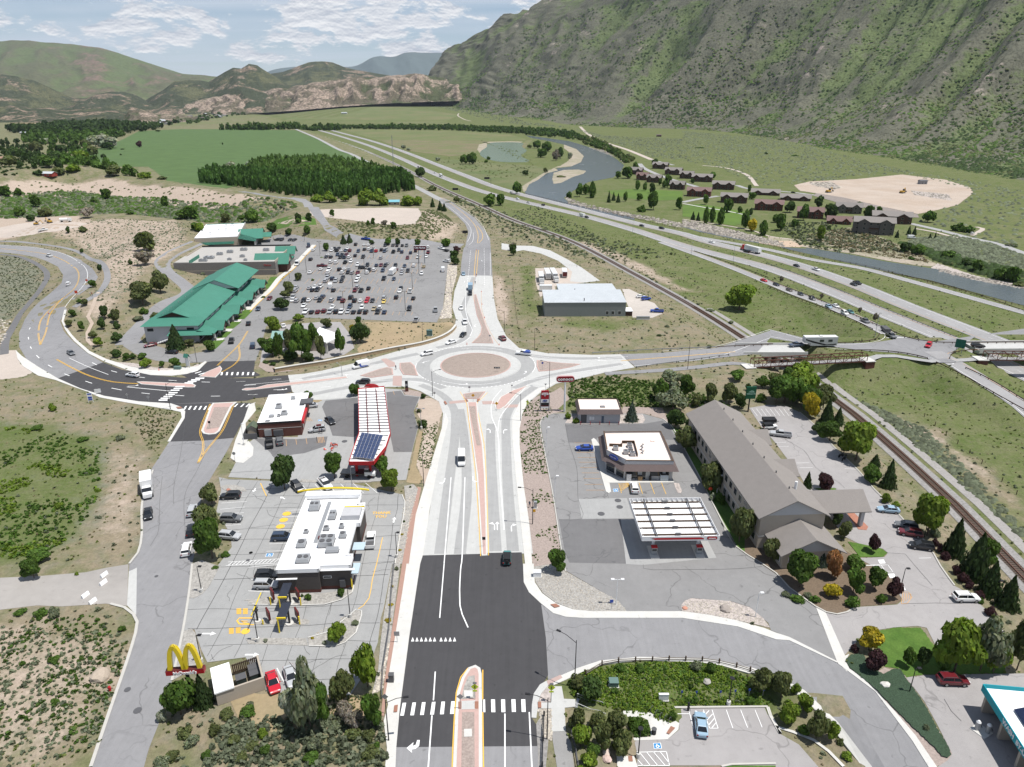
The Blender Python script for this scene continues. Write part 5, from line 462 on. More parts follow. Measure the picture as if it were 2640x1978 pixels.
tag(MB().box(0,3.6,-.1,.1,0,1.7,MD,fr.a,(*fr.world(-4.,-.6),.06)).box(0,.12,0,5.5,0,1.7,MD,fr.a,(*fr.world(-4.,-.4),.06)).mk('bin_screen'),'grey metal screen fence beside the brick petrol station shop','fence');shed=empty('garden_shed',(*fr.world(-3.4,2.2),.06),fr.a,'small green roofed shed inside the grey screen by the brick shop','shed');bx('wall',shed,0,2.4,0,3.,0,2.,WB);gable(MB(),0,2.4,0,3.,2.,2.8,mat('dull_green_roof',(.1,.13,.09),.8),'y',.2,.08,WB).mk('roof',shed);ZC=5.3;cpx=((1085,140),(1305,122),(1335,350),(1358,520),(1318,640),(1212,772),(1004,772),(1048,640),(1092,522));cw=[G0('I',x,y,ZC)for x,y in cpx];c0=cw[6];B=empty('fuel_canopy',(*c0,.06),0,'long bent petrol station canopy with red edge, white deck and solar panels','canopy');loc=[(float(p[0]-c0[0]),float(p[1]-c0[1]))for p in cw];MB().prism(loc,ZC-.8,ZC-.25,M_RED,RW_).mk('deck',B);fs=MB()
for i in range(len(loc)):a,b2=Vector((*loc[i],0)),Vector((*loc[(i+1)%len(loc)],0));d=(b2-a).normalized()*0.;t2=(b2-a).normalized();nn=Vector((t2.y,-t2.x,0))*.12;z0_,z1_=ZC-.95,ZC+.05;fs.add([(a.x,a.y,z0_),(b2.x,b2.y,z0_),(b2.x,b2.y,z1_),(a.x,a.y,z1_),(a.x-nn.x,a.y-nn.y,z0_),(b2.x-nn.x,b2.y-nn.y,z0_),(b2.x-nn.x,b2.y-nn.y,z1_),(a.x-nn.x,a.y-nn.y,z1_)],[(0,1,2,3),(5,4,7,6),(3,2,6,7),(4,5,1,0)],M_RED)
fs.mk('fascia',B);W_=lambda x,y,z=ZC:NA(G0('I',x,y,z))-c0
for k in range(15):t_=k/14;y_=165+345*t_;a,b2=W_(1087+5*t_,y_),W_(1308+45*t_,y_-5);MB().bar((*a,ZC-.12),(*b2,ZC-.12),.13,MD,4).mk('beam',B)
for xa,xb in((1150,1168),(1235,1272)):a,b2=W_(xa,140),W_(xb,520);MB().bar((*a,ZC-.05),(*b2,ZC-.05),.16,M_MAROON,4).mk('girder',B)
for k in range(6):t_=(k+.5)/6;a,b2=W_(1095-85*t_,530+235*t_),W_(1352-135*t_,525+240*t_);MB().bar((*a,ZC-.12),(*b2,ZC-.12),.13,MD,4).mk('beam',B)
sol=empty('solar_array',(0,0,0));sol.parent=B;q0,q1,q2,q3=[W_(x,y,ZC+.7)for x,y in((1035,720),(1215,745),(1300,550),(1112,527))]
for i in range(6):
 for j in range(8):
  def qq(u,v):p=(q0*(1-u)+q1*u)*(1-v)+(q3*(1-u)+q2*u)*v;return(float(p[0]),float(p[1]),ZC+.45+v*.5)
  e=.03;a=[qq((i+e)/6,(j+e)/8),qq((i+1-e)/6,(j+e)/8),qq((i+1-e)/6,(j+1-e)/8),qq((i+e)/6,(j+1-e)/8)];mb=MB().add([(p[0],p[1],p[2]-.05)for p in a]+a,[(0,3,2,1),(4,5,6,7),(0,1,5,4),(1,2,6,5),(2,3,7,6),(3,0,4,7)],M_SOLAR);mb.mk('solar_panel',sol)
MB().add([(float(p[0]),float(p[1]),ZC+.36+k)for p,k in((q0,0),(q1,0),(q2,.5),(q3,.5))],[(0,1,2,3)],MW).mk('mounting_frame',sol)
for x,y in((1120,240),(1285,230),(1125,400),(1310,400),(1120,560),(1290,570),(1060,730),(1180,740)):p=W_(x,y,ZC);MB().box(-.3,.3,-.3,.3,0,ZC-.8,M_RED,None,(*p,0)).mk('column',B)
dm=G0('i',399,43,ZC);mb=MB();vv=[(2.2*cos(a),0,1.*sin(a))for a in np.linspace(0,PI,13)];mb.add(vv+[(x,.25,z)for x,_,z in vv],[tuple(range(13)),tuple(range(25,12,-1))]+[(i+1,i,i+13,i+14)for i in range(12)],M_RED);o=mb.mk('sign_crest',B);o.location=(dm[0]-c0[0],dm[1]-c0[1],ZC);nl,nr=G('j',261,124),G('j',377,124);fr=Frame(nl,nr,G0('j',256,57,4.2));B=empty('car_wash',(*fr.o,.06),fr.a,'small grey car wash building with brown skirt roof and pink flat top','building');w_,d_=fr.w,max(8.,fr.d-.5)
def skirt(parent,poly,z0,z1,out,m,name='skirt_roof'):
 P=[NA(p,float)for p in poly];n=len(P);ar_=sum(P[i][0]*P[(i+1)%n][1]-P[(i+1)%n][0]*P[i][1]for i in range(n));sgn=1 if ar_>0 else-1;O=[]
 for i in range(n):d1=P[i]-P[i-1];d2=P[(i+1)%n]-P[i];n1=NA((d1[1],-d1[0]))/nrm(d1)*sgn;n2=NA((d2[1],-d2[0]))/nrm(d2)*sgn;k=n1+n2;k/=nrm(k);O.append(P[i]+k*out/max(.4,float(k@n1)))
 v=[(*p,z1)for p in P]+[(*p,z0)for p in O]+[(*p,z0)for p in P];f=[]
 for i in range(n):j=(i+1)%n;q=(i,n+i,n+j,j);f+=[q if sgn>0 else q[::-1],((n+i,2*n+i,2*n+j,n+j)if sgn>0 else(n+j,2*n+j,2*n+i,n+i))]
 mb=MB().add(v,f,m);return mb.mk(name,parent)
rect=[(0,0),(w_,0),(w_,d_),(0,d_)];bx('wall',B,0,w_,0,d_,0,3.1,W_PALEW);skirt(B,rect,3.,4.3,.75,R_BROWN);bx('upper_wall',B,0,w_,0,d_,3.1,3.9,W_PALEW,);bx('roof',B,.02,w_-.02,.02,d_-.02,3.9,3.95,R_PINK);bx('doorway',B,.3,2.,-.04,0.,0,2.6,MD);MB().box(w_*.54,w_*.6,-.05,0.,0,2.2,mat('blue_grey_door',(.1,.13,.17),.6)).mk('door',B);MB().box(w_*.24,w_*.3,-.05,0,1.,2.,MW).box(w_*.31,w_*.36,-.05,0,1.,2.,MW).mk('notice',B);hvac(B,w_*.58,d_*.3,3.95,1.2,.8,.35,0)
for k in range(5):p=fr.world(w_*(.02+.235*k),-1.2);o=MB().bar((0,0,0),(0,0,1.),.09,M_RED,8).mk('bollard');o.location=(p[0],p[1],.1);tag(o,'red steel bollard in front of the car wash, number %s from the left'%('one two three four five'.split()[k]),'bollard','bollards in front of the car wash')
ZR=5.;P_=[G('j',527,287),G('j',389,286),G('j',337,258),G0('j',330,149,ZR),G0('j',495,147,ZR)];o0=NA(P_[1][:2]);B=empty('convenience_store',(*o0,.1),0,'convenience store with cut corner, brown skirt roof and pinkish flat roof','shop');fp=[tuple(float(q)for q in NA(p[:2])-o0)for p in P_];fp=[fp[1],fp[0],fp[4],fp[3],fp[2]];MB().prism(fp,0,3.1,WO).mk('wall',B);skirt(B,fp,2.8,4.1,1.25,R_BROWN);MB().prism(fp,3.1,4.55,W_PALEW,R_PINK).mk('upper_wall',B);pa=MB()
for i in range(5):a,b2=Vector((*fp[i],0)),Vector((*fp[(i+1)%5],0));d=(b2-a);an=atan2(d.y,d.x);hh_=5.5 if i==4 else(5.1 if i in(0,3)else 4.85);pa.box(0,d.length,-.02,.25,4.3,hh_+.003*i,W_PALEW,an,(a.x,a.y,0));pa.box(0,d.length,-.06,.28,hh_,hh_+.09+.003*i,M_WOOD if i!=4 else R_PINK,an,(a.x,a.y,0))
pa.mk('parapet',B);g=lambda x,y,z:tuple(float(q)for q in(NA(G0('J',x,y,z))-o0))+(z,)
for q in((1095,592),(1215,568),(1222,605),(1183,625),(1240,640)):x,y,z=g(q[0],q[1],5.);hvac(B,x,y,4.55,1.2,1.1,1.,1)
mb=MB()
for a,b2 in(((1040,555),(1150,560)),((1150,530),(1255,530)),((1255,530),(1285,645)),((1150,530),(1150,560))):p,q=g(*a,5.2),g(*b2,5.2);d=Vector(q)-Vector(p);mb.box(0,d.length,-.06,.06,0,.8,M_WOOD,atan2(d.y,d.x),(p[0],p[1],4.55))
mb.mk('plant_screen',B)
for q in((1320,600),(1325,570),(1328,628)):x,y,z=g(*q,4.8);MB().bar((x-.5,y,4.6),(x+.4,y+.2,5.2),.12,MD).bar((x,y-.4,4.6),(x,y+.4,5.3),.1,MG).mk('roof_pipes',B)
x,y,z=g(1413,530,4.6);bx('roof_hatch',B,x-.5,x+.5,y-.3,y+.3,4.55,4.8,R_PINK);v0,v1=Vector((*fp[0],0)),Vector((*fp[1],0));an=atan2((v1-v0).y,(v1-v0).x);L_=(v1-v0).length;sf=empty('shopfront',(v0.x,v0.y,0),an);sf.parent=B
for x0,x1,z0_ in((.4,3.2,.3),(4.4,5.1,0),(6.3,9.2,1.),(10.1,10.8,.9)):MB().box(x0,x1,-.08,-.01,z0_,2.3,M_WIN).box(x0-.07,x1+.07,-.05,-.005,z0_-.07,2.37,M_WOOD).mk('window' if z0_ else 'door',sf)
v2=Vector((*fp[4],0));an2=atan2((v0-v2).y,(v0-v2).x);sf2=empty('corner_front',(v2.x,v2.y,0),an2);sf2.parent=B;L2=(v0-v2).length
for x0,x1 in((.2,L2*.45),(L2*.58,L2-.3)):MB().box(x0,x1,-.08,-.01,.2,2.5,M_WIN).box(x0-.07,x1+.07,-.05,-.005,.13,2.57,M_WOOD).mk('window',sf2)
sg=MB();pts_=[(1.5*cos(a),-.15,.62*sin(a))for a in np.linspace(0,2*PI,25)[:-1]];sg.add(pts_+[(x,0,z)for x,_,z in pts_],[tuple(range(24))]+[(i,24+i,24+(i+1)%24,(i+1)%24)for i in range(24)],mat('sign_blue',(.03,.06,.28),.4));o=sg.mk('oval_sign',B);mid=(v2+v0)/2;o.location=(mid.x-.55,mid.y-.35,4.9);o.rotation_euler=(0,0,an2);text("Stop 'n Save",.5,MW,o,(0,-.17,0),(PI/2,0,0),sx=.8)
for x,w2,h2,mm,nm,lab in((.5,1.1,1.7,MW,'ice_freezer','white ice freezer by the store windows, left of the pallet'),(3.3,1.,1.1,mat('cardboard',(.35,.23,.12),.9),'pallet_stack','stack of brown goods against the store front'),(8.7,1.9,1.5,mat('pale_cage',(.5,.55,.58),.6),'gas_bottle_cage','pale gas bottle cage at the right of the store front'),(6.,.5,.9,MK,'litter_bin','black litter bin in front of the store wall')):p=v0+Vector((cos(an),sin(an),0))*x;q=empty(nm,(o0[0]+p.x,o0[1]+p.y,.27),an,lab,nm.split('_')[-1]if nm!='gas_bottle_cage' else 'cage');bx('body',q,0,w2,-.95,-.25,0,h2,mm);bx('lid',q,-.02,w2+.02,-.97,-.23,h2,h2+.06,MD)
ZT=5.7;q=[G0('j',442,451,ZT),G0('j',664,448,ZT),G0('j',409,341,ZT)];fr=Frame(*q);w_,d_=fr.w,fr.d;B=empty('fuel_canopy',(*fr.o,.06),fr.a,'square petrol canopy with white ribbed deck, brown beams and red striped fascia','canopy');bx('deck',B,.1,w_-.1,.1,d_-.1,ZT-.85,ZT-.7,RW_);rb=MB();k=.4
while k<w_-.3:rb.box(k,k+.05,.12,d_-.12,ZT-.7,ZT-.62,RW_);k+=.42
tag(rb.mk('deck_ribs',B),kind='stuff');fs=MB().box(0,w_,-.08,.02,ZT-1.05,ZT,MW).box(0,w_,d_-.02,d_+.08,ZT-1.05,ZT,MW).box(-.08,0.,-.08,d_+.08,ZT-1.05,ZT+.002,MW).box(w_,w_+.08,-.08,d_+.08,ZT-1.05,ZT+.002,MW);fs.mk('fascia',B)
for k in range(6):y=d_*(.04+k*.168+.05);bx('beam',B,.1,w_-.1,y-.1,y+.1,ZT-.62,ZT-.35,M_WOOD);bx('light_housing',B,w_*.45,w_*.52,y-.25,y+.25,ZT-.35,ZT-.2,MD)
for x in(w_*.2,w_*.8):bx('girder',B,x-.12,x+.12,.1,d_-.1,ZT-.34,ZT-.12,MD)
br=MB()
for k in range(14):x=w_*(k+.5)/14;br.box(x-.03,x+.03,d_-.9,d_-.1,ZT-.65,ZT-.05,MW)
for k in range(10):y=d_*(k+.5)/10.5;br.bar((w_-.08,y,ZT-.05),(w_-.9,y,ZT-.6),.04,MW,4);br.bar((.08,y,ZT-.05),(.9,y,ZT-.6),.04,MW,4)
tag(br.mk('fascia_brackets',B),kind='stuff');MB().add([(w_*.12,-.1,ZT-.5),(w_*.17,-.1,ZT-.78),(w_*.8,-.1,ZT-.78),(w_*.8,-.1,ZT-.55),(w_*.76,-.1,ZT-.3),(w_*.18,-.1,ZT-.32)],[(0,1,2,3,4,5)],M_RED).mk('stripe',B);MB().add([(w_*.1,-.095,ZT-.3),(w_*.16,-.095,ZT-.3),(w_*.2,-.095,ZT-.7),(w_*.18,-.095,ZT-.78)],[(0,3,2,1)],MG).mk('stripe',B)
def pill(mb,cx,cz,w,h,y,m,th=.08):
 vv=[]
 for a in np.linspace(-PI/2,PI/2,9):vv.append((cx+w/2-h/2+h/2*cos(a),cz+h/2*sin(a)))
 for a in np.linspace(PI/2,3*PI/2,9):vv.append((cx-w/2+h/2+h/2*cos(a),cz+h/2*sin(a)))
 n=len(vv);return mb.add([(x,y,z)for x,z in vv]+[(x,y+th,z)for x,z in vv],[tuple(range(n)),tuple(range(2*n-1,n-1,-1))]+[(i,n+i,n+(i+1)%n,(i+1)%n)for i in range(n)],m)
mb=MB();pill(mb,w_*.905,ZT-.5,w_*.135,.75,-.14,M_MAROON);pill(mb,w_*.905,ZT-.5,w_*.125,.62,-.16,M_RED);o=mb.mk('badge',B);text('conoco',.5,MW,o,(w_*.905,-.19,ZT-.5),(PI/2,0,0),sx=.95,bold=.012)
for i,(px_,py_)in enum(((w_*.2,d_*.22),(w_*.8,d_*.22),(w_*.2,d_*.75),(w_*.8,d_*.75))):bx('column',B,px_-.25,px_+.25,py_-.25,py_+.25,0,ZT-.85,MW);bx('column_badge',B,px_-.3,px_+.3,py_-.3,py_+.3,3.2,4.1,M_RED);wx,wy=fr.world(px_,py_-1.2);lab='fuel pump under the square canopy, at its %s %s column'%(('near','near','far','far')[i],('left','right','left','right')[i]);pu=empty('fuel_pump',(wx,wy,.13),fr.a,lab,'fuel pump','fuel pumps under the square canopy');bx('cabinet',pu,-.6,.6,-.4,.4,0,1.7,MG);bx('screen',pu,-.45,.45,-.44,-.4,1.,1.5,M_WIN);bx('cap',pu,-.62,.62,-.42,.42,1.7,1.95,M_RED);MB().bar((.62,0,1.2),(.75,-.1,.5),.03,MK).mk('hose',pu);wx,wy=fr.world(px_,py_-.6);tag(MB().box(-.9,.9,-2.2,2.2,0,.15,SI,fr.a,(wx,wy,.1)).mk('pump_island'),kind='structure')
ZE,ZR_=7.6,11.4;q=[G0('k',91,358,ZE),G0('k',267,352,ZE),G0('j',589,97,ZE)];fr=Frame(*q);w_,d_=fr.w,fr.d;B=empty('hotel',(*fr.o,0),fr.a,'long hotel with grey pitched roof, pale walls and a covered entrance','hotel');OV=.8;bx('wall',B,OV,w_-OV,OV,d_-OV,0,ZE+.3,WB);bx('string_course',B,OV-.05,w_-OV+.05,OV-.05,d_-OV+.05,2.9,3.1,WO);gable(MB(),OV,w_-OV,OV,d_-OV,ZE+.3,ZR_,R_SHINGLE,'y',OV,.22,W_GREY).mk('roof',B);MB().add([(OV+.4,OV-.03,ZE+.3),(w_-OV-.4,OV-.03,ZE+.3),(w_/2,OV-.03,ZR_-.2)],[(0,1,2)],W_PALEW).mk('gable_panel',B);nwin=16
for k in range(nwin):
 y0=OV+1.6+k*(d_-4.5)/nwin
 for z0_ in(1.,4.5):
  window(B,y0,y0+1.5,OV,z0_,z0_+1.5,'x',-1,WO)
  if 3<k:window(B,y0,y0+1.5,w_-OV,z0_,z0_+1.5,'x',1,WO)
for k in range(7):y=d_*(.1+k*.13);MB().bar((w_/2+.4,y,ZR_-.1),(w_/2+.4,y,ZR_+.55),.14,MD).mk('roof_vent',B)
for qx,qy in(((245,420),(388,500)),((408,632),(570,728))):a=fr.loc(G0('K',*qx,8.4));b2=fr.loc(G0('K',*qy,7.4));yc=(a[1]+b2[1])/2;gable(MB().box(w_*.6,w_+.9,yc-3.,yc+3.,0,7.2,WB),w_*.55,w_+.9,yc-3.2,yc+3.2,7.2,9.4,R_SHINGLE,'x',.5,.2,W_GREY).mk('cross_wing',B)
ZW=3.6;q2=[G0('k',146,447,ZW),G0('k',305,439,ZW),G0('k',107,379,ZW)];f2=Frame(*q2);wg=empty('lobby_wing',(*fr.loc(f2.o),0),f2.a-fr.a);wg.parent=B;bx('wing_wall',wg,.7,f2.w-.7,.7,f2.d+2,0,ZW+.1,WB);gable(MB(),.7,f2.w-.7,.7,f2.d+2.5,ZW+.1,ZW+3.1,R_SHINGLE,'y',.8,.2,W_PALEW).mk('wing_roof',wg)
for k in range(3):window(wg,1.5+k*(f2.w-3)/3+.5,1.5+(k+1)*(f2.w-3)/3-.6,.7,.9,2.5)
for k in range(3):window(wg,1.8+k*3.2,3.8+k*3.2,.7,.9,2.5,'x',-1)
ZP=4.3;q3=[fr.loc(G0('k',258,340,ZP)),fr.loc(G0('k',359,336,ZP)),fr.loc(G0('k',345,302,ZP))];y0,y1=q3[0][1],q3[0][1]+8.6;x1=q3[1][0];pc=MB();gable(pc,w_*.55,x1,y0,y1,ZP,ZP+2.6,R_SHINGLE,'x',.4,.2,W_GREY);pc.box(w_-.5,x1,y0+.1,y1-.1,ZP-.15,ZP,WO);pc.mk('porch_roof',B)
for yy in(y0+.8,y1-.8):bx('porch_column',B,x1-1.3,x1-.5,yy-.4,yy+.4,0,ZP-.15,W_PALEW)
MB().bar((w_*.68,d_*.135,ZR_-1.2),(w_*.68,d_*.135,ZR_+.6),.3,MW).mk('flue',B);o=tag(patch('planting_bed',[G('k',303,340),G('k',320,340),G('k',357,377),G('k',353,385),G('k',333,383)],mat('red_rocks',(.36,.17,.12),.9,var=.15,scale=1,wc=1),.12,kerb=.08),kind='structure');q=[G('e',87,388),G('e',202,388),G0('e',85,330,4.)];fr=Frame(*q);B=empty('bank',(*fr.o,.06),fr.a,'white roofed bank with a drive through canopy behind tall trees','bank');w_,d_=fr.w,fr.d;bx('wall',B,0,w_*.8,1.,d_-.5,0,3.9,WB);bx('roof',B,-.3,w_*.8,.7,d_-.3,3.9,4.2,RW_);dt=[fr.loc(G0('E',x,y,4.4))for x,y in((482,1040),(606,1085),(742,1022),(548,952))];MB().prism(dt,4.,4.5,RW_).mk('drive_through_roof',B)
for p in dt[:3]+[dt[3]]:c_=np.mean(dt,0);p=NA(p)*.88+c_*.12;bx('column',B,p[0]-.35,p[0]+.35,p[1]-.35,p[1]+.35,0,4.,WO)
gr=fr.loc(G0('e',50,337,4.5));gable(MB(),gr[0],gr[0]+9,gr[1]-3,gr[1]+3,3.6,5.6,mat('pale_green_roof',(.25,.4,.36),.6),'x',.3,.15,WB).mk('entrance_roof',B);bx('entrance_wall',B,gr[0]+.5,gr[0]+9,gr[1]-2.6,gr[1]+2.6,0,3.6,WB);ZG=6.6;q=[G0('d',404,316,ZG),G0('d',572,312,ZG),G0('d',628,171,ZG)];fr=Frame(*q);w_,d_=fr.w,fr.d+1;B=empty('shopping_parade',(*fr.o,.05),fr.a,'long shopping parade with green metal roofs stepping down to an arcade','shops');bx('wall',B,.8,w_-1,.8,d_,0,ZG+.3,W_PALEW);gable(MB(),.8,w_-1,5.5,d_,ZG+.3,ZG+4.,RG,'y',.9,.18,WLG).mk('roof',B);MB().add([(-.2,-.2,ZG),(w_,-.2,ZG),(w_-2.5,5.4,ZG+2.1),(2.5,5.4,ZG+2.1),(-.2,6,ZG),(w_,6,ZG)],[(0,1,2,3),(0,3,4),(1,5,2)],RG).mk('end_roof',B);ang2=0;dl=fr.loc(G0('d',547,246,ZG+2));gable(MB(),3.6,w_+1.,d_*.62,d_+4,ZG+1.6,ZG+5.3,RG,'y',.5,.18,W_PALEW).mk('raised_roof',B);sm_=MB();mx=(.8+w_-1)/2;k=5.
while k<d_*.62:sm_.bar((mx,k,ZG+4.2),(w_-.15,k,ZG+.12),.045,RG,3);sm_.bar((mx,k,ZG+4.2),(0,k,ZG+.12),.045,RG,3);k+=.8
tag(sm_.mk('standing_seams',B),kind='stuff');ZA=3.6;lw=5.2;MB().add([(w_-1.1,-.5,ZA+1.3),(w_+lw,-.5,ZA-.2),(w_+lw,d_+2,ZA-.2),(w_-1.1,d_+2,ZA+1.3),(w_-1.1,-.5,ZA+1.1),(w_+lw,-.5,ZA-.4),(w_+lw,d_+2,ZA-.4),(w_-1.1,d_+2,ZA+1.1)],[(0,1,2,3),(7,6,5,4),(0,4,5,1),(1,5,6,2),(2,6,7,3)],RG).mk('arcade_roof',B);MB().add([(w_*.45,-2.2,ZA-.2),(w_+lw,-2.2,ZA-.2),(w_+lw-2,.79,ZA+1.25),(w_*.5,.79,ZA+1.25)],[(0,1,2,3)],RG).mk('arcade_roof',B)
for k in range(4):y=d_*(.06+k*.27);gable(MB(),w_-1,w_+lw+1.6,y,y+7.5,ZA-.3,ZA+2.3,RG,'x',.4,.15,WLG).mk('cross_gable',B)
for k in range(14):y=d_*(.02+k*.075);bx('column',B,w_+lw-.9,w_+lw-.3,y-.3,y+.3,0,ZA-.3,WO);bx('column_base',B,w_+lw-1.,w_+lw-.2,y-.4,y+.4,0,1.,W_CMU)
for k in range(12):y=1.5+k*(d_-3)/12;window(B,y,y+2.8,w_-1,.5,2.7,'x',1,WLG);window(B,y,y+2.8,w_-1,5.3,6.4,'x',1,WO)
window(B,1.8,4.2,.8,4.4,5.7);window(B,w_-5,w_-2.2,.8,4.4,5.7);st=MB()
for k in range(9):st.box(6+k*.9-.9,6+k*.9,-1.2,.7,.3*k,.3*k+.3,W_PALEW)
st.mk('outside_stair',B)
for k in range(9):x=w_*.25;y=d_*(.12+k*.1);MB().bar((x,y,ZG+1.6),(x,y,ZG+2.7),.12,MG).mk('roof_vent',B)
ZM=7.;q=[G0('d',498,133,ZM),G0('e',43,128,ZM),G0('d',568,87,ZM)];fr=Frame(*q);w_,d_=fr.w,abs(G0('e',122,79,ZM)[1]-G0('e',43,128,ZM)[1]);fr.d=d_;B=empty('supermarket',(*fr.o,.05),fr.a,'large flat roofed supermarket in grey block with green entrance roofs','supermarket');xr=w_+2;bx('wall',B,0,xr,0,d_,0,ZM-.8,W_CMU);bx('roof',B,.3,xr-.3,.3,d_-.3,ZM-.8,ZM-.7,R_GREYM);MB().box(0,xr,0,.3,ZM-.8,ZM,W_CMU).box(0,.3,.3,d_,ZM-.8,ZM,WB).box(xr-.3,xr,.3,d_,ZM-.8,ZM+.3,WB).box(.3,xr-.3,d_-.3,d_,ZM-.8,ZM+.1,MK).mk('parapet',B);bx('string_course',B,-.05,xr+.05,-.05,0,2.6,2.9,WB);blk=MB()
for k in range(8):blk.box(-.04,xr+.04,-.035,0,.1+k*.85,.1+k*.85+.78,W_CMU)
tag(blk.mk('block_courses',B),kind='stuff');bx('raised_roof',B,.4,w_*.16,.4,d_*.35,ZM-.7,ZM+.25,R_GREYM);bx('green_screen',B,w_*.16,w_*.165,.4,d_*.35,ZM-.7,ZM+1.1,RG)
for fx,fy,a in((.28,.3,(5,3,1.2,4)),(.34,.5,(3,2,1.3,2)),(.26,.15,(4,2,1.2,2)),(.42,.62,(3,2.4,1.4,2)),(.54,.75,(3.5,2.4,1.4,2)),(.62,.35,(2.4,2,1.2,1)),(.8,.7,(3,2.4,1.4,2)),(.52,.2,(2,1.5,1,1)),(.9,.3,(2.5,2,1.2,1)),(.7,.15,(1.6,1.6,.9,1)),(.84,.45,(1.6,1.6,.9,1))):hvac(B,w_*fx,d_*fy,ZM-.7,*a)
e1=fr.loc(G0('e',80,127,2));gable(MB(),xr-12,xr+5,d_*.12,d_*.36,ZM-2.2,ZM+2.,RG,'x',.6,.2,WB).mk('entrance_roof',B);gable(MB(),xr-6,xr+4,d_*.62,d_*.78,ZM-1.6,ZM+1.6,RG,'x',.6,.2,WB).mk('entrance_roof',B);bx('canopy',B,xr+.02,xr+4.2,d_*.36,d_*.62,ZM-3.4,ZM-3.,RG);bx('entrance_porch',B,xr-3,xr+4.4,d_*.14,d_*.34,0,ZM-2.3,WLG)
for k in range(6):y=d_*(.38+k*.045);bx('column',B,xr+3.4,xr+4,y-.2,y+.2,0,ZM-3.4,WO)
text('City',1.6,M_RED,B,(xr+.1,d_*.9,ZM-1.3),(PI/2,0,PI/2),ext=.08);text('Market',1.3,M_RED,B,(w_-2,-.1,5.1),(PI/2,0,0),ext=.06);ZB=7.5;q=[G0('a',419,514,ZB),G0('a',513,510,ZB),G0('a',480,484,ZB)];fr=Frame(*q);w_,d_=fr.w,abs(G0('a',563,480,ZB)[1]-G0('a',513,510,ZB)[1]);B=empty('retail_unit',(*fr.o,.05),fr.a,'retail unit with brilliant white flat roof and green awnings behind the supermarket','building');bx('wall',B,0,w_,0,d_,0,ZB-.5,WB);bx('roof',B,.3,w_-.3,.3,d_-.3,ZB-.5,ZB-.35,RW_);MB().box(0,w_,0,.3,ZB-.5,ZB,WO).box(0,.3,.3,d_,ZB-.5,ZB+.01,RW_).box(w_-.3,w_,.3,d_,ZB-.5,ZB+.4,WO).box(.3,w_-.3,d_-.3,d_,ZB-.5,ZB+.1,RG).mk('parapet',B)
for fx,fy in((.45,.45),(.55,.8),(.62,.5),(.3,.25),(.7,.85)):hvac(B,w_*fx,d_*fy,ZB-.35,3,2,1.,1,RW_)
MB().add([(-2,-.05,4.6),(w_*.9,-.05,4.6),(w_*.9,-3.2,3.6),(-2,-3.2,3.6)],[(0,3,2,1),(0,1,2,3)],RG).mk('awning',B);gable(MB(),w_-1,w_+13,d_*.18,d_*.62,4.2,8.2,RG,'x',.6,.2,WB).mk('entrance_roof',B);MB().add([(w_+.02,-2,6.4),(w_+10,-2,4.2),(w_+10,d_*.3,4.2),(w_+.02,d_*.3,6.4)],[(0,1,2,3),(3,2,1,0)],RG).mk('side_roof',B);gable(MB(),w_+8,w_+18,d_*.3,d_*.5,3.8,5.6,RG,'x',.4,.2,WLG).mk('porch',B)
for k in range(7):bx('column',B,w_+9,w_+9.5,k*d_*.1,k*d_*.1+.5,0,4.1,WO)
ZH=6.2;q=[G('f',100,287),G('f',329,287),None];fr=Frame(G0('f',93,246,ZH),G0('f',330,245,ZH),G0('f',93,212,ZH+.6));w_=fr.w;d1=fr.d;B=empty('warehouse',(*fr.o,0),fr.a,'pale steel warehouse in two joined halves between the road and the railway','warehouse');M_CLAD=mat('grey_steel_cladding',(.235,.25,.245),.6,var=.04,scale=.3);gz=float(T([fr.world(w_/2,2)])[0])-.5;bx('wall',B,.2,w_-.2,.2,d1,gz,ZH-.1,M_CLAD);MB().add([(0,0,ZH),(w_,0,ZH),(w_,d1,ZH+1.1),(0,d1,ZH+1.1),(0,0,ZH-.15),(w_,0,ZH-.15),(w_,d1,ZH+.95),(0,d1,ZH+.95)],[(0,1,2,3),(0,4,5,1),(1,5,6,2),(3,2,6,7),(4,0,3,7)],R_STEEL).mk('roof',B);a=fr.loc(G0('f',126,189,ZH));b2=fr.loc(G0('f',289,183,ZH));MB().add([(a[0]+.2,d1+.01,ZH+.3),(w_-1.2,d1+.01,ZH+.3),(w_-1.2,a[1],ZH-.4),(a[0]+.2,a[1],ZH-.4)],[(0,1,2,3)],R_STEEL).mk('rear_roof',B);bx('rear_wall',B,a[0]+.4,w_-1.4,d1+.01,a[1]-.2,gz,ZH-.45,W_PALEW);cl=MB();x=.3
while x<w_-.3:cl.box(x,x+.06,.15,.2,gz,ZH-.15,M_CLAD);x+=.45
tag(cl.mk('cladding_ribs',B),kind='stuff');rf=MB();x=.3
while x<w_-.3:rf.add([(x,0,ZH+.01),(x+.07,0,ZH+.01),(x+.07,d1,ZH+1.11),(x,d1,ZH+1.11),(x,0,ZH+.07),(x+.07,0,ZH+.07),(x+.07,d1,ZH+1.17),(x,d1,ZH+1.17)],[(4,5,6,7),(0,1,5,4),(1,2,6,5),(3,0,4,7)],R_STEEL);x+=.6
tag(rf.mk('roof_ribs',B),kind='stuff')
for x in(w_*.84,w_*.92,w_*.77):window(B,x-.6,x+.6,.2,gz+1.4,gz+2.8)
bx('porch',B,w_,w_+2.8,.5,3.5,gz,2.,WLG);bx('porch_roof',B,w_-.1,w_+3.,.3,6,2.,2.25,RW_)
for x,y in((w_*.49,d1*.12),(w_*.42,d1+1)):MB().bar((x,y,ZH),(x,y,ZH+1.3),.2,MD).mk('flue',B)
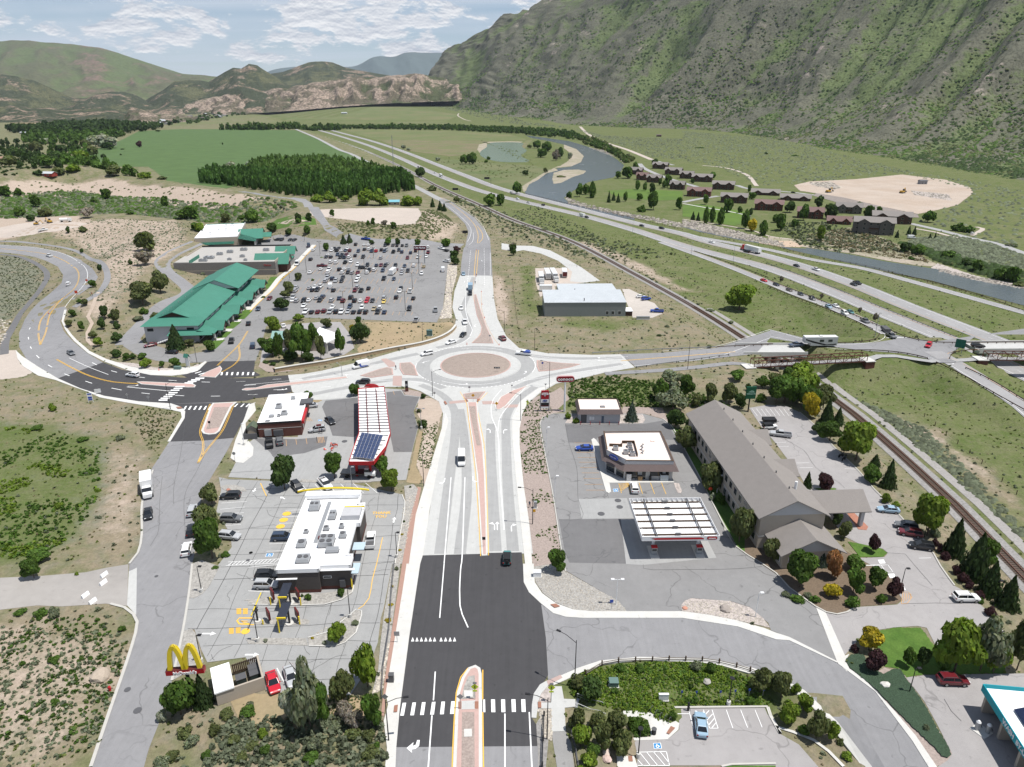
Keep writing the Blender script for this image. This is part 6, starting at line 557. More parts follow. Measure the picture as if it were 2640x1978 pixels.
ZQ=4.6;pA,pB,pC=G0('o',628,329,ZQ),G0('o',737,500,ZQ),G0('o',737,322,ZQ);dirv=pB-pA;an=atan2(dirv[1],dirv[0]);B=empty('self_service_wash',(*pA,.05),an,'self service vehicle wash with teal fascia and white roof, lower right','car wash');Lw=34;bx('roof',B,0,Lw,0.,14,ZQ-.75,ZQ-.55,RW_);MB().box(-.1,Lw,-.12,0,ZQ-1.1,ZQ+.15,M_TEAL).box(-.12,0,0,14,ZQ-1.1,ZQ+.15,M_TEAL).mk('fascia',B)
for k in range(7):bx('bay_wall',B,.3+k*4.9,.8+k*4.9,.4,7.5,0,ZQ-.75,WB)
bx('plant_room',B,1,Lw,7.5,13,0,ZQ-.76,WB);MB().add([(4,2.3,ZQ-.3),(Lw,2.3,ZQ-.3),(Lw,4.6,ZQ+.7),(4,4.6,ZQ+.7)],[(0,1,2,3),(3,2,1,0)],M_SOLAR).mk('solar_thermal_panel',B);bx('roof_box',B,3,Lw,5.2,9,ZQ-.55,ZQ+.1,RW_);text('WASH  BY-U',1.05,MW,B,(9.1,-.16,ZQ-.48),(PI/2,0,0),ext=.03,bold=.03);vc=G('o',627,460);o=empty('vacuum_station',vc,.5,'steel vacuum station with two drums on the wash forecourt','vacuum station')
for k,(dx,dy)in enum(((-.2,.9),(.6,-.2))):MB().bar((dx,dy,0),(dx,dy,1.5),.32,MG,12).bar((dx,dy,1.5),(dx,dy,1.8),.34,MW,12,.15).mk('drum',o);MB().bar((dx+.3,dy,1.3),(dx+.8,dy-.3,.3),.05,MK).mk('hose',o)
bx('plinth',o,-.9,1.2,-.7,1.5,0,.15,SI);CONDO=[('B',1905,1128,90,50,0,2),('B',1950,1165,80,42,1,2),('B',2025,1180,95,60,0,2),('B',2065,1092,100,52,0,2),('B',2150,1130,110,48,0,2),('B',2175,1225,95,68,0,2),('C',25,1155,90,45,0,2),('C',125,1175,130,55,0,2),('C',262,1225,140,60,0,2),('C',105,1270,155,75,1,2),('C',330,1310,170,68,0,2),('C',535,1260,180,50,0,1),('C',555,1358,180,82,1,2),('C',728,1295,190,50,0,1),('C',822,1410,165,85,1,2),('C',1070,1378,160,62,2,2),('C',1010,1447,150,45,1,1),('C',1345,1440,240,85,0,2),('C',1225,1510,250,110,2,3)]
for i,(tl,x,y,wpx,hpx,kind,fl2)in enum(CONDO):
 p=G(tl,x,y);D_=hypot(p[0],p[1]);sc=F_PX*TL[tl][2]/math.sqrt(p[0]**2*0+p[1]**2+HCAM**2);w_=wpx/sc*.92;h_=3.1*fl2;d_=w_*.42;an=R(-20)if tl=='C' else R(-28);B=empty('condominium',(p[0],p[1],p[2]-.3),an,('reddish roofed' if kind==1 else 'large grey walled' if kind==2 else 'dark log')+' condominium across the river, '+ORD[sorted(q[1]+2209*(q[0]=='C')for q in CONDO).index(x+2209*(tl=='C'))]+' block counted from the river bend','condominium','condominium blocks across the river');wm=(WLG,W_LOGR,W_GREYLOG)[kind];rm=(R_SHINGLE,R_REDSH,R_SHINGLE)[kind];bx('wall',B,-w_/2,w_/2,-d_/2,d_/2,0,h_,wm);gable(MB(),-w_/2,w_/2,-d_/2,d_/2,h_,h_+2.9,rm,'x',.9,.2,wm).mk('roof',B)
 for s in(-.27,.27):gable(MB().box(w_*s-w_*.13,w_*s+w_*.13,-d_/2-1.3,0,0,h_,wm),w_*s-w_*.13,w_*s+w_*.13,-d_/2-1.3,0,h_,h_+2.,rm,'y',.7,.18,wm).mk('projecting_bay',B)
 for fl_n in range(fl2):
  for k in range(6):xx=-w_/2+w_*(k+.5)/6;y_=-d_/2-(1.3 if abs(abs(xx)-w_*.27)<w_*.13 else 0);window(B,xx-.8,xx+.8,y_,fl_n*3.1+.9,fl_n*3.1+2.3,'y',-1,WB)
 MB().box(-w_*.12,w_*.12,-d_/2-1.2,-d_/2,h_*.45,h_*.45+.2,WLG).box(-w_*.12,w_*.12,-d_/2-1.2,-d_/2-1.1,h_*.45+.2,h_*.45+1.1,WLG).mk('balcony',B)
for tl,x,y,w_,d_,h_,wm,rm,lab in(('A',318,1140,12,8,3,mat('barn_red',(.28,.05,.04),.8),R_STEEL,'red shed with pale flat roof on the gravel ridge, far left'),('A',20,1045,14,10,4,WLG,mat('tan_roof',(.3,.2,.14),.9),'brown house on the juniper slope at the left edge'),('B',335,1325,11,7,3,WB,mat('turquoise_roof',(.18,.42,.5),.7),'low shed with turquoise roof below the round willow trees'),('A',160,868,22,8,4,WB,R_STEEL,'long farm shed in the trees left of the hay field'),('B',20,738,24,12,5,WO,R_STEEL,'pale farm buildings below the eroded cliffs'),('A',1800,702,30,14,6,WO,R_STEEL,'white barn under the eroded cliffs'),('B',2055,885,12,8,4,WLG,R_BROWN,'dark cabin on the slope across the river'),('C',1550,1192,8,6,4,W_GREY,MD,'dark water tank shed above the graded terrace'),):
 p=G(tl,x,y);B=empty('house',(p[0],p[1],p[2]-.2),R(rnd.uniform(-15,15)),lab,'house');bx('wall',B,-w_/2,w_/2,-d_/2,d_/2,0,h_,wm);gable(MB(),-w_/2,w_/2,-d_/2,d_/2,h_,h_+d_*.18,rm,'x',.5,.15,wm).mk('roof',B)
 for k in range(2):window(B,-w_*.3+k*w_*.4,-w_*.3+k*w_*.4+1.6,-d_/2,1,2.2)
VR=random.Random(3)
for i in range(54):
 x=1000+i*10.4+VR.uniform(0,8);y=805-(x-1000)*.125+VR.uniform(-22,12);p=G('A',x,y)
 if p[1]>6000:continue
 w_,d_,h_=VR.uniform(12,22),VR.uniform(9,13),VR.uniform(4,6);mb=MB();wm=VR.choice((WB,WO,WLG,W_GREY));mb.box(-w_/2,w_/2,-d_/2,d_/2,-3,h_,wm);gable(mb,-w_/2,w_/2,-d_/2,d_/2,h_,h_+2.4,VR.choice((R_SHINGLE,R_BROWN,R_STEEL,R_REDSH)),VR.choice('xy'),.5,.2,wm);o=mb.mk('village_house');o.location=p;o.rotation_euler.z=VR.uniform(-.5,.5);tag(o,ORD[i]+' tiny village house from the left below the eroded cliffs','house','houses of the distant village')
RW=cm(GP('e',55,446,133,433,200,423,247,413,310,401,400,383,477,369,533,351,563,333,575,318),3);B=tag(empty('retaining_wall',(0,0,0)),'low tan stone retaining wall with pale coping along the north pavement','wall');wv,wf,cvv,cf=[],[],[],[];l_,r_=off(RW,.3),off(RW,-.3);l2,r2=off(RW,.42),off(RW,-.42)
for i in range(len(RW)):
 z=float(T([RW[i][:2]])[0])
 for p in(l_[i],r_[i]):wv+=[(p[0],p[1],z-.2),(p[0],p[1],z+1.25)]
 for p in(l2[i],r2[i]):cvv+=[(p[0],p[1],z+1.26),(p[0],p[1],z+1.45)]
for i in range(len(RW)-1):
 a,b2=4*i,4*i+4
 for F_,in((wf,),(cf,)):F_+=[(a,a+1,b2+1,b2),(a+3,a+2,b2+2,b2+3),(a+1,a+3,b2+3,b2+1)]
pyd('masonry',wv,wf,M_STONEW,B);pyd('coping',cvv,cf,SI,B);tag(pyd('retained_soil',[(*p[:2],float(T([p[:2]])[0])+1.1)for p in off(RW,.3)]+[(*p[:2],float(T([p[:2]])[0])+.05)for p in off(RW,4.5)],[(i+1,i,len(RW)+i,len(RW)+i+1)for i in range(len(RW)-1)],M_OCHRE),kind='structure');PAINT={}
for k,c in dict(w=(.78,.78,.77),k=(.012,.013,.015),s=(.42,.43,.44),g=(.13,.135,.14),b=(.03,.05,.09),B=(.015,.06,.33),r=(.13,.012,.018),R=(.5,.01,.025),t=(.4,.33,.2),l=(.28,.4,.5),n=(.1,.075,.055),e=(.06,.2,.2),y=(.75,.55,.12)).items():PAINT[k]=mat('car_paint_'+k,c,.28,spec=.5,coat=.4)
CNAME=dict(w='white',k='black',s='silver',g='grey',b='dark blue',B='bright blue',r='dark red',R='bright red',t='tan',l='light blue',n='brown',e='teal',y='yellow');M_HEAD=mat('headlamp_glass',(.75,.77,.78),.15);M_TAIL=mat('tail_lamp',(.3,.01,.01),.3);M_RIM=mat('wheel_rim',(.33,.33,.34),.35,metal=.6);P0=PAINT['w']
def loft(mb,S,m):
 v,f=[],[]
 for x,hw,zb,zs,zt in S:v+=[(x,-hw*.82,zb),(x,-hw,zb+(zs-zb)*.3),(x,-hw,zs),(x,-hw*.86,zt),(x,hw*.86,zt),(x,hw,zs),(x,hw,zb+(zs-zb)*.3),(x,hw*.82,zb)]
 n=8
 for i in range(len(S)-1):
  for j in range(n):a,b2=i*n+j,i*n+(j+1)%n;f.append((a,b2,b2+n,a+n))
 f+=[tuple(range(n))[::-1],tuple(range((len(S)-1)*n,len(S)*n))];return mb.add(v,[q[::-1]for q in f],m)
def frust(mb,xr,xf,hw,z0,rr,rf,hw2,z1,m):v=[(xr,-hw,z0),(xf,-hw,z0),(xf,hw,z0),(xr,hw,z0),(rr,-hw2,z1),(rf,-hw2,z1),(rf,hw2,z1),(rr,hw2,z1)];return mb.add(v,[(0,3,2,1),(4,5,6,7),(0,1,5,4),(1,2,6,5),(2,3,7,6),(3,0,4,7)],m)
def car_bits(kind):
 b_,g_,r_,ex=MB(),MB(),MB(),MB()
 if kind in('sedan','beetle'):L,wb,wr=2.35,1.38,.33;loft(b_,[(-2.36,.72,.4,.66,.8),(-2.26,.84,.28,.72,.95),(-1.9,.89,.22,.78,1.),(-1.3,.91,.2,.8,.97),(0,.91,.2,.8,.94),(.95,.91,.2,.78,.92),(1.6,.9,.22,.72,.84),(2.15,.84,.25,.62,.74),(2.35,.7,.34,.54,.62)],P0);frust(g_,-1.98,1.08,.8,.9,-1.18,.22,.62,1.38,M_GLASS);frust(r_,-1.2,.24,.635,1.37,-1.05,.08,.56,1.43,P0);hz=(.62,.82)
 elif kind=='suv':L,wb,wr=2.35,1.38,.37;loft(b_,[(-2.34,.8,.42,.9,1.05),(-2.25,.9,.32,.95,1.12),(-1.3,.94,.26,.95,1.1),(0,.94,.26,.93,1.07),(.95,.94,.26,.92,1.05),(1.6,.93,.28,.88,1.),(2.15,.88,.3,.78,.92),(2.34,.76,.4,.66,.76)],P0);frust(g_,-2.22,1.15,.83,1.04,-1.95,.35,.69,1.63,M_GLASS);frust(r_,-2.,.38,.7,1.62,-1.85,.22,.63,1.69,P0);ex.box(-1.7,.1,-.66,-.62,1.7,1.74,MD).box(-1.7,.1,.62,.66,1.7,1.74,MD);hz=(.72,.95)
 elif kind=='jeep':
  L,wb,wr=2.1,1.25,.42;loft(b_,[(-1.95,.8,.5,1.,1.1),(-1.5,.82,.45,1.,1.12),(.7,.82,.45,1.,1.12),(1.95,.7,.5,.98,1.08)],P0);frust(g_,-1.95,.8,.78,1.08,-1.85,.45,.7,1.72,M_GLASS);frust(r_,-1.88,.5,.72,1.7,-1.85,.45,.7,1.78,MK);ex.bar((-1.97,0,1.1),(-2.2,0,1.1),.38,M_TYRE,14)
  for s in(-1,1):ex.box(.85,1.75,s*.72-.12,s*.72+.12,.86,.96,MK)
  hz=(.75,.95)
 elif kind=='pickup':L,wb,wr=2.85,1.75,.40;loft(b_,[(-.75,.97,.35,1.02,1.12),(.4,.97,.35,1.02,1.12),(1.2,.97,.35,1.,1.1),(2.,.95,.36,.98,1.06),(2.65,.92,.38,.92,1.),(2.86,.84,.45,.8,.88)],P0);b_.box(-2.85,-.74,-.92,.92,.4,.72,P0).box(-2.85,-.74,-.97,-.85,.45,1.12,P0).box(-2.85,-.74,.85,.97,.45,1.12,P0).box(-2.87,-2.76,-.85,.85,.45,1.11,P0).box(-2.75,-.75,-.84,.84,.72,.76,MD);frust(g_,-.72,1.35,.84,1.1,-.62,.62,.7,1.74,M_GLASS);frust(r_,-.66,.66,.72,1.73,-.55,.48,.64,1.81,P0);hz=(.78,.98)
 elif kind=='van':L,wb,wr=2.95,1.85,.38;loft(b_,[(-2.93,.95,.4,1.9,2.42),(-2.85,.99,.32,1.95,2.5),(.9,.99,.32,1.95,2.5),(1.35,.98,.32,1.8,2.38)],P0);loft(b_,[(1.35,.98,.32,1.15,1.3),(2.1,.95,.34,1.08,1.22),(2.75,.9,.36,.9,1.02),(2.95,.8,.42,.74,.84)],P0);frust(g_,1.33,2.2,.9,1.22,1.33,1.5,.84,2.28,M_GLASS);g_.box(.45,1.3,-1.,1.,1.3,1.85,M_GLASS);r_.box(-2.6,.8,-.6,.6,2.5,2.53,P0);hz=(.72,.92)
 hw=.80 if kind!='jeep' else .72;W=[]
 for sx in(wb,-wb):
  for sy in(-1,1):w=MB();w.bar((sx,sy*(hw-.06),wr),(sx,sy*(hw+.14),wr),wr,M_TYRE,14);w.bar((sx,sy*(hw+.14),wr),(sx,sy*(hw+.16),wr),wr*.62,M_RIM,10);W.append(w)
 Hs,Ts=[],[]
 for s in(-1,1):Hs.append(MB().box(L-.16,L-.02,s*.58-.17,s*.58+.17,hz[0]-.1,hz[1]-.1,M_HEAD));Ts.append(MB().box(-L-.01,-L+.09,s*.68-.13,s*.68+.13,hz[0]+.02,hz[1]+.05,M_TAIL))
 if kind in('sedan','beetle','suv'):
  zb,zt=(.9,1.4)if kind!='suv' else(1.04,1.66);h0,h1=(.8,.625)if kind!='suv' else(.83,.695);fx,rx=((1.08,.22),(-1.98,-1.18))if kind!='suv' else((1.15,.35),(-2.22,-1.95))
  for s in(-1,1):ex.bar((fx[0],s*h0,zb),(fx[1],s*h1,zt),.045,P0,4);ex.bar((rx[0],s*h0,zb),(rx[1],s*h1,zt),.06,P0,4);ex.bar((-.35,s*(h0+.01),zb),(-.38,s*(h1+.01),zt),.04,P0,4);ex.box(.85,1.02,s*.98-.09,s*.98+.09,zb+.03,zb+.17,P0)
 return b_,g_,r_,ex,W,Hs,Ts
PROTO,FARMESH={},{}
def merged(kind):
 if kind not in FARMESH:
  b_,g_,r_,ex,Wh,Hs,Ts=car_bits(kind);mb=MB()
  for q in[b_,g_,r_,ex]+Wh+Hs+Ts:
   for mi in range(len(q.mats)):fs_=[f for f,k in zip(q.f,q.mi)if k==mi];mb.add(q.v,fs_,q.mats[mi])
  o=mb.mk('tmp');me=o.data;bpy.data.objects.remove(o);me.name=kind;FARMESH[kind]=me
 return FARMESH[kind]
def parts_of(kind):
 if kind not in PROTO:
  b_,g_,r_,ex,Wh,Hs,Ts=car_bits(kind);out=[]
  for nm,q in[('body',b_),('windows',g_),('roof',r_)]+([('trim',ex)]if ex.v else[])+[('wheel',w)for w in Wh]+[('headlight',h)for h in Hs]+[('tail_light',h)for h in Ts]:o=q.mk(nm);me=o.data;bpy.data.objects.remove(o);out.append((nm,me))
  PROTO[kind]=out
 return PROTO[kind]
def repaint(o,col):
 for s in o.material_slots:
  if s.material is P0:s.link='OBJECT';s.material=PAINT[col]
KN=dict(sedan='parked_car',suv='suv',pickup='pickup_truck',van='van',jeep='jeep',beetle='rounded_car');KL_=dict(sedan='saloon car',suv='suv',pickup='pickup truck',van='van',jeep='off-road car',beetle='small rounded car')
def vehicle(kind,col,p,rz,label,group=None,parts=True,scale=1.,cat=None,tilt=0.):
 nm='car' if kind in('sedan','suv','jeep','beetle')else KN[kind];cat=cat or('car' if nm=='car' else kind if kind=='van' else 'pickup truck');p=np.asarray(p,float);z=p[2]+.1
 if parts:
  r=empty(nm,(p[0],p[1],z),rz,label,cat,group)
  for n_,me in parts_of(kind):o=bpy.data.objects.new(n_,me);link(o,r);repaint(o,col)
 else:r=bpy.data.objects.new(nm,merged(kind));link(r);r.location=(p[0],p[1],z);r.rotation_euler=(0,0,rz);tag(r,label,cat,group);repaint(r,col)
 r.scale=(scale,)*3
 if tilt:r.rotation_euler=(0,tilt,rz)
 return r
def V(tl,x,y,x2,y2,kind,col,label,parts=True,z=None,group=None,scale=1.):p=G(tl,x,y,z);return vehicle(kind,col,p,heading(tl,x,y,x2,y2,z),label,group,parts,scale)
NEARC=[('I',800,985,845,1035,'pickup','w','white work pickup parked nose out at the top of the restaurant lot'),('I',560,1008,590,1040,'suv','k','black suv half under the round dark tree above the restaurant'),('H',1992,1088,1900,1092,'suv','k','black suv in the top bay of the restaurant row beside the street trees'),('H',2000,1285,2080,1285,'suv','g','grey suv with silver roof in the middle of the bays beside the street trees'),('H',1985,1435,2040,1440,'suv','s','silver off-road suv poking out from under the bright green tree'),('I',435,1445,500,1443,'suv','b','dark navy suv nose in to the left wall of the white roofed restaurant'),('M',150,190,230,190,'suv','s','silver estate car with roof bars, lower of the pair beside the restaurant corner'),('M',160,112,230,110,'suv','k','black suv, upper of the pair beside the restaurant corner'),('I',1192,1470,1200,1400,'pickup','w','white pickup with black bed cover in the drive through lane'),('M',205,985,225,1060,'beetle','R','bright red rounded car beside the bin store'),('M',350,940,370,1010,'sedan','s','silver blue car hidden under the tall silvery tree'),('H',1282,1240,1284,1330,'sedan','k','black saloon parked behind the white box truck on the street'),('H',1662,1215,1680,1150,'suv','s','silver suv with sunroof parked on the street above the dark one'),('H',1655,1385,1665,1320,'suv','k','black car in the tree shade on the street side of the hedge'),('H',1615,1550,1628,1490,'suv','w','white suv parked on the street below the row of trees'),('I',318,628,312,570,'pickup','k','black pickup parked below the brick shop'),('I',408,612,404,570,'suv','g','dark grey small suv beside the black pickup below the brick shop'),('I',842,435,870,460,'sedan','k','black saloon driving between the brick shop and the red canopy'),('I',730,512,670,520,'suv','s','silver suv with a red box on its roof and people beside it'),('I',668,305,620,310,'sedan','s','pale silver saloon at the far corner of the brick shop'),('I',1975,775,1975,830,'van','w','white high roofed van driving down the concrete main street'),('I',1125,100,1060,98,'suv','k','black suv leaving the roundabout behind the canopy tree'),('E',905,1300,850,1312,'van','w','white van with blue curved graphics on the west arm'),('E',1475,1192,1435,1200,'suv','w','white suv leaving the roundabout to the left'),('E',1683,1092,1655,1100,'sedan','w','white saloon approaching the roundabout, second in line'),('E',1786,1028,1768,1045,'sedan','k','black saloon third in the line coming down to the roundabout'),('E',1802,918,1808,945,'pickup','w','white pickup coming down the north arm'),('E',1770,795,1772,820,'sedan','w','small white car in the left lane of the north arm'),('E',1848,668,1848,700,'pickup','k','black pickup towing a tall covered trailer down the north arm'),('E',1790,500,1792,520,'sedan','l','pale blue car entering the north arm at the top'),('E',2125,1060,2100,1040,'suv','r','dark red suv leaving the roundabout up the north arm'),('F',100,1190,50,1185,'pickup','w','white pickup with bright blue load bed at the right of the roundabout'),('J',158,1562,160,1500,'jeep','e','teal and black off-road car with rear spare wheel on the main street'),('J',825,605,760,605,'sedan','B','dark blue saloon beside the convenience store'),('J',1255,950,1245,900,'suv','w','white car with black roof parked in front of the convenience store'),('K',1215,1020,1160,1015,'sedan','l','pale blue saloon parked along the hotel hedge'),('K',1345,1140,1290,1130,'suv','g','grey suv shaded by the bright tree in the hotel lot'),('K',1375,1192,1320,1182,'suv','r','dark red suv next to the grey one in the hotel lot'),('K',1455,1288,1400,1280,'suv','k','black suv at the purple hedge of the hotel lot'),('O',1735,295,1790,295,'suv','w','white suv with black roof alone near the purple hedge'),('O',1625,970,1700,972,'suv','r','dark red suv in the shade of the large pale tree'),('K',350,415,400,412,'jeep','w','white off-road car parked behind the hotel'),('K',430,468,380,462,'pickup','s','silver pickup with white bed cover behind the hotel'),('N',1600,1330,1590,1230,'sedan','l','pale blue electric saloon in the park and ride bay'),('D',425,342,395,332,'pickup','w','white pickup on the top of the curving road'),('D',593,588,605,560,'suv','w','white suv rounding the bend of the curving road'),('D',615,1185,650,1210,'sedan','g','grey saloon on the old surface left of the dark asphalt'),('D',1148,1378,1090,1370,'suv','w','white suv with roof bars on the dark junction asphalt'),('D',1300,1118,1250,1128,'sedan','r','dark red saloon beside the green parade end wall'),('D',1485,1178,1450,1176,'sedan','k','black saloon in the pine shade by the green parade'),('D',2000,1080,2010,1045,'pickup','k','black pickup driving in front of the green parade'),('D',2145,928,2150,900,'sedan','k','dark saloon by the green parade lawns'),('E',-25,1125,-20,1090,'van','b','dark blue minivan waiting beside the yellow loop line'),]
for q in NEARC:
 o=V(*q[:7],q[7],group='cars and vans around the roundabout and forecourts')
 if q[5]=='van' and q[6]=='b':o.scale=(.85,.9,.72)
p=G('f',33,397);hd=heading('f',33,397,17,395);MIDC=[('G',70,592,100,604,'sedan','k','black car, first and furthest in the slip road queue'),('G',182,638,215,652,'sedan','n','brown car second in the slip road queue'),('G',280,674,310,690,'sedan','k','black car third in the slip road queue'),('G',380,714,410,728,'suv','k','black suv fourth in the slip road queue'),('G',522,782,550,796,'sedan','l','pale blue car in the outer lane of the slip road queue'),('G',584,778,610,790,'sedan','w','white car in the inner lane of the slip road queue'),('G',660,840,690,855,'suv','w','white suv in the outer lane further down the slip road queue'),('G',708,830,735,842,'sedan','e','teal car in the inner lane of the slip road queue'),('G',835,908,870,925,'pickup','g','grey pickup near the head of the slip road queue'),('G',1060,1036,1085,1052,'pickup','g','grey pickup at the give way line towing a loaded trailer'),('G',1382,1120,1370,1135,'suv','R','bright red car crossing the interchange'),('G',1808,1125,1860,1128,'suv','k','black suv on the highway bridge')]
for q in MIDC:zf=0. if q[1]>1300 else None;V(*q[:7],q[7],z=zf,group='vehicles at the interchange')
HWC=[('G',245,428,300,446,'sedan','k','black car on the far carriageway right of the lorry'),('G',412,460,470,480,'pickup','w','white pickup on the far carriageway'),('G',738,590,790,610,'sedan','k','black car beside a dark pickup on the far carriageway'),('G',768,578,820,598,'pickup','k','dark pickup overtaking on the far carriageway'),('F',2172,556,2209,568,'sedan','R','bright red car at the start of the slip road'),('F',1120,80,1160,88,'sedan','k','black car between the bushes and the river on the far carriageway'),('F',1292,104,1340,112,'suv','k','black suv by the riprap bank'),('F',1722,224,1770,234,'sedan','w','white car ahead of the red lorry'),('F',2025,306,1980,296,'suv','k','black suv alongside the red lorry'),('F',1112,696,1160,694,'sedan','w','white car in the warehouse yard'),('F',1156,716,1210,714,'suv','B','blue suv behind the white car in the warehouse yard'),('F',1250,822,1200,820,'pickup','B','bright blue pickup at the warehouse yard corner'),('B',1100,1250,1060,1240,'suv','w','white van on the far carriageway by the riverside bush'),('B',1141,1292,1180,1302,'suv','w','white suv on the near carriageway below the riverside bush'),('B',1210,1316,1170,1306,'suv','w','pale suv right of the roadside willows'),('B',1305,1332,1270,1324,'suv','k','black suv on the near carriageway left of the lamp'),('B',1588,1412,1620,1420,'suv','k','black suv towing a white trailer'),('B',605,1122,640,1136,'pickup','w','white pickup ahead of the white box truck'),('B',497,1085,470,1074,'suv','k','dark suv by the black tree clump'),('E',948,196,980,200,'pickup','B','bright blue pickup on the road above the supermarket lot'),('E',1614,468,1616,440,'van','w','white box van at the right edge of the supermarket lot'),('E',1600,278,1640,288,'pickup','w','white pickup with black trailer in the lot corner'),('E',1645,390,1620,386,'suv','w','white car tucked under the lot corner trees'),('E',1550,812,1552,780,'pickup','s','blue grey pickup beside the pale rock bed'),('E',1383,900,1400,870,'pickup','s','silver pickup by the garden display'),('E',118,712,100,730,'sedan','r','dark red car on the shop front drive'),('E',20,802,10,825,'sedan','b','dark blue car at the crossing of the shop front drive'),('E',237,948,230,930,'sedan','w','white car behind the bank tree'),('E',455,258,452,240,'van','b','dark van on the drive beside the retail unit'),('E',357,415,345,430,'van','w','white van outside the supermarket doors'),('E',186,204,170,204,'suv','k','black suv far left behind the supermarket'),('E',224,204,210,212,'suv','k','second black suv behind the supermarket'),('E',296,205,280,212,'sedan','k','left car of the last pair behind the supermarket'),('E',333,205,318,212,'sedan','k','right car of the last pair behind the supermarket'),('D',375,118,430,104,'pickup','w','white flatbed pickup in the works yard'),('C',1875,1518,1900,1508,'suv','w','white car parked on the gravel loop across the river'),('C',1480,1545,1500,1545,'van','w','white van by the end condominium'),('C',715,1250,740,1252,'sedan','k','black car on the upper lane by the terrace'),('C',430,1640,460,1645,'suv','k','black suv beside the trailer of the red lorry')]
for q in HWC[:-1]:V(*q[:7],q[7],parts=False,group='vehicles on the highway, yards and drives')
LOT='''862 240 k|935 241 w|970 243 w|1115 248 k|1183 248 g|1217 250 k|1263 249 k|1300 251 g|1484 262 w|1378 297 k
655 290 w|676 278 k|700 292 k|716 272 k|737 293 w|773 292 b|790 272 w|810 295 r|884 299 b|937 283 k|975 283 w|1000 298 b|1014 280 w|1037 298 R|1083 288 k|1110 300 b|1125 288 s|1187 305 k|1233 290 k|1260 306 b|1335 313 b|1486 310 r|1470 343 w|494 287 w
607 348 k|623 328 w|647 349 k|704 330 b|728 352 k|743 333 k|764 352 b|781 334 r|804 350 w|857 338 k|925 350 k|1078 357 s|1308 358 r|1399 349 w
473 370 k|646 392 w|690 397 w|771 396 k|820 388 w|878 417 w|572 426 r|561 452 w|962 420 k|1040 420 b|1079 420 r|1117 424 k|1135 404 s|1204 423 k|1283 427 b|1361 425 w|1447 432 t
468 482 w|620 484 w|632 460 w|720 458 k|765 450 w|802 460 s|745 484 w|793 484 k|830 487 s|878 486 r|920 444 k|960 484 w|977 464 k|1020 462 w|1095 467 b|1262 468 s|1257 490 s|1310 470 k|1430 492 w
617 530 s|600 558 s|660 537 b|688 556 s|750 527 k|738 558 k|884 528 w|870 555 w|1105 536 k|1190 539 b
348 612 s|338 642 s|461 616 s|508 608 w|557 604 w|487 636 k|530 634 k|670 637 k|877 610 s|856 638 r|909 640 k|972 620 k|1250 620 k|1240 644 w|1331 647 w
322 698 s|318 722 w|352 729 s|413 728 k|458 722 w|523 703 s|578 694 b|553 724 k|653 725 s|720 706 b|752 730 r|820 700 k|852 728 k|904 729 w|966 708 R|955 732 R|1005 727 k|1107 704 s|1104 735 y|1211 699 k|1358 706 k
415 770 w|661 782 w|811 780 b|916 788 w|1019 797 t|1071 790 w|1323 798 k
430 824 w|481 826 k|535 824 r|589 818 r|640 822 s|691 824 k|739 824 w|795 822 s|843 826 k|895 823 k|948 827 k|1051 826 k|1109 826 b''';RN=['topmost row','second row','third row','fourth row','fifth row','sixth row','seventh row','eighth row','ninth row','lowest row'];KD={'pickup':('pickup','truck'),'suv':('suv','car'),'sedan':('saloon','car')};LR=random.Random(21);hdg=atan2(dv[1],dv[0])
for ri,row in enum(LOT.split('\n')):
 cars=sorted([c.split()for c in row.split('|')],key=lambda c:float(c[0]));cnt,tot={},{};spec=[]
 for x,y,c in cars:kind=LR.choices(('suv','sedan','pickup'),(5,3.4,1.3))[0];spec.append((float(x),float(y),c,kind));tot[(c,kind)]=tot.get((c,kind),0)+1
 for x,y,c,kind in spec:
  k=cnt.get((c,kind),0);cnt[(c,kind)]=k+1;n=tot[(c,kind)];which='only' if n==1 else ORD[k];lab='%s %s %s%s in the %s, supermarket lot'%(which,CNAME[c],KL_[kind],'' if n==1 else ' from the left',RN[ri]);up=LR.random()<.5;a=hdg+(0 if up else PI)+LR.uniform(-.04,.04)
  if(x,y)==(572,426):a=0
  if(x,y)==(920,444):a=.15
  p=G('E',x,y+4);vehicle(kind,c,p,a,lab,'cars parked in the supermarket lot',parts=False,scale=LR.uniform(.94,1.03))
def wheels(mb,xs,hw,r=.5):
 for x in xs:
  for s in(-1,1):mb.bar((x,s*(hw-.3),r),(x,s*hw,r),r,M_TYRE,12)
 return mb
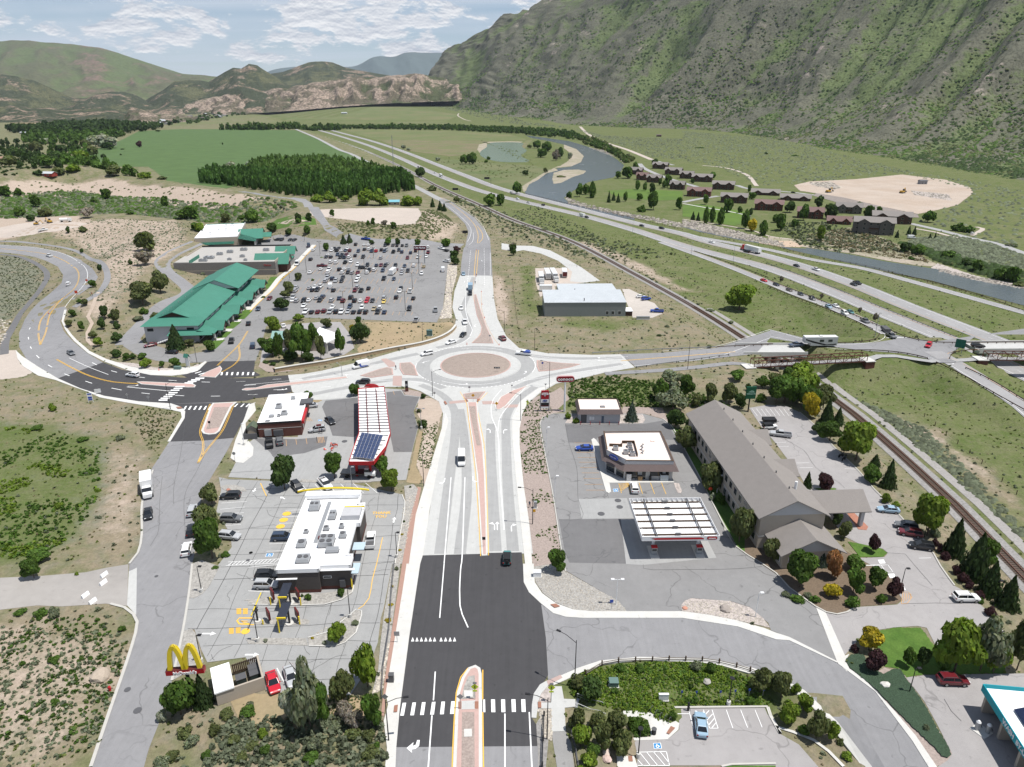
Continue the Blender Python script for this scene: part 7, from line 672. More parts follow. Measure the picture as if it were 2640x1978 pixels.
def lorry(p,rz,L,cabcol,boxcol,label,name='box_truck',cat='truck',long_nose=True,boxh=2.7,group=None,w=1.25,extra=None):
 r=empty(name,(p[0],p[1],p[2]+.1),rz,label,cat,group);mb=MB().box(-L/2,L/2-2.6,-w,w,1.1,1.1+boxh,PAINT[boxcol]);mb.mk('box_body',r);bx('chassis',r,-L/2+.1,L/2-.3,-.5,.5,.6,1.,MD);bx('rear_door',r,-L/2-.03,-L/2,-w+.1,w-.1,1.2,1.+boxh,MW);c=MB()
 if long_nose:c.box(L/2-2.5,L/2-1.1,-1.1,1.1,.7,1.75,PAINT[cabcol]);loft(c,[(L/2-1.1,1.05,.6,1.4,1.7),(L/2,.95,.55,1.2,1.45)],PAINT[cabcol]);frust(c,L/2-2.5,L/2-1.,1.05,1.7,L/2-2.45,L/2-1.5,.95,2.5,M_GLASS);frust(c,L/2-2.5,L/2-1.45,.97,2.48,L/2-2.4,L/2-1.7,.85,2.62,PAINT[cabcol])
 else:c.box(L/2-2.5,L/2,-1.15,1.15,.7,1.9,PAINT[cabcol]);frust(c,L/2-2.45,L/2-.02,1.1,1.9,L/2-2.4,L/2-.5,1.,2.7,M_GLASS);c.box(L/2-2.4,L/2-.6,-1,1,2.68,2.9,PAINT[cabcol])
 c.mk('cab',r)
 for x in(-L/2+1.6,L/2-1.4):
  for s in(-1,1):MB().bar((x,s*.8,.5),(x,s*1.18,.5),.5,M_TYRE,12).mk('wheel',r)
 for s in(-.8,.8):bx('headlight',r,L/2-.02,L/2+.03,s-.15,s+.15,.85,1.05,M_HEAD)
 return r
lorry(G('h',426,345),heading('h',426,333,427,367),8.2,'w','w','white box truck parked on the left street, facing down');lorry(G('b',215,382),heading('b',215,380,230,386),9.5,'w','w','white box truck on the near carriageway by the dark tree clump',long_nose=False,group='vehicles on the highway, yards and drives');p=G('f',685,100);rz=heading('f',713,107,660,93);r=empty('articulated_lorry',(p[0],p[1],p[2]+.1),rz,'articulated lorry with red tractor and long white trailer on the far carriageway','lorry');bx('trailer',r,-8.5,4.5,-1.3,1.3,1.1,4.,PAINT['w']);bx('chassis',r,-8.,4.2,-.5,.5,.7,1.1,MD);c=MB().box(4.8,6.9,-1.2,1.2,.7,3.6,PAINT['R']);frust(c,6.9,7.,1.15,1.9,6.9,6.6,1.1,2.9,M_GLASS);loft(c,[(6.9,1.1,.6,1.6,1.9),(8.4,.95,.55,1.3,1.55)],PAINT['R']);c.mk('tractor',r)
for x in(-7.4,-6.2,3.6,4.8,7.6):
 for s in(-1,1):MB().bar((x,s*.9,.5),(x,s*1.25,.5),.5,M_TYRE,12).mk('wheel',r)
V('G',240,1118,190,1122,'pickup','b','dark blue pickup towing the tall caravan over the bridge',z=0.);a,b2=G0('g',100,373,0),G0('g',193,372,0);r=empty('caravan',((a[0]+b2[0])/2,(a[1]+b2[1])/2,.1),atan2(a[1]-b2[1],a[0]-b2[0]),'tall white and black striped caravan behind the pickup on the bridge','caravan');Lh=float(nrm(b2-a))/2;MB().box(-Lh,Lh-2.2,-1.3,1.3,.7,3.9,PAINT['s']).box(Lh-2.2,Lh,-1.3,1.3,1.8,3.9,PAINT['s']).mk('body',r);bx('roof',r,-Lh,Lh,-1.32,1.32,3.9,4.05,PAINT['w'])
for k in range(2):bx('window',r,-Lh+2+k*3.2,-Lh+3.6+k*3.2,-1.33,1.33,2.2,3.1,M_WIN)
for s in(-1.315,1.315):MB().add([(Lh-3,s,1.9),(Lh-.2,s,2.9),(Lh-.2,s,3.4),(Lh-4,s,2.3),(-Lh+4,s,1.2),(-Lh+.5,s,1.5),(-Lh+.5,s,1.),(-Lh+5,s,.9)],[(0,1,2,3),(0,3,4,7),(4,5,6,7)],MK).mk('stripe',r)
for k in range(3):
 for s in(-1,1):MB().bar((-1.5+k*.95,s*.9,.45),(-1.5+k*.95,s*1.25,.45),.42,M_TYRE,12).mk('wheel',r)
hvac(r,0,0,4.05,.9,.8,.3,0,RW_)
def trailer(tl,x,y,x2,y2,L,h,col,label,name='trailer',w=1.1,zf=None,cab=None):
 p=G(tl,x,y,zf);r=empty(name,(p[0],p[1],p[2]+.1),heading(tl,x,y,x2,y2,zf),label,'trailer');bx('body',r,-L/2,L/2,-w,w,.6,.6+h,col);bx('drawbar',r,-L/2+.2,L/2+1.,-.12,.12,.45,.58,MD)
 for s in(-1,1):MB().bar((-.6,s*(w-.2),.4),(-.6,s*(w+.05),.4),.4,M_TYRE,12).mk('wheel',r)
 return r
trailer('E',1850,625,1850,660,5.5,2.2,PAINT['l'],'tall trailer with pale blue cover behind the black pickup');trailer('G',1010,990,1060,1025,5,1.2,MD,'dark open trailer loaded behind the grey pickup');trailer('B',1558,1402,1590,1410,6,2.1,PAINT['w'],'white enclosed trailer on the near carriageway');trailer('E',1180,492,1210,465,8,2.3,PAINT['w'],'white caravan parked in the supermarket lot','caravan');V('E',1202,468,1222,455,'pickup','r','dark red pickup hitched to the white caravan in the supermarket lot',parts=False);V('E',643,612,655,570,'van','w','tall white van in the middle of the supermarket lot',parts=False);trailer('K',345,372,380,372,3.6,.9,MK,'black open trailer behind the hotel');trailer('E',1640,296,1600,286,4.5,.5,MK,'black flat trailer behind the white pickup in the lot corner')
for tl,x,y,x2,y2,L,h,lab,cabx in(('F',250,545,240,490,11,2.8,'short pale semi trailer with silver cab, leftmost in the yard',1),('F',305,520,285,470,13,2.9,'long white semi trailer second from left in the yard',0),('F',358,520,325,460,14,2.9,'long white semi trailer with a white cab in the yard',1),('F',452,510,440,455,9.5,2.8,'pale trailer with reddish doors standing alone in the yard',0),('F',290,640,255,640,6,2.4,'small white trailer beside the warehouse wall',0)):
 r=trailer(tl,x,y,x2,y2,L,h,PAINT['w'],lab,'semi_trailer',1.25);bx('rear_door',r,-L/2-.03,-L/2,-1.15,1.15,.8,.4+h,M_MAROON if 'reddish' in lab else MG)
 if cabx:c=MB().box(-L/2-4.2,-L/2-1.6,-1.2,1.2,.6,2.6,PAINT['w']);frust(c,-L/2-4.3,-L/2-3.,1.1,1.7,-L/2-4.,-L/2-3.,1.,2.62,M_GLASS);c.box(-L/2-5.8,-L/2-4.2,-1.,1.,.5,1.6,PAINT['w']);c.mk('cab',r)
r=lorry(G('i',363,300),heading('i',333,298,400,300),8.5,'w','k','white bonneted flatbed truck parked below the red canopy','flatbed_truck',boxh=.25);p=G('d',188,14);r=empty('tanker',(p[0],p[1],p[2]+.1),.3,'white water tanker in the works yard','truck');MB().bar((-3,0,1.7),(1.8,0,1.7),1.05,PAINT['w'],12).mk('tank',r);wheels(MB().box(2,4,-1.1,1.1,.6,2.4,PAINT['w']),(-2,2.8),1.1).mk('cab',r)
for tl,x,y,lab in(('D',315,68,'yellow excavator on the spoil heap of the works yard'),('D',430,50,'grey loader beside debris in the works yard'),('C',942,1248,'yellow bulldozer on the graded terrace'),('C',1420,1252,'small tan excavator on the graded terrace')):
 p=G(tl,x,y);r=empty('excavator',(p[0],p[1],p[2]),rnd.uniform(0,6),lab,'excavator');c=mat('plant_yellow',(.5,.3,.05),.6);sc=1.6 if tl=='C' else 1.
 for s in(-1,1):bx('track',r,-1.6,1.6,s*1.-.25,s*1.+.25,0,.8,MD)
 MB().box(-1.4,1.,-1.1,1.1,.8,1.7,c).box(.1,1.1,-1.,.1,1.7,2.8,M_GLASS).mk('body',r);MB().bar((.8,.4,1.4),(3.,.4,3.4),.22,c).bar((3.,.4,3.4),(4.2,.4,1.2),.18,c).mk('boom',r);bx('bucket',r,3.9,4.7,-.1,.9,.6,1.3,MD);r.scale=(sc,)*3
for k,(x,y,lab)in enum(((872,620,'black motorcycle in the tree shade, left one of three'),(890,645,'black motorcycle in the tree shade, lowest of three'),(905,632,'black motorcycle in the tree shade, right one of three'))):
 p=G('K',x,y);r=empty('motorcycle',(p[0],p[1],p[2]+.07),.4+k*.3,lab,'motorcycle','motorcycles in the hotel lot')
 for xx in(-.7,.7):MB().bar((xx,-.07,.32),(xx,.07,.32),.32,M_TYRE,12).mk('wheel',r)
 loft(MB(),[(-.8,.12,.5,.8,.85),(0,.18,.4,.85,.9),(.6,.12,.5,.9,1.)],MK).mk('body',r);MB().bar((.45,-.4,1.1),(.45,.4,1.1),.03,MG).mk('handlebar',r)
mb=MB().box(-2.3,-.2,-.92,.92,.9,1.7,PAINT['B']);tgt=[o for o in COL.objects if o.get('label','').startswith('white pickup with bright blue load')][0];mb.mk('load_bed',tgt);tgt=[o for o in COL.objects if o.get('label','').startswith('white van with blue curved')][0];MB().add([(.4,-1.005,2.),(.9,-1.005,1.2),(.5,-1.005,.5),(-2.2,-1.005,.5),(-2.2,-1.005,.75),(.1,-1.005,1.)],[(0,5,1),(1,5,4,3,2)],PAINT['B']).add([(.4,1.005,2.),(.9,1.005,1.2),(.5,1.005,.5),(-2.2,1.005,.5),(-2.2,1.005,.75),(.1,1.005,1.)],[(1,5,0),(2,3,4,5,1)],PAINT['B']).mk('graphic',tgt);tgt=[o for o in COL.objects if o.get('label','').startswith('silver suv with a red box')][0];bx('roof_box',tgt,-1.2,.1,-.4,.4,1.74,1.95,M_MAROON)
def person_mesh(name,pose,shirt,pants,skin=(.35,.2,.14),hair=(.03,.02,.015)):
 V_,E_,r_=[],[],[]
 def add(p,r,par=None):
  V_.append(p);r_.append(r)
  if par is not None:E_.append((par,len(V_)-1))
  return len(V_)-1
 st=pose.get('stride',.15);pel=add((0,0,.95),.15);wa=add((0,0,1.12),.13,pel);ch=add((0,.01,1.36),.17,wa);ne=add((0,.01,1.5),.065,ch);add((0,.02,1.58),.08,ne);hd_=add((0,.03,1.67),.105,len(V_)-1)
 for s in(-1,1):h=add((.09*s,0,.9),.1,pel);k=add((.10*s,st*s*.6+.03,.5),.07,h);a=add((.10*s,st*s,.09),.045,k);add((.11*s,st*s+.16,.03),.04,a);sh=add((.19*s,.01,1.42),.06,ch);el=add((.25*s,-.03-st*s*.4,1.15),.045,sh);wr_=add((.24*s,.08-st*s*.6,.92),.032,el);add((.24*s,.11-st*s*.6,.82),.035,wr_)
 me=bpy.data.meshes.new(name);me.from_pydata(V_,E_,[]);o=bpy.data.objects.new(name,me);COL.objects.link(o);md=o.modifiers.new('skin','SKIN')
 for i,sv in enum(me.skin_vertices[0].data):sv.radius=(r_[i],r_[i]*.8)
 me.skin_vertices[0].data[0].use_root=True;sb=o.modifiers.new('sub','SUBSURF');sb.levels=1;sb.render_levels=1;dg=bpy.context.evaluated_depsgraph_get();m2=bpy.data.meshes.new_from_object(o.evaluated_get(dg));bpy.data.objects.remove(o)
 for i,c in enum((shirt,pants,skin,hair)):m2.materials.append(mat('cloth_%d_%d_%d'%tuple(int(q*200)for q in c),c,.85))
 for p in m2.polygons:z,x=p.center.z,abs(p.center.x);p.material_index=3 if z>1.70 or(z>1.6 and p.center.y<-.02)else 2 if z>1.50 or(x>.2 and z<1.15)else 0 if z>.98 else 1 if z>.07 else 3;p.use_smooth=True
 return m2
PM=[person_mesh('person',dict(stride=.22),(.05,.07,.12),(.02,.02,.03)),person_mesh('person',dict(stride=.08),(.3,.08,.07),(.05,.06,.1)),person_mesh('person',dict(stride=.15),(.5,.5,.48),(.1,.09,.07))]
for i,(tl,x,y,k,lab)in enum((('E',1208,1318,0,'person in dark clothes walking over the pink crossing of the west arm'),('I',750,530,1,'person in red top standing beside the silver suv'),('I',772,532,0,'person in dark clothes near the silver suv at the brick shop'),('D',782,682,2,'person in a pale top walking on the bike path, left of two'),('D',798,684,1,'person in a red top walking on the bike path, right of two'),('J',352,1102,0,'person in dark clothes waiting on the pavement beside the signal cabinet'),('E',150,492,2,'person in a pale top standing outside the supermarket entrance'),('E',175,488,0,'person in dark clothes outside the supermarket entrance'),('E',1892,580,0,'worker in dark clothes on the north arm median'),('E',1902,515,1,'worker in a red top at the head of the median'))):o=bpy.data.objects.new('person',PM[k]);link(o);p=G(tl,x,y);o.location=(p[0],p[1],p[2]+.12);o.rotation_euler.z=rnd.uniform(0,6.28);tag(o,lab,'person','people on foot')
def hat(p,tl,y):a=TL[tl];v=(a[1]+y/a[2]-989)/F_PX;dy=_c-v*_s;k=p[1]/dy;return HCAM-k*(_s+v*_c)-p[2]
def lamp(tl,x,y,ytop,label,arm=(0,0),col=None,heads=1,base=False,name='street_lamp',group=None,zf=None,globe=False,r=.1):
 col=col or MK;p=G(tl,x,y,zf);h=min(14,max(3,hat(p,tl,ytop)));o=empty(name,(p[0],p[1],p[2]+.05),0,label,'lamp',group);MB().bar((0,0,0),(0,0,h),r,col,8,r*.6).mk('pole',o)
 if base:MB().bar((0,0,0),(0,0,.8),.32,SI,12).mk('base',o)
 if globe:MB().bar((0,0,h-.05),(0,0,h+.08),.38,col,12).mk('lamp_head',o);return o
 if arm!=(0,0):L_=hypot(*arm);MB().bar((0,0,h-.5),(arm[0]*.6,arm[1]*.6,h+.1),.05,col).bar((arm[0]*.6,arm[1]*.6,h+.1),(arm[0],arm[1],h+.15),.045,col).mk('arm',o);a=atan2(arm[1],arm[0]);MB().box(-.1,.65,-.16,.16,h+.1,h+.22,col,a,(arm[0],arm[1],0)).mk('lamp_head',o)
 else:
  for k in range(heads):s=(k-(heads-1)/2)*2 if heads>1 else .6;MB().box(min(0,s*.9),max(0,s*.9),-.04,.04,h-.08,h,col).box(s*.9-.3,s*.9+.3,-.22,.22,h-.04,h+.12,col).mk('lamp_head',o)
 return o
GL='tall street lamps round the roundabout';LM=[('N',572,1000,622,'black street lamp with long arm at the side road corner',(-2.4,1.8),None),('M',1145,1440,1110,'black street lamp on the left pavement by the crossing',(2.6,.4),None),('N',348,1425,1090,'black street lamp at the right of the crossing',(-2.6,.5),None),('J',275,355,120,'black street lamp by the exit kerb below the roundabout',(-2.6,.3),None),('J',378,1245,940,'black street lamp on the right pavement of the main street',(-2.6,.3),None),('F',322,1472,1250,'street lamp at the right of the roundabout',(-2.4,.6),None),('E',1525,1545,1330,'street lamp on the lower left of the roundabout',(2.2,.8),None),('I',1650,985,715,'street lamp on the left pavement beside the planted bank',(1.8,.6),None),('E',1440,1092,925,'lamp on the dry verge above the retaining wall',(0,0),None),('F',195,1152,962,'black pole in the meadow edge right of the roundabout',(0,0),None),('F',1515,1312,1085,'tall lamp on the cross road before the bridge',(.2,1.8),None),('H',1472,322,98,'black street lamp beside the west junction',(1.6,1.2),None),('I',945,30+5,-60,'lamp on the west arm median',(-1.5,1.5),MG),('E',2143,990,810,'lamp on the brown bank east of the north arm',(-1.8,.4),None),('E',1685,660,505,'lamp at the pale rock bed',(1.4,.4),None),('D',1700,1258,1080,'lamp by the parade sign tower',(0,0),MD),('G',920,1040,830,'tall lamp in the bend of the slip road',(0,0),MG),('G',1660,1085,985,'lamp on the far edge of the interchange',(0,0),MG),('B',1530,1420,1325,'silver lamp between the carriageways',(1,1),MG),('F',1545,335,220,'silver lamp at the slip road nose',(0,0),MG),('F',1908,385,240,'silver lamp on the grass between the carriageways',(0,0),MG),('F',1040,145,30,'silver lamp beside the near carriageway',(0,0),MG)]
for tl,x,y,yt,lab,arm,col in LM:lamp(tl,x,y,yt,lab,arm,col,group=GL)
LOTL=['by the planted island near the shops','in front of the supermarket doors','in the middle of the lot','below the supermarket sign','beside the right hand empty bays','left of the empty middle bays','in the second row from the bottom','at the lower right bays','on the drive beside the lawn','in the top edge row','between the two upper rows','behind the supermarket by the last bays','at the far left behind the supermarket']
for i,(x,y,yt)in enum(((555,335,212),(437,478,330),(940,492,340),(1407,492,340),(1352,642,482),(837,622,475),(760,806,640),(1290,820,642),(291,545,470),(798,252,175),(1016,355,225),(420,215,140),(152,210,155))):lamp('E',x,y,yt,'brown two headed lot lamp '+LOTL[i],(0,0),mat('lamp_brown',(.06,.045,.035),.6),2,True,'parking_lamp','lot lamps of the supermarket',r=.12)
for tl,x,y,yt,lab,col,base in(('M',832,435,200,'black lot lamp on the curved bed by the drive through exit',None,True),('M',80,632,380,'black lot lamp at the tip of the menu board bed',None,True),('L',1642,800,580,'black lot lamp beside the bin store',None,True),('L',1645,228,20,'black lot lamp on the left gravel bed',None,True),('I',1418,1600,1385,'black lot lamp by the drive through lane',None,True),('J',497,578,410,'white lot lamp at the left kerb near the car wash',MW,False),('J',568,1015,830,'white lot lamp at the left kerb near the tank covers',MW,False),('J',1968,975,825,'white lot lamp in the hotel shrubs',MW,False),('N',910,330,125,'white twin lamp on the gravel corner',MW,False),('N',2045,432,235,'white lot lamp on the boulder island',MW,False),('K',1305,1590,1435,'brown lot lamp beside the dark purple tree',None,False),('K',1480,1205,1020,'brown lot lamp at the bright tree',None,False),('K',1990,1640,1525,'brown lot lamp between the lower spruces',None,False),('O',1277,1045,850,'brown lot lamp in the creeping juniper',None,False),('I',1035,1045,820,'grey lot lamp above the restaurant roof',MG,False),('H',2108,630,445,'white lot lamp on the small concrete island',MW,True),('I',1628,490,315,'grey cluster lamp at the forecourt edge',MG,True),):lamp(tl,x,y,yt,lab,(0,0),col,2 if 'twin' in lab or 'cluster' in lab else 1,base,'parking_lamp','smaller lot lamps',r=.09)
for tl,x,y,yt,lab in(('N',1825,1148,930,'black lamp with flat disc head behind the park and ride bays'),('N',1090,1572,1340,'black lamp with flat disc head at the disabled bay')):lamp(tl,x,y,yt,lab,base=True,globe=True,name='disc_lamp',group='disc lamps of the park and ride')
zB=6.3;a,b2=G0('l',451,304,zB),G0('l',555,296,zB);ctr=(a+b2)/2;an=atan2(b2[1]-a[1],b2[0]-a[0]);Wd=float(nrm(b2-a));S_=empty('arch_sign',(ctr[0],ctr[1],0),an,'tall yellow double arch sign on a red name board beside the street','sign');MB().bar((.15,.3,0),(.15,.3,zB+.2),.28,MK,12).mk('pole',S_);MB().box(-Wd/2,Wd/2,0,.9,zB,zB+.75,mat('sign_red',(.36,.01,.015),.45)).box(-Wd/2,Wd/2,.01,.89,zB+.75,zB+.85,mat('sign_top',(.1,.02,.02),.6)).mk('name_board',S_)
for s in(-1,1):
 cx=s*Wd*.205;ap=MB();prof=[]
 for i in range(25):t_=-1+2*i/24;prof.append((cx+t_*Wd*.185,zB+.85+4.1*(1-abs(t_)**2.4)))
 for i in range(24):(x0,z0),(x1,z1)=prof[i],prof[i+1];nx,nz=-(z1-z0),(x1-x0);l_=hypot(nx,nz);nx,nz=nx/l_*.3,nz/l_*.30;ap.add([(x0-nx,.15,z0-nz),(x1-nx,.15,z1-nz),(x1+nx,.15,z1+nz),(x0+nx,.15,z0+nz),(x0-nx,.8,z0-nz),(x1-nx,.8,z1-nz),(x1+nx,.8,z1+nz),(x0+nx,.8,z0+nz)],[(0,1,2,3),(5,4,7,6),(3,2,6,7),(4,5,1,0)],MY_)
 ap.mk('arch',S_)
text("McDonald's",.78,MW,S_,(0,-.04,zB+.36),(PI/2,0,0),ext=.05,bold=.03,sx=.92);p=G('j',218,92);h1,h0=hat(p,'F',1372),hat(p,'F',1425);S_=empty('pole_sign',p,.06,'red pill shaped fuel brand sign high on a white pole','sign');hh=h1-h0;MB().bar((0,.25,0),(0,.25,h0+.1),.32,MW,14,.26).mk('pole',S_);wd=82/3.347*2*hypot(p[1],HCAM-h0)/F_PX*.97;mb=MB();pill(mb,0,h0+hh/2,wd,hh,0,mat('pale_pink_trim',(.55,.36,.36),.5),.6);mb.mk('cabinet',S_);mb=MB();pill(mb,0,h0+hh/2,wd*.96,hh*.86,-.03,M_RED,.03);mb.mk('face',S_);mb=MB();pill(mb,0,h0+hh/2,wd*.9,hh*.68,-.05,mat('sign_maroon',(.16,.01,.015),.5),.02);mb.mk('face_panel',S_);text('conoco',hh*.66,MW,S_,(0,-.09,h0+hh/2),(PI/2,0,0),ext=.02,bold=.03,sx=1.18);p=G('j',161,91);p2,p3=G('j',149,92),G('j',174,91);wd=float(nrm(p3[:2]-p2[:2]));ht=hat(p,'J',93);S_=empty('price_sign',p,.03,'tall price sign with red brand panel and blue oval between grey posts','sign')
for s in(-1,1):MB().bar((s*wd/2,.2,0),(s*wd/2,.2,ht*.82),.16,MG,8).mk('post',S_)
for z0_,z1_,mm in((.6,1.,mat('sign_red2',(.33,.012,.02),.5)),(.43,.595,MW),(.3,.425,MK),(.25,.295,M_MAROON),(.16,.245,MW)):bx('panel',S_,-wd/2+.18,wd/2-.18,0,.4,ht*z0_,ht*z1_,mm)
mb=MB();pill(mb,0,ht*.84,wd*.78,ht*.075,-.03,MW,.03);mb.add([(-wd*.12,-.03,ht*.8),(wd*.12,-.03,ht*.8),(0,-.03,ht*.7)],[(0,2,1),(0,1,2)],MW);mb.box(-wd*.3,wd*.3,-.03,-.01,ht*.89,ht*.91,MW);mb.mk('emblem',S_);text('conoco',wd*.17,mat('sign_red',(.36,.01,.015)),S_,(0,-.05,ht*.84),(PI/2,0,0),ext=.01);mb=MB();vv=[(wd*.30*cos(q),-.03,ht*.513+ht*.062*sin(q))for q in np.linspace(0,2*PI,21)[:-1]];mb.add(vv,[tuple(range(20)),tuple(range(19,-1,-1))],MATS['sign_blue']);mb.mk('blue_oval',S_);text("Stop 'n Save",wd*.13,MW,S_,(0,-.05,ht*.513),(PI/2,0,0),ext=.01,sx=.8);p=G('k',65,97);ht,hb=hat(p,'K',108),hat(p,'K',195);S_=empty('hotel_sign',p,.06,'dark green square hotel sign on a black pole behind the long roof','sign');MB().bar((0,.2,0),(0,.2,hb+.1),.2,MK,8).mk('pole',S_);wd=74/2.832*hypot(p[1],HCAM-hb)/F_PX*.98;MB().box(-wd*.45,wd*.55,0,.5,hb,ht,mat('sign_green',(.008,.075,.035),.5)).mk('cabinet',S_);text('WINGATE',wd*.2,mat('sign_pale_green',(.35,.55,.45),.5),S_,(wd*.05,-.04,hb+(ht-hb)*.42),(PI/2,0,0),ext=.01,bold=.01);mb=MB()
for k in range(4):x=wd*(.05-.27+k*.135);mb.bar((x,-.03,hb+(ht-hb)*.55),(x+wd*.13,-.03,hb+(ht-hb)*(.70 if k in(1,2)else .62)),.06,MATS['sign_pale_green'],4);mb.bar((x+wd*.13,-.03,hb+(ht-hb)*(.70 if k in(1,2)else .62)),(x+wd*.26 if k<3 else x+wd*.16,-.03,hb+(ht-hb)*.55),.06,MATS['sign_pale_green'],4)
mb.mk('mountain_emblem',S_);p=G('e',469,133);ht,hb=hat(p,'E',248),hat(p,'E',285);p2=G('e',483,138);wd=104/3.347*hypot(p[1],HCAM-hb)/F_PX;S_=empty('pylon_sign',p,0,'dark red supermarket pylon sign on two posts above the car park','sign');MB().bar((0,0,0),(0,0,hb),.25,MG,8).mk('post',S_);MB().bar((p2[0]-p[0],0,0),(p2[0]-p[0],0,hb),.3,MG,8).mk('post',S_);MB().box(-wd*.37,wd*.63,-.3,.3,hb,ht,mat('sign_dark_red',(.11,.006,.02),.5)).box(-wd*.38,wd*.64,-.32,.32,ht,ht+.25,MW).mk('cabinet',S_);text('City Market',(ht-hb)*.62,MW,S_,(wd*.13,-.36,hb+(ht-hb)*.58),(PI/2,0,0),ext=.03,sx=.82,bold=.04);p=G('d',542,433);S_=empty('sign_tower',p,-.4,'white slatted sign tower with small green roof at the parade entrance','sign');ht=hat(p,'D',1200)
for s in(-.7,.7):bx('post',S_,s-.12,s+.12,-.12,.12,0,ht,WO)
for k in range(7):MB().box(-.6,.6,-.06,.06,ht*(.14+k*.115),ht*(.14+k*.115)+ht*.09,MW).mk('name_panel',S_)
gable(MB(),-.8,.8,-.4,.4,ht,ht+.8,RG,'x',.2,.1,RG).mk('roof',S_);p=G('i',501,55);S_=empty('monument_sign',p,.2,'narrow dark brown monument sign on the corner bed','sign');ht=hat(p,'I',75);bx('base',S_,-.5,.5,-.4,.4,0,ht*.35,W_BRICK);bx('cabinet',S_,-.45,.45,-.25,.25,ht*.35,ht,MK);bx('panel',S_,-.4,.4,-.28,-.25,ht*.55,ht*.75,MG);p=G('d',262,533);S_=empty('site_board',p,.25,'narrow white and blue notice board on two white posts by the pavement','sign');ht=hat(p,'D',1518)
for s in(-.65,.65):bx('post',S_,s-.06,s+.06,-.06,.06,0,ht,MW)
bx('board',S_,-.6,.6,-.04,.04,ht*.2,ht,MW)
for z0_,z1_ in((.82,.96),(.42,.62),(.24,.38)):MB().box(-.55,.55,-.06,-.04,ht*z0_,ht*z1_,mat('notice_blue',(.04,.08,.35),.5)).mk('blue_panel',S_)
p=G('d',283,510);S_=empty('direction_board',p,.35,'white three tier direction board seen from behind beside the pavement','sign');ht=hat(p,'D',1480)
for s in(-.5,.5):bx('post',S_,s-.05,s+.05,-.05,.05,0,ht,MG)
for k in range(3):bx('board',S_,-.9,.9,-.08,-.05,ht-.45-k*.45,ht-.1-k*.45,MW)
def sign_(tl,x,y,ytop,shape,m,label,cat='road sign',fig=None,group='small road signs',size=.42,zf=None,back=None,rz=0.):
 p=G(tl,x,y,zf);h=min(4.5,max(1.8,hat(p,tl,ytop)));o=empty('road_sign',(p[0],p[1],p[2]+.1),rz,label,cat,group);MB().bar((0,0,0),(0,0,h-size*.5),.045,MG,6).mk('post',o);n_,r0=dict(diamond=(4,PI/2),oct=(8,PI/8),tri=(3,-PI/2),sq=(4,PI/4))[shape];vv=[(size*1.1*cos(r0+2*PI*i/n_),-.06,h-size+size*1.1*sin(r0+2*PI*i/n_))for i in range(n_)];MB().add(vv+[(q[0],-.03,q[2])for q in vv],[tuple(range(n_)),tuple(range(2*n_-1,n_-1,-1))]+[(i,n_+i,n_+(i+1)%n_,(i+1)%n_)for i in range(n_)],m).mk('plate',o)
 if fig=='walk':f=MB();z=h-size;f.bar((0,-.07,z+.2),(0,-.075,z+.21),.06,MK,8);f.bar((0,-.07,z+.12),(.02,-.07,z-.06),.045,MK,4).bar((.02,-.07,z-.06),(.14,-.07,z-.26),.03,MK,4).bar((.02,-.07,z-.06),(-.12,-.07,z-.26),.03,MK,4).bar((0,-.07,z+.1),(.15,-.07,z),.025,MK,4).bar((0,-.07,z+.1),(-.14,-.07,z),.025,MK,4);f.mk('walking_figure',o);MB().box(-.35,.35,-.07,-.04,h-size*2.2-.3,h-size*2.2,MATS.get('sign_lime')or mat('sign_lime',(.5,.62,.03),.5)).mk('arrow_plate',o);bx('solar_panel',o,-.3,.3,-.1,.25,h+.05,h+.1,MD)
 if fig=='arrow':MB().bar((0,-.07,h-size-.2),(0,-.07,h-size+.22),.04,MK,4).mk('symbol',o)
 return o
M_LIME=mat('sign_lime',(.5,.62,.03),.5);M_AMB=mat('sign_amber',(.65,.33,.02),.5);M_ORG=mat('sign_orange',(.62,.07,.03),.5);MS=mat('sign_back',(.32,.32,.33),.5,metal=.3);sign_('M',1848,1110,978,'diamond',M_LIME,'lime green crossing sign on the median island',fig='walk',size=.55);sign_('N',382,1125,985,'diamond',M_LIME,'lime green crossing sign at the side road corner',fig='walk',size=.55);sign_('M',1730,1185,1060,'diamond',MS,'grey back of a crossing sign on the median island',size=.5);sign_('M',1125,1220,1060,'diamond',MS,'grey back of a crossing sign on the left pavement',size=.5);sign_('J',333,262,178,'diamond',M_LIME,'small lime green crossing sign near the price sign',fig='walk',size=.45);sign_('J',68,270,190,'diamond',M_AMB,'amber diamond sign on the pink splitter island, right one',fig='arrow',size=.5);sign_('I',2075,262,188,'diamond',M_AMB,'amber diamond sign on the lower splitter island, left one',fig='arrow',size=.5);sign_('J',390,1210,1115,'sq',M_AMB,'amber square sign on the right pavement of the main street',size=.45);sign_('I',2168,1510,1420,'sq',MK,'dark keep right sign with a small plate at the end of the median',size=.45);sign_('H',1815,490,420,'sq',MK,'dark keep right sign on the western splitter island',size=.45);sign_('M',1215,640,545,'sq',MS,'grey sign back on the brick coloured strip of the left pavement',size=.6)
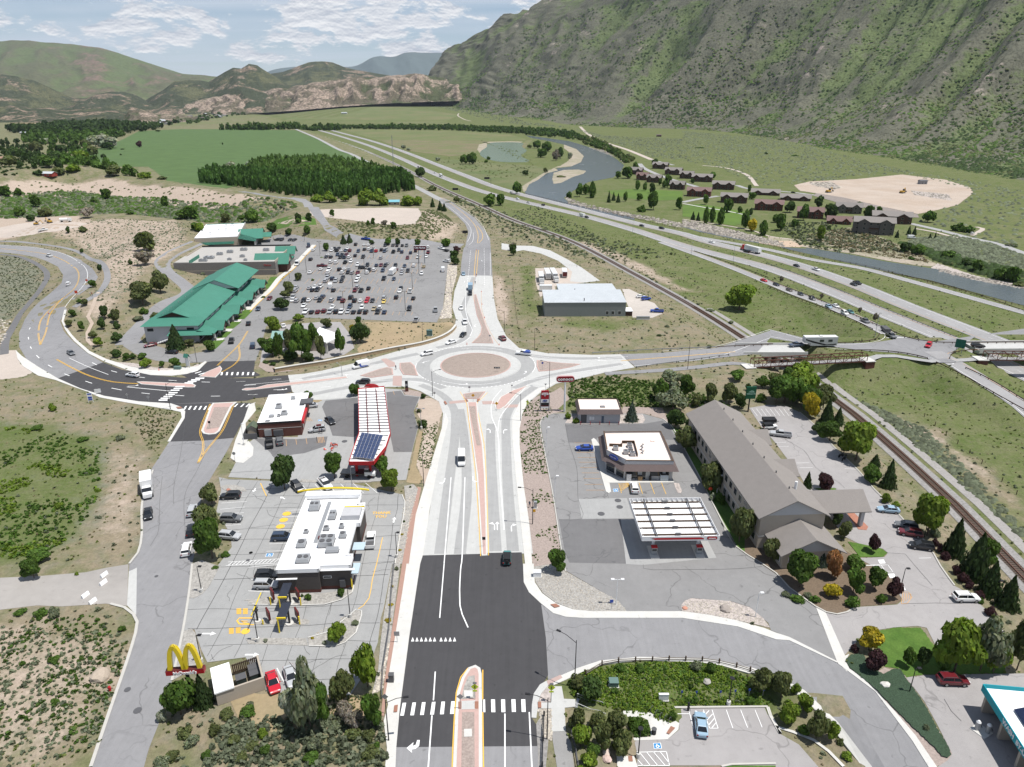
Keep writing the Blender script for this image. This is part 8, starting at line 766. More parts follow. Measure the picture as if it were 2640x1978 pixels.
for tl,x,y,yt,sh,m_,lab in(('D',1285,1590,1550,'oct',MS,'grey back of an octagonal sign below the junction'),('D',1102,1568,1525,'diamond',MS,'grey back of a diamond sign below the junction'),('H',2028,765,690,'oct',MS,'grey back of an octagonal sign on the small concrete island'),('I',2043,175,120,'sq',MS,'grey sign at the top of the lower splitter island'),('I',1743,245,170,'diamond',MS,'grey diamond sign back on the left pavement bend'),('J',200,105,38,'tri',MS,'yield sign back on the pink triangular island'),('J',490,88,28,'tri',MS,'yield sign back on the exit pavement'),('E',2018,1075,1015,'sq',MS,'grey sign back on the north splitter, right'),('F',262,1322,1250,'sq',MATS['sign_blue'],'blue plate on the east splitter island'),('N',870,376,288,'sq',MATS['notice_blue'],'blue street name sign on the gravel corner')):sign_(tl,x,y,yt,sh,m_,lab,zf=0. if tl=='G' and x>1200 and y>1100 else None)
p=G('j',636,330);sign_('J',1908,985,942,'oct',M_ORG,'red stop sign facing the forecourt from the hotel shrubs');p=G('e',693,448);S_=empty('chevron_board',(p[0],p[1],1.),0,'small dark board with three white chevrons on the roundabout island','road sign');bx('post',S_,-.05,.05,-.05,.05,0,1.1,MG);bx('board',S_,-1.,1.,-.08,-.05,.6,1.2,MK);ch_=MB()
for k in range(3):x=-.6+k*.55;ch_.bar((x,-.1,1.1),(x+.22,-.1,.9),.06,MW,4).bar((x+.22,-.1,.9),(x,-.1,.7),.06,MW,4)
ch_.mk('chevrons',S_)
for tl,x,y,yt,lab,sh in(('D',757,590,535,'red orange diamond works sign at the outside of the bend','diamond'),('D',666,690,632,'square red orange works sign on two legs by the bike path','sq'),('D',980,1200,1170,'small orange sign among the shrubs','diamond')):sign_(tl,x,y,yt,sh,M_ORG,lab,size=.8 if sh=='sq' else .6)
p=G('g',547,392,0.);S_=empty('guide_sign',(p[0],p[1],0),-.7,'green guide sign on two grey posts at the interchange corner','road sign')
for s in(-.9,.9):bx('post',S_,s-.1,s+.1,-.1,.1,0,4.6,MG)
MB().box(-1.6,1.6,-.2,-.1,2.2,5.4,mat('guide_green',(.01,.1,.07),.5)).mk('panel',S_)
for tl,x,y,yt,lab in(('B',968,1195,1155,'black message sign on an arm pole between carriageway and river'),('B',766,1245,1228,'black message sign by the railway'),('E',1805,165,130,'black message trailer with orange boards beside the north arm')):p=G(tl,x,y);S_=empty('message_sign',p,0,lab,'road sign','black message signs');h=max(3.,min(9,hat(p,tl,yt)));MB().bar((0,0,0),(0,0,h),.2,MD).bar((0,0,h),(-2.5,0,h),.15,MD).mk('pole',S_);bx('board',S_,-7.5,-1.5,-.3,.3,h-.8,h+1.4,MK)if tl=='B' else bx('board',S_,-1.8,1.8,-.2,.2,h-1,h+.8,MK)
cl_=['at the top of the yellow lines','at the head of the median','on the lane edge above the splitter','on the outer lane by the brown bank','on the exit lane above the roundabout','at the left tip of the north splitter','at the right tip of the north splitter','left of the yellow loop','in the gap of the yellow loop on the bend','at the kerb beside the parade sign tower']
for i,(tl,x,y)in enum((('E',1903,288),('E',1896,512),('E',1945,648),('E',1950,755),('E',1972,872),('E',1820,1100),('E',2098,1106),('B',790,1500),('D',420,835),('D',1372,1325))):p=G(tl,x,y);o=MB().bar((0,0,.04),(0,0,.75),.16,M_ORG,8,.04).box(-.2,.2,-.2,.2,0,.05,M_ORG).bar((0,0,.4),(0,0,.52),.105,MW,8,.085).mk('traffic_cone');o.location=(p[0],p[1],p[2]+.13);tag(o,'orange traffic cone '+cl_[i],'traffic cone','traffic cones of the new road works')
for i,(x,y,lab)in enum(((850,640,'leftmost red and white barrier round the manhole on the forecourt'),(868,652,'middle red and white barrier round the manhole on the forecourt'),(892,648,'right red and white barrier round the manhole on the forecourt'),(858,680,'lowest red and white barrier round the manhole on the forecourt'),(818,664,'fallen red barrier left of the manhole'))):p=G('I',x,y);o=MB().box(-.08,.08,-.5,.5,.35,.6,M_ORG).box(-.085,.085,-.2,.2,.36,.59,MW).box(-.08,.08,-.5,.5,.7,.95,M_ORG).box(-.05,.05,-.5,-.42,0,1.,MW).box(-.05,.05,.42,.5,0,1.,MW).mk('barrier');o.location=(p[0],p[1],p[2]+.07);o.rotation_euler=(0,1.4 if 'fallen' in lab else 0,i*.9);tag(o,lab,'barrier','red and white barriers on the forecourt')
def rail_(C,label,m=None,h=.7,step=4.,zf=None,post_h=.75,name='guardrail',cable=False,maxp=70,both=False,kind='beam',postm=None,cat='guardrail',group='guardrails',rails=((.45,.75),),th=.05,pw=.1):
 m=m or M_RAILG;C=[NA((*q[:2],0))for q in C];C=cm(C,3.);o=tag(empty(name,(0,0,0)),label,cat,group);l_,r_=off(C,th),off(C,-th);Z=[zf if zf is not None else float(T([q[:2]])[0])for q in C]
 for(a,b2)in rails:
  v,f=[],[]
  for i in range(len(C)):v+=[(*l_[i][:2],Z[i]+a),(*l_[i][:2],Z[i]+b2),(*r_[i][:2],Z[i]+b2),(*r_[i][:2],Z[i]+a)]
  for i in range(len(C)-1):
   k=4*i
   for j in range(4):f.append((k+j,k+(j+1)%4,k+4+(j+1)%4,k+4+j))
  pyd('rail',v,f,m,o)
 d=0;cnt=0;pm=None
 for i in range(len(C)):
  if i:d+=float(nrm(C[i]-C[i-1]))
  if d>=cnt*step and cnt<maxp:
   if pm is None:q=bx('post',o,-pw,pw,-pw,pw,-.3,post_h,postm or m);pm=q.data
   else:q=link(bpy.data.objects.new('post',pm),o)
   q.location=(*C[i][:2],Z[i]);cnt+=1
 return o
rail_(GP('f',232,394,333,388,433,383,587,377,z=0),'pale guardrail along the north side of the cross road',MG,zf=0.);rail_(GP('f',357,435,417,427,500,416,567,407,623,399,z=0),'guardrail with dark posts along the south side of the cross road',MG,zf=0.,postm=MK);rail_(GP('f',587,377,736,369,z=0)+GP('g',33,367,z=0),'dark guardrail over the railway bridge, far side',zf=0.);rail_(GP('g',193,387,317,387,400,396,458,409,z=0),'rusty guardrail bending between road and bike path',zf=0.);rail_(GP('g',483,421,567,462,667,520,736,558),'rusty guardrail along the left of the descending ramp');rail_(GP('g',568,437,633,468,736,530),'rusty guardrail along the right of the descending ramp');rail_(GP('g',0,182,133,235,233,278,333,322,393,347),'dark guardrail between the slip road queue and the near carriageway');rail_(GP('g',393,348,433,357,483,363,583,364,736,363,900,363,z=0),'dark guardrail along the far edge of the interchange',zf=0.);rail_(GP('g',0,201,167,267,233,294,300,325),'dark guardrail on the outer side of the slip road queue');rail_(GP('g',320,338,310,353,267,362,197,365,z=0),'dark guardrail round the inner corner of the slip road',zf=0.);rail_(GP('f',523,99,600,125,736,176),'dark guardrail at the slip road nose');rail_(GP('g',0,136,167,197,333,265,540,348),'thin median barrier between the carriageways',M_BALLAST);rail_(GP('g',333,160,467,187,600,224,736,272),'rusty guardrail on the grass side of the riverside slip road');rail_(GP('g',593,384,736,383,933,383,z=0),'bridge railing at the right edge',zf=0.);rail_(GP('g',522,408,533,393,567,387,590,384,z=0),'guardrail curving round the grassy corner by the guide sign',zf=0.);rail_(GP('b',393,418,500,443,600,465,736,497),'dark railing between the highway and the river, upper part',M_RAILG,step=5,rails=((.4,.5),(.9,1.)),post_h=1.2);rail_(GP('g',0,80,133,117,267,140,400,173,567,217,736,260),'dark railing between the highway and the river, lower part',M_RAILG,step=5,rails=((.4,.5),(.9,1.)),post_h=1.2)
rail_(GP('n',100,733,103,551,108,413),'black railing between the road and the footpath at the bottom',MK,step=2.6,rails=((.3,.42),(.8,.95)),post_h=1.,pw=.13);rail_(GP('n',221,302,265,276,310,268,356,266,402,265,447,263,492,264,537,265,583,271,630,282,667,293)+GP('o',33,310),'split rail timber fence along the lower footway',mat('weathered_timber',(.22,.19,.16),.9),step=2.75,rails=((.35,.45),(.7,.8)),post_h=1.15,name='timber_fence',cat='fence',group='fences',postm=M_WOOD);rail_(GP('n',182,465,192,500,200,551,213,633),'dark metal fence beside the asphalt footpath',MD,step=2.2,rails=((.2,.26),(.95,1.02)),post_h=1.1,name='metal_fence',cat='fence',group='fences',pw=.04);rail_(GP('m',397,0,388,100,383,180,367,283,363,367),'thin dark railing above the brick coloured strip',MD,step=2.4,rails=((.45,.49),(.9,.95)),post_h=1.,name='metal_fence',cat='fence',group='fences',pw=.04)
for c,lab in(((('f',37,3,127,43,217,57,300,89,360,117,420,147,500,191,573,230,653,267,736,300)),'long wire fence on dark posts between railway and highway'),(('k',382,18,427,58,470,90,547,152,633,223,736,315),'wire fence on dark posts right of the lower railway'),(('b',333,443,377,458,433,477,500,507,567,540),'wire fence in the scrub beyond the railway'),(('f',2,187,7,233,13,287,23,340),'wire fence on the left edge of the warehouse meadow'),(('F',300,415,480,420,560,430),'wire fence across the meadow behind the trailers'),(('G',10,920,120,975,290,1040),'short wire fence before the caravan')):rail_(GP(*c),lab,M_WOOD,step=7,rails=((.5,.52),(1.,1.02)),post_h=1.3,name='wire_fence',cat='fence',group='fences',pw=.07,th=.012,maxp=60)
def truss(A,Bp,label,w=3.,h=2.4,z=.25,n=14):
 fr=Frame(A,Bp);L=fr.w;o=empty('truss_bridge',(*fr.o,z),fr.a,label,'footbridge','steel truss footbridges')
 for y in(0,w):
  for zz in(0,h):bx('chord',o,0,L,y-.13,y+.13,zz-.13,zz+.13,MR_)
  for k in range(n+1):x=L*k/n;bx('upright',o,x-.09,x+.09,y-.09,y+.09,0,h,MR_)
  for k in range(n):x0,x1=L*k/n,L*(k+1)/n;a,b2=((x0,y,0),(x1,y,h))if k%2 else((x0,y,h),(x1,y,0));MB().bar(a,b2,.09,MR_,4).mk('diagonal',o)
 for k in range(n+1):bx('cross_beam',o,L*k/n-.07,L*k/n+.07,0,w,h-.1,h+.05,MR_)
 bx('deck',o,0,L,.1,w-.1,0.,.14,WC)
 for k in range(3):bx('hand_rail',o,0,L,-.05,0,.4+k*.4,.44+k*.4,MR_)
 return o,fr
tb,f1=truss(G0('f',696,435,0),G0('g',284,417,0),'long rusty steel truss footbridge over the railway');tb2,f2_=truss(G0('g',630,413,0),G0('g',967,417,0),'second truss footbridge at the right edge beside the highway bridge',n=12)
for fr_,x,lab in((f1,-3.,'stone faced abutment at the left end of the truss footbridge'),(f1,f1.w-.5,'stone faced abutment at the right end of the truss footbridge'),(f2_,-3.2,'stone faced abutment of the second footbridge')):q=fr_.world(x,0);o=empty('abutment',(*q,0),fr_.a,lab,'abutment','footbridge abutments');bx('masonry',o,0,3.4,-.6,3.6,-6.5,.2,W_BRICK);bx('cap',o,-.2,3.6,-.8,3.8,.2,.42,SI)
rib('bike_path',[G('f',267,451,0),G('f',333,447,0),G('f',433,441,0),G('f',533,432,0),G('f',633,421,0),G('f',667,423,0),G('f',693,430,0)],3.,M_ROAD,.11,zfix=0.);rib('bike_path',[G('g',285,413,0),G('g',320,400,0),G('g',367,400,0),G('g',417,408,0),G('g',467,415,0),G('g',490,413,0)],3.,WC,.12,zfix=0.);rib('bike_path',[G('g',533,413,0),G('g',573,411,0),G('g',600,408,0),G('g',630,411,0)],3.,WC,.12,zfix=0.)
for k,(x,y,lab)in enum(((345,318,'order point canopy with black roof and yellow edge, upper lane'),(338,485,'order point canopy with black roof and yellow edge, lower lane'))):p=G('M',x,y);o=empty('order_canopy',(p[0],p[1],p[2]+.1),R(2.8),lab,'canopy','drive through order canopies');bx('post',o,-.15,.15,-.15,.15,0,3.,MK);MB().box(-1.4,.2,-2.2,1.8,3.,3.15,mat('slate_panel',(.03,.035,.05),.5)).mk('roof',o);bx('edge',o,-1.4,.2,-2.4,-2.2,2.95,3.25,MY_);MB().bar((-1.2,-2.3,0),(-1.2,-2.3,3.),.12,MY_,8).mk('yellow_post',o);MB().bar((0,0,0),(0,0,.12),.7,SI,16).mk('base',o)
for k,(x,y,lab)in enum(((205,300,'maroon menu board at the left of the upper order lane'),(410,300,'maroon menu board at the right of the upper order lane'),(172,468,'maroon menu board at the left of the lower order lane'),(405,465,'maroon menu board at the right of the lower order lane'))):p=G('M',x,y);o=empty('menu_board',(p[0],p[1],p[2]+.1),R(-55),lab,'menu board','drive through menu boards');bx('post',o,-.1,.1,-.1,.1,0,.9,MK);bx('panel',o,-.9,.9,-.15,.15,.8,2.5,M_MAROON)
for k,(x,y,h,lab)in enum(((185,335,1.7,'yellow bollard left of the upper order lane'),(430,338,1.7,'yellow bollard right of the upper order lane'),(122,492,.9,'short yellow bollard at the tip of the lower order bed'),(420,492,1.7,'yellow bollard right of the lower order lane'),(848,200,2.,'yellow guard post at the restaurant corner'))):p=G('M',x,y);o=MB().bar((0,0,0),(0,0,h),.13,MY_,10).mk('bollard');o.location=(p[0],p[1],p[2]+.1);tag(o,lab,'bollard','yellow bollards of the drive through')
p=G('m',26,155);o=empty('height_bar',(p[0],p[1],p[2]+.1),R(2.8),'black post with long yellow height bar over the drive through entry','height barrier');MB().bar((0,0,0),(0,0,3.4),.17,MK,10).mk('post',o);MB().bar((0,3.6,3.3),(0,-2.6,3.3),.1,MY_,8).mk('bar',o);MB().bar((0,0,0),(0,0,.15),.55,SI,16).mk('base',o)
for k,(tl,x,y,lab)in enum((('L',850,95,'white jersey barrier furthest up the gravel track'),('L',843,160,'white jersey barrier second on the gravel track'),('L',697,262,'white jersey barrier left on the gravel track'),('L',757,312,'white jersey barrier lowest on the gravel track'),)):p=G(tl,x,y);o=MB().add([(-1.5,-.4,0),(1.5,-.4,0),(1.5,.4,0),(-1.5,.4,0),(-1.5,-.15,.85),(1.5,-.15,.85),(1.5,.15,.85),(-1.5,.15,.85)],[(0,3,2,1),(4,5,6,7),(0,1,5,4),(1,2,6,5),(2,3,7,6),(3,0,4,7)],RW_).mk('jersey_barrier');o.location=(p[0],p[1],p[2]+.04);o.rotation_euler.z=R(72)if tl=='L' else R(15);o.scale=(.5,.7,.8);tag(o,lab,'barrier','concrete barriers closing the gravel track')
p=G('l',299,343);o=empty('fire_hydrant',p,0,'red fire hydrant in the scrub left of the street','hydrant');MB().bar((0,0,0),(0,0,.75),.2,M_RED,10).bar((0,0,.75),(0,0,.95),.24,M_RED,10,.08).mk('body',o);MB().bar((-.3,0,.5),(.3,0,.5),.1,M_RED,8).mk('outlet',o);BOX=[('N',268,98,1.5,.9,1.1,MW,'white utility cabinet on the right pavement bend'),('M',1168,958,.8,.7,1.5,MD,'dark signal cabinet on the left pavement'),('J',402,1105,.7,.6,1.6,MG,'grey signal cabinet on its slab by the main street'),('N',890,985,1.4,1.2,.9,mat('cabinet_green',(.12,.19,.17),.6),'green transformer cabinet in the park and ride grass'),('D',1535,1315,2.2,1.2,1.,MATS['cabinet_green']if 'cabinet_green' in MATS else MD,'green transformer box among the junction shrubs'),('N',1295,1112,1.5,.3,1.3,MW,'white information board in the park and ride grass'),('E',1498,1025,2.2,1.3,2.3,mat('shelter_green',(.1,.17,.16),.6),'small dark shelter with green roof on the dry verge'),('F',1130,882,5.5,.8,1.2,MG,'long grey skip beside the warehouse yard')]
for tl,x,y,w_,d_,h_,m_,lab in BOX:p=G(tl,x,y);o=empty('utility_cabinet',(p[0],p[1],p[2]+.08),0,lab,'cabinet','utility cabinets and boxes');bx('body',o,-w_/2,w_/2,-d_/2,d_/2,.08,h_,m_);bx('slab',o,-w_/2-.12,w_/2+.12,-d_/2-.12,d_/2+.12,0,.08,SI);bx('lid',o,-w_/2-.04,w_/2+.04,-d_/2-.04,d_/2+.04,h_,h_+.06,m_)
p=G('n',406,462);o=empty('litter_bin',(p[0],p[1],p[2]+.1),0,'black round litter bin on the curved park and ride path','litter bin');MB().bar((0,0,0),(0,0,.95),.33,MK,12).mk('body',o);MB().bar((0,0,.95),(0,0,1.05),.38,MD,12).mk('lid',o)
for k,(x,y)in enum(((1200,1195),(1238,1228),(1275,1250),(1312,1270),(1348,1288))):
 p=G('N',x,y);mb=MB();q=[(-.45*cos(a_),0,.9*sin(a_)**.6)for a_ in np.linspace(.001,PI-.001,11)]
 for i in range(10):mb.bar(q[i],q[i+1],.04,MD,6)
 o=mb.mk('bike_rack');o.location=(p[0],p[1],p[2]+.1);o.rotation_euler.z=R(50);tag(o,'black hoop cycle rack beside the curved path, %s from the left'%ORD[k],'cycle rack','hoop cycle racks by the curved path')
for k,(x,y)in enum(((1442,1098),(1560,1100),(1755,1098),(1875,1090),(1990,1082),(2103,1080))):p=G('N',x,y);o=MB().bar((0,0,0),(0,0,1.5),.04,MG,6).box(-.16,.16,-.04,0.,1.3,1.75,MATS['sign_blue']).mk('bay_sign');o.location=p;tag(o,'small blue bay sign behind the park and ride bays, %s from the left'%ORD[k],'sign','small blue bay signs')
o=empty('charging_post',G('n',499,398),0,'slim dark charging post at the head of the park and ride bays','charging post');bx('body',o,-.15,.15,-.12,.12,0,1.7,MK);MB().bar((.1,-.15,1.1),(.3,-.2,.2),.03,MK).mk('cable',o);A,Bq=G('n',195,378),G('n',303,398);fr=Frame(A,Bq);st=empty('steel_stair',(fr.o[0],fr.o[1],0),fr.a,'grey galvanised steel stair with railings down to the park and ride','stair');L=fr.w;zt,zb=.1,-1.75
for s,y in(('a',-.9),('b',.9)):
 pts3=[(0,zt),(L*.38,zt-.75),(L*.62,zt-.75),(L,zb)]
 for i in range(3):
  (x0,z0),(x1,z1)=pts3[i],pts3[i+1];MB().bar((x0,y,z0),(x1,y,z1),.1,MG,4).mk('stringer',st);MB().bar((x0,y,z0+1.05),(x1,y,z1+1.05),.045,MG,6).mk('hand_rail',st);MB().bar((x0,y,z0+.6),(x1,y,z1+.6),.03,MG,4).mk('hand_rail',st)
  for k in range(5):t_=k/4;MB().bar((x0+(x1-x0)*t_,y,z0+(z1-z0)*t_),(x0+(x1-x0)*t_,y,z0+(z1-z0)*t_+1.05),.025,MG,4).mk('baluster',st)
for i in range(22):x=L*(i+.5)/22;z=np.interp(x,[0,L*.38,L*.62,L],[zt,zt-.75,zt-.75,zb]);bx('tread',st,x-.2,x+.2,-.88,.88,z-.03,z+.03,MG)
for k,(tl,x,y,r,c,lab)in enum((('N',1800,372,1.,(.33,.29,.26),'large grey boulder on the rocky island'),('N',1472,362,.5,(.5,.25,.18),'pink boulder at the left tip of the rocky island'),('O',1080,990,.75,(.6,.58,.54),'large white boulder in the creeping juniper'),('N',1650,960,.6,(.36,.34,.31),'grey boulder in the park and ride grass'),('H',1970,1018,.5,(.42,.2,.15),'red boulder on the top gravel bed of the restaurant lot'),('L',820,920,1.6,(.42,.35,.28),'flat tan rock outcrop in the left scrub'),('N',830,1540,.6,(.55,.45,.4),'upper of two pale boulders among the bottom shrubs'),('N',835,1590,.7,(.55,.42,.38),'lower of two pale boulders among the bottom shrubs'),)):
 p=G(tl,x,y);bm=bmesh.new();bmesh.ops.create_icosphere(bm,subdivisions=2,radius=r)
 for v in bm.verts:v.co*=1+rnd.uniform(-.16,.16);v.co.z*=.6
 me=bpy.data.meshes.new('boulder');bm.to_mesh(me);bm.free();me.materials.append(mat('boulder_%d'%k,c,.95,var=.08,scale=1.2));o=link(bpy.data.objects.new('boulder',me));o.location=(p[0],p[1],p[2]+r*.25);tag(o,lab,'boulder','boulders in the beds and scrub')
p=G('b',113,368);o=empty('lattice_mast',p,0,'thin lattice mast beside the distant railway','mast');ht=42;mb=MB()
for i in range(3):a_=i*2*PI/3;mb.bar((1.*cos(a_),1.*sin(a_),0),(.5*cos(a_),.5*sin(a_),ht),.12,MG,4)
mb.mk('leg_frame',o);mb=MB()
for k in range(14):
 for i in range(3):a_,b_=i*2*PI/3,(i+1)*2*PI/3;r0,r1=1-.5*k/14,1-.5*(k+1)/14;mb.bar((r0*cos(a_),r0*sin(a_),ht*k/14),(r1*cos(b_),r1*sin(b_),ht*(k+1)/14),.07,MG,3)
tag(mb.mk('bracing',o),kind='stuff')
def leaf_cloud(form,n,size,seed,lobes=9):
 g=np.random.default_rng(seed);P,N=[],[]
 if form in('round','shrub','oval','sparse','weep'):
  cs=[]
  for k in range(lobes):a=g.uniform(0,2*PI);rr=g.uniform(.15,.62)if form!='sparse' else g.uniform(.2,.75);zz=g.uniform(.22,.8)if form not in('shrub','weep')else g.uniform(.15,.62);rr*=math.sqrt(max(.2,1-abs(zz-.45)*1.3));cs.append((rr*cos(a),rr*sin(a),zz,g.uniform(.26,.46)*(.8 if form=='sparse' else 1),g.uniform(.75,1.2)))
  cs.append((0,0,.5,.52,1.));cs.append((0,0,.8,.3,1.1));cs=NA(cs);w=cs[:,3]**2;idx=g.choice(len(cs),n,p=w/w.sum());d=g.normal(size=(n,3));d/=nrm(d,axis=1)[:,None];r=cs[idx,3]*g.uniform(.55,1.,n)**.45;P=cs[idx,:3]+d*r[:,None]*NA((1,1,.62));N=d+g.normal(size=(n,3))*.45+NA((0,0,.35));T_=cs[idx,4]*(1+.35*(fbm(P[:,:2]*3+5+seed,1.,seed%17,2)-.5));P[:,2]=np.clip(P[:,2],.02,1.02)
  if form=='weep':P[:,2]-=.25*np.hypot(P[:,0],P[:,1])**2;P[:,2]=np.clip(P[:,2],0,1)
 elif form in('conifer','poplar'):
  z=g.uniform(0,1,n)**(1.25 if form=='conifer' else 1.);lay=np.floor(z*13)/13;prof=(1-z)**.85 if form=='conifer' else np.sin(np.clip(z*.93+.07,0,1)*PI)**.55
  if form=='conifer':prof=prof*(.78+.40*(1-(z*13-np.floor(z*13))))
  a=g.uniform(0,2*PI,n);arm=.84+.22*np.sin(a*7+lay*40);r=prof*arm*g.uniform(.45,1,n)**.5;P=np.stack([r*np.cos(a),r*np.sin(a),z-.03*r],1);N=np.stack([np.cos(a),np.sin(a),np.full(n,.55)],1)+g.normal(size=(n,3))*.4;T_=.75+.5*g.random(n)
 N/=nrm(N,axis=1)[:,None];t=np.cross(N,g.normal(size=(n,3)));t/=nrm(t,axis=1)[:,None];b_=np.cross(N,t);s=size*g.uniform(.6,1.35,n)[:,None];q=np.stack([P-t*s-b_*s*.35,P+t*s*.2-b_*s,P+t*s+b_*s*.3,P-t*s*.1+b_*s*.9],1).reshape(-1,3);f=np.arange(4*n,dtype=np.int32).reshape(n,4);tt=(T_*g.uniform(.72,1.28,n))[:,None]*np.stack([g.uniform(.9,1.12,n),np.ones(n),g.uniform(.8,1.1,n)],1);return q,f,np.repeat(tt,4,axis=0)
CROWN={}
def crown_mesh(form,lod,mat_,var):
 key=(form,lod,mat_.name,var)
 if key not in CROWN:n={0:dict(round=2300,oval=2300,sparse=1900,weep=2300,shrub=1300,conifer=2200,poplar=1700),1:dict(round=520,oval=520,sparse=420,weep=520,shrub=300,conifer=460,poplar=380)}[lod][form];sz={0:.085,1:.17}[lod]*(1. if form not in('conifer','poplar')else .95)*(.85 if form=='sparse' else 1);q,f,t_=leaf_cloud(form,n,sz,hash((form,lod))%7*0+var*31+len(form)*7+lod,9+var*2);o=pyd('crown',q,f,mat_,tints=t_);CROWN[key]=o.data;bpy.data.objects.remove(o)
 return CROWN[key]
TRK={}
def trunk_mesh(var,thin):
 if(var,thin)not in TRK:
  g=random.Random(var);mb=MB();mb.bar((0,0,-.02),(.01,.01,.45),.045 if not thin else .03,M_BARK,7,.028);mb.bar((.01,.01,.45),(.02,-.02,.82),.028,M_BARK,6,.01)
  for k in range(6):z=.22+.09*k;a=g.uniform(0,6.28);mb.bar((.01,.01,z),(.55*cos(a),.55*sin(a),z+g.uniform(.18,.3)),.02,M_BARK,5,.006)
  o=mb.mk('trunk');TRK[(var,thin)]=o.data;bpy.data.objects.remove(o)
 return TRK[(var,thin)]
KIND={'G':('round',LG,'green broadleaf tree'),'D':('round',L_DARK,'dark green broadleaf tree'),'B':('round',L_BRIGHT,'bright green broadleaf tree'),'O':('round',L_OLIVE,'olive green tree'),'P':('round',L_PURPLE,'dark purple leaved tree'),'Y':('round',L_YELLOW,'golden yellow tree'),'S':('sparse',L_SAGE,'tall loose silvery green tree'),'C':('conifer',L_CONIF,'dark green spruce'),'U':('conifer',L_BLUEC,'blue green spruce'),'R':('round',L_ORANGE,'dead orange brown tree'),'X':('sparse',L_BARE,'half bare grey tree'),'L':('poplar',LG,'slim upright poplar'),'W':('weep',L_BRIGHT,'round yellow green willow'),'o':('shrub',L_OLIVE,'olive shrub'),'g':('shrub',LG,'green shrub'),'b':('shrub',L_BRIGHT,'bright green shrub'),'s':('shrub',L_SAGE,'grey green shrub'),'v':('shrub',L_SILVER,'pale silvery shrub'),'p':('shrub',L_PURPLE,'dark purple shrub'),'d':('shrub',L_DARK,'dark juniper bush'),'y':('shrub',L_YELLOW,'yellow green shrub'),'T':('sparse',LG,'tall airy green tree'),'V':('round',L_SILVER,'silver leaved tree')};tvar=0
def trees(zone,items,group=None,lod=None):
 global tvar;tot,cnt={},{};items=sorted(items,key=lambda q:TL[q[0]][0]+q[1]/TL[q[0]][2])
 for q in items:tot[q[5]]=tot.get(q[5],0)+1
 for tl,x,y,wpx,yt,k in items:
  form,mt,desc=KIND[k];p=G(tl,x,y);D_=p[1]*_c+(HCAM-p[2])*_s;pxm=F_PX/D_;w=wpx/TL[tl][2]/pxm;shrub=form=='shrub';h=hat(p,tl,yt)
  if shrub:h-=w*.25
  else:h-=w*.12
  h=max(.5 if shrub else 1.8,h);h=min(h,w*(1. if shrub else 3.4 if form in('conifer','poplar','sparse')else 1.75));i=cnt.get(k,0);cnt[k]=i+1;lab=('%s %s'%(desc,zone))if tot[k]==1 else('%s %s from the left, %s'%(ORD[i],desc,zone));L_=lod if lod is not None else(0 if pxm>5.2 else 1);tvar=(tvar+1)%3;name='shrub' if shrub else('conifer_tree' if form=='conifer' else 'broadleaf_tree')
  if shrub:o=bpy.data.objects.new('shrub',crown_mesh(form,L_,mt,tvar));link(o);tag(o,lab,'shrub',group or zone)
  else:o=empty(name,p,0,lab,'tree',group or zone);c=link(bpy.data.objects.new('crown',crown_mesh(form,L_,mt,tvar)),o);c.location=(0,0,.12 if form!='conifer' else .04);c.scale=(1,1,.88 if form!='conifer' else .96);link(bpy.data.objects.new('trunk',trunk_mesh(tvar,form in('conifer','poplar','sparse'))),o)
  o.location=(p[0],p[1]+(w*.18 if shrub else 0),p[2]-.05);o.rotation_euler=(0,0,rnd.uniform(0,6.28));o.scale=(w/2*rnd.uniform(.95,1.08),w/2*rnd.uniform(.92,1.08),h)
def I3(tl,s):
 out=[]
 for q in s.split(','):a=q.split();out.append((tl,float(a[0]),float(a[1]),float(a[2]),float(a[3]),a[4]))
 return out
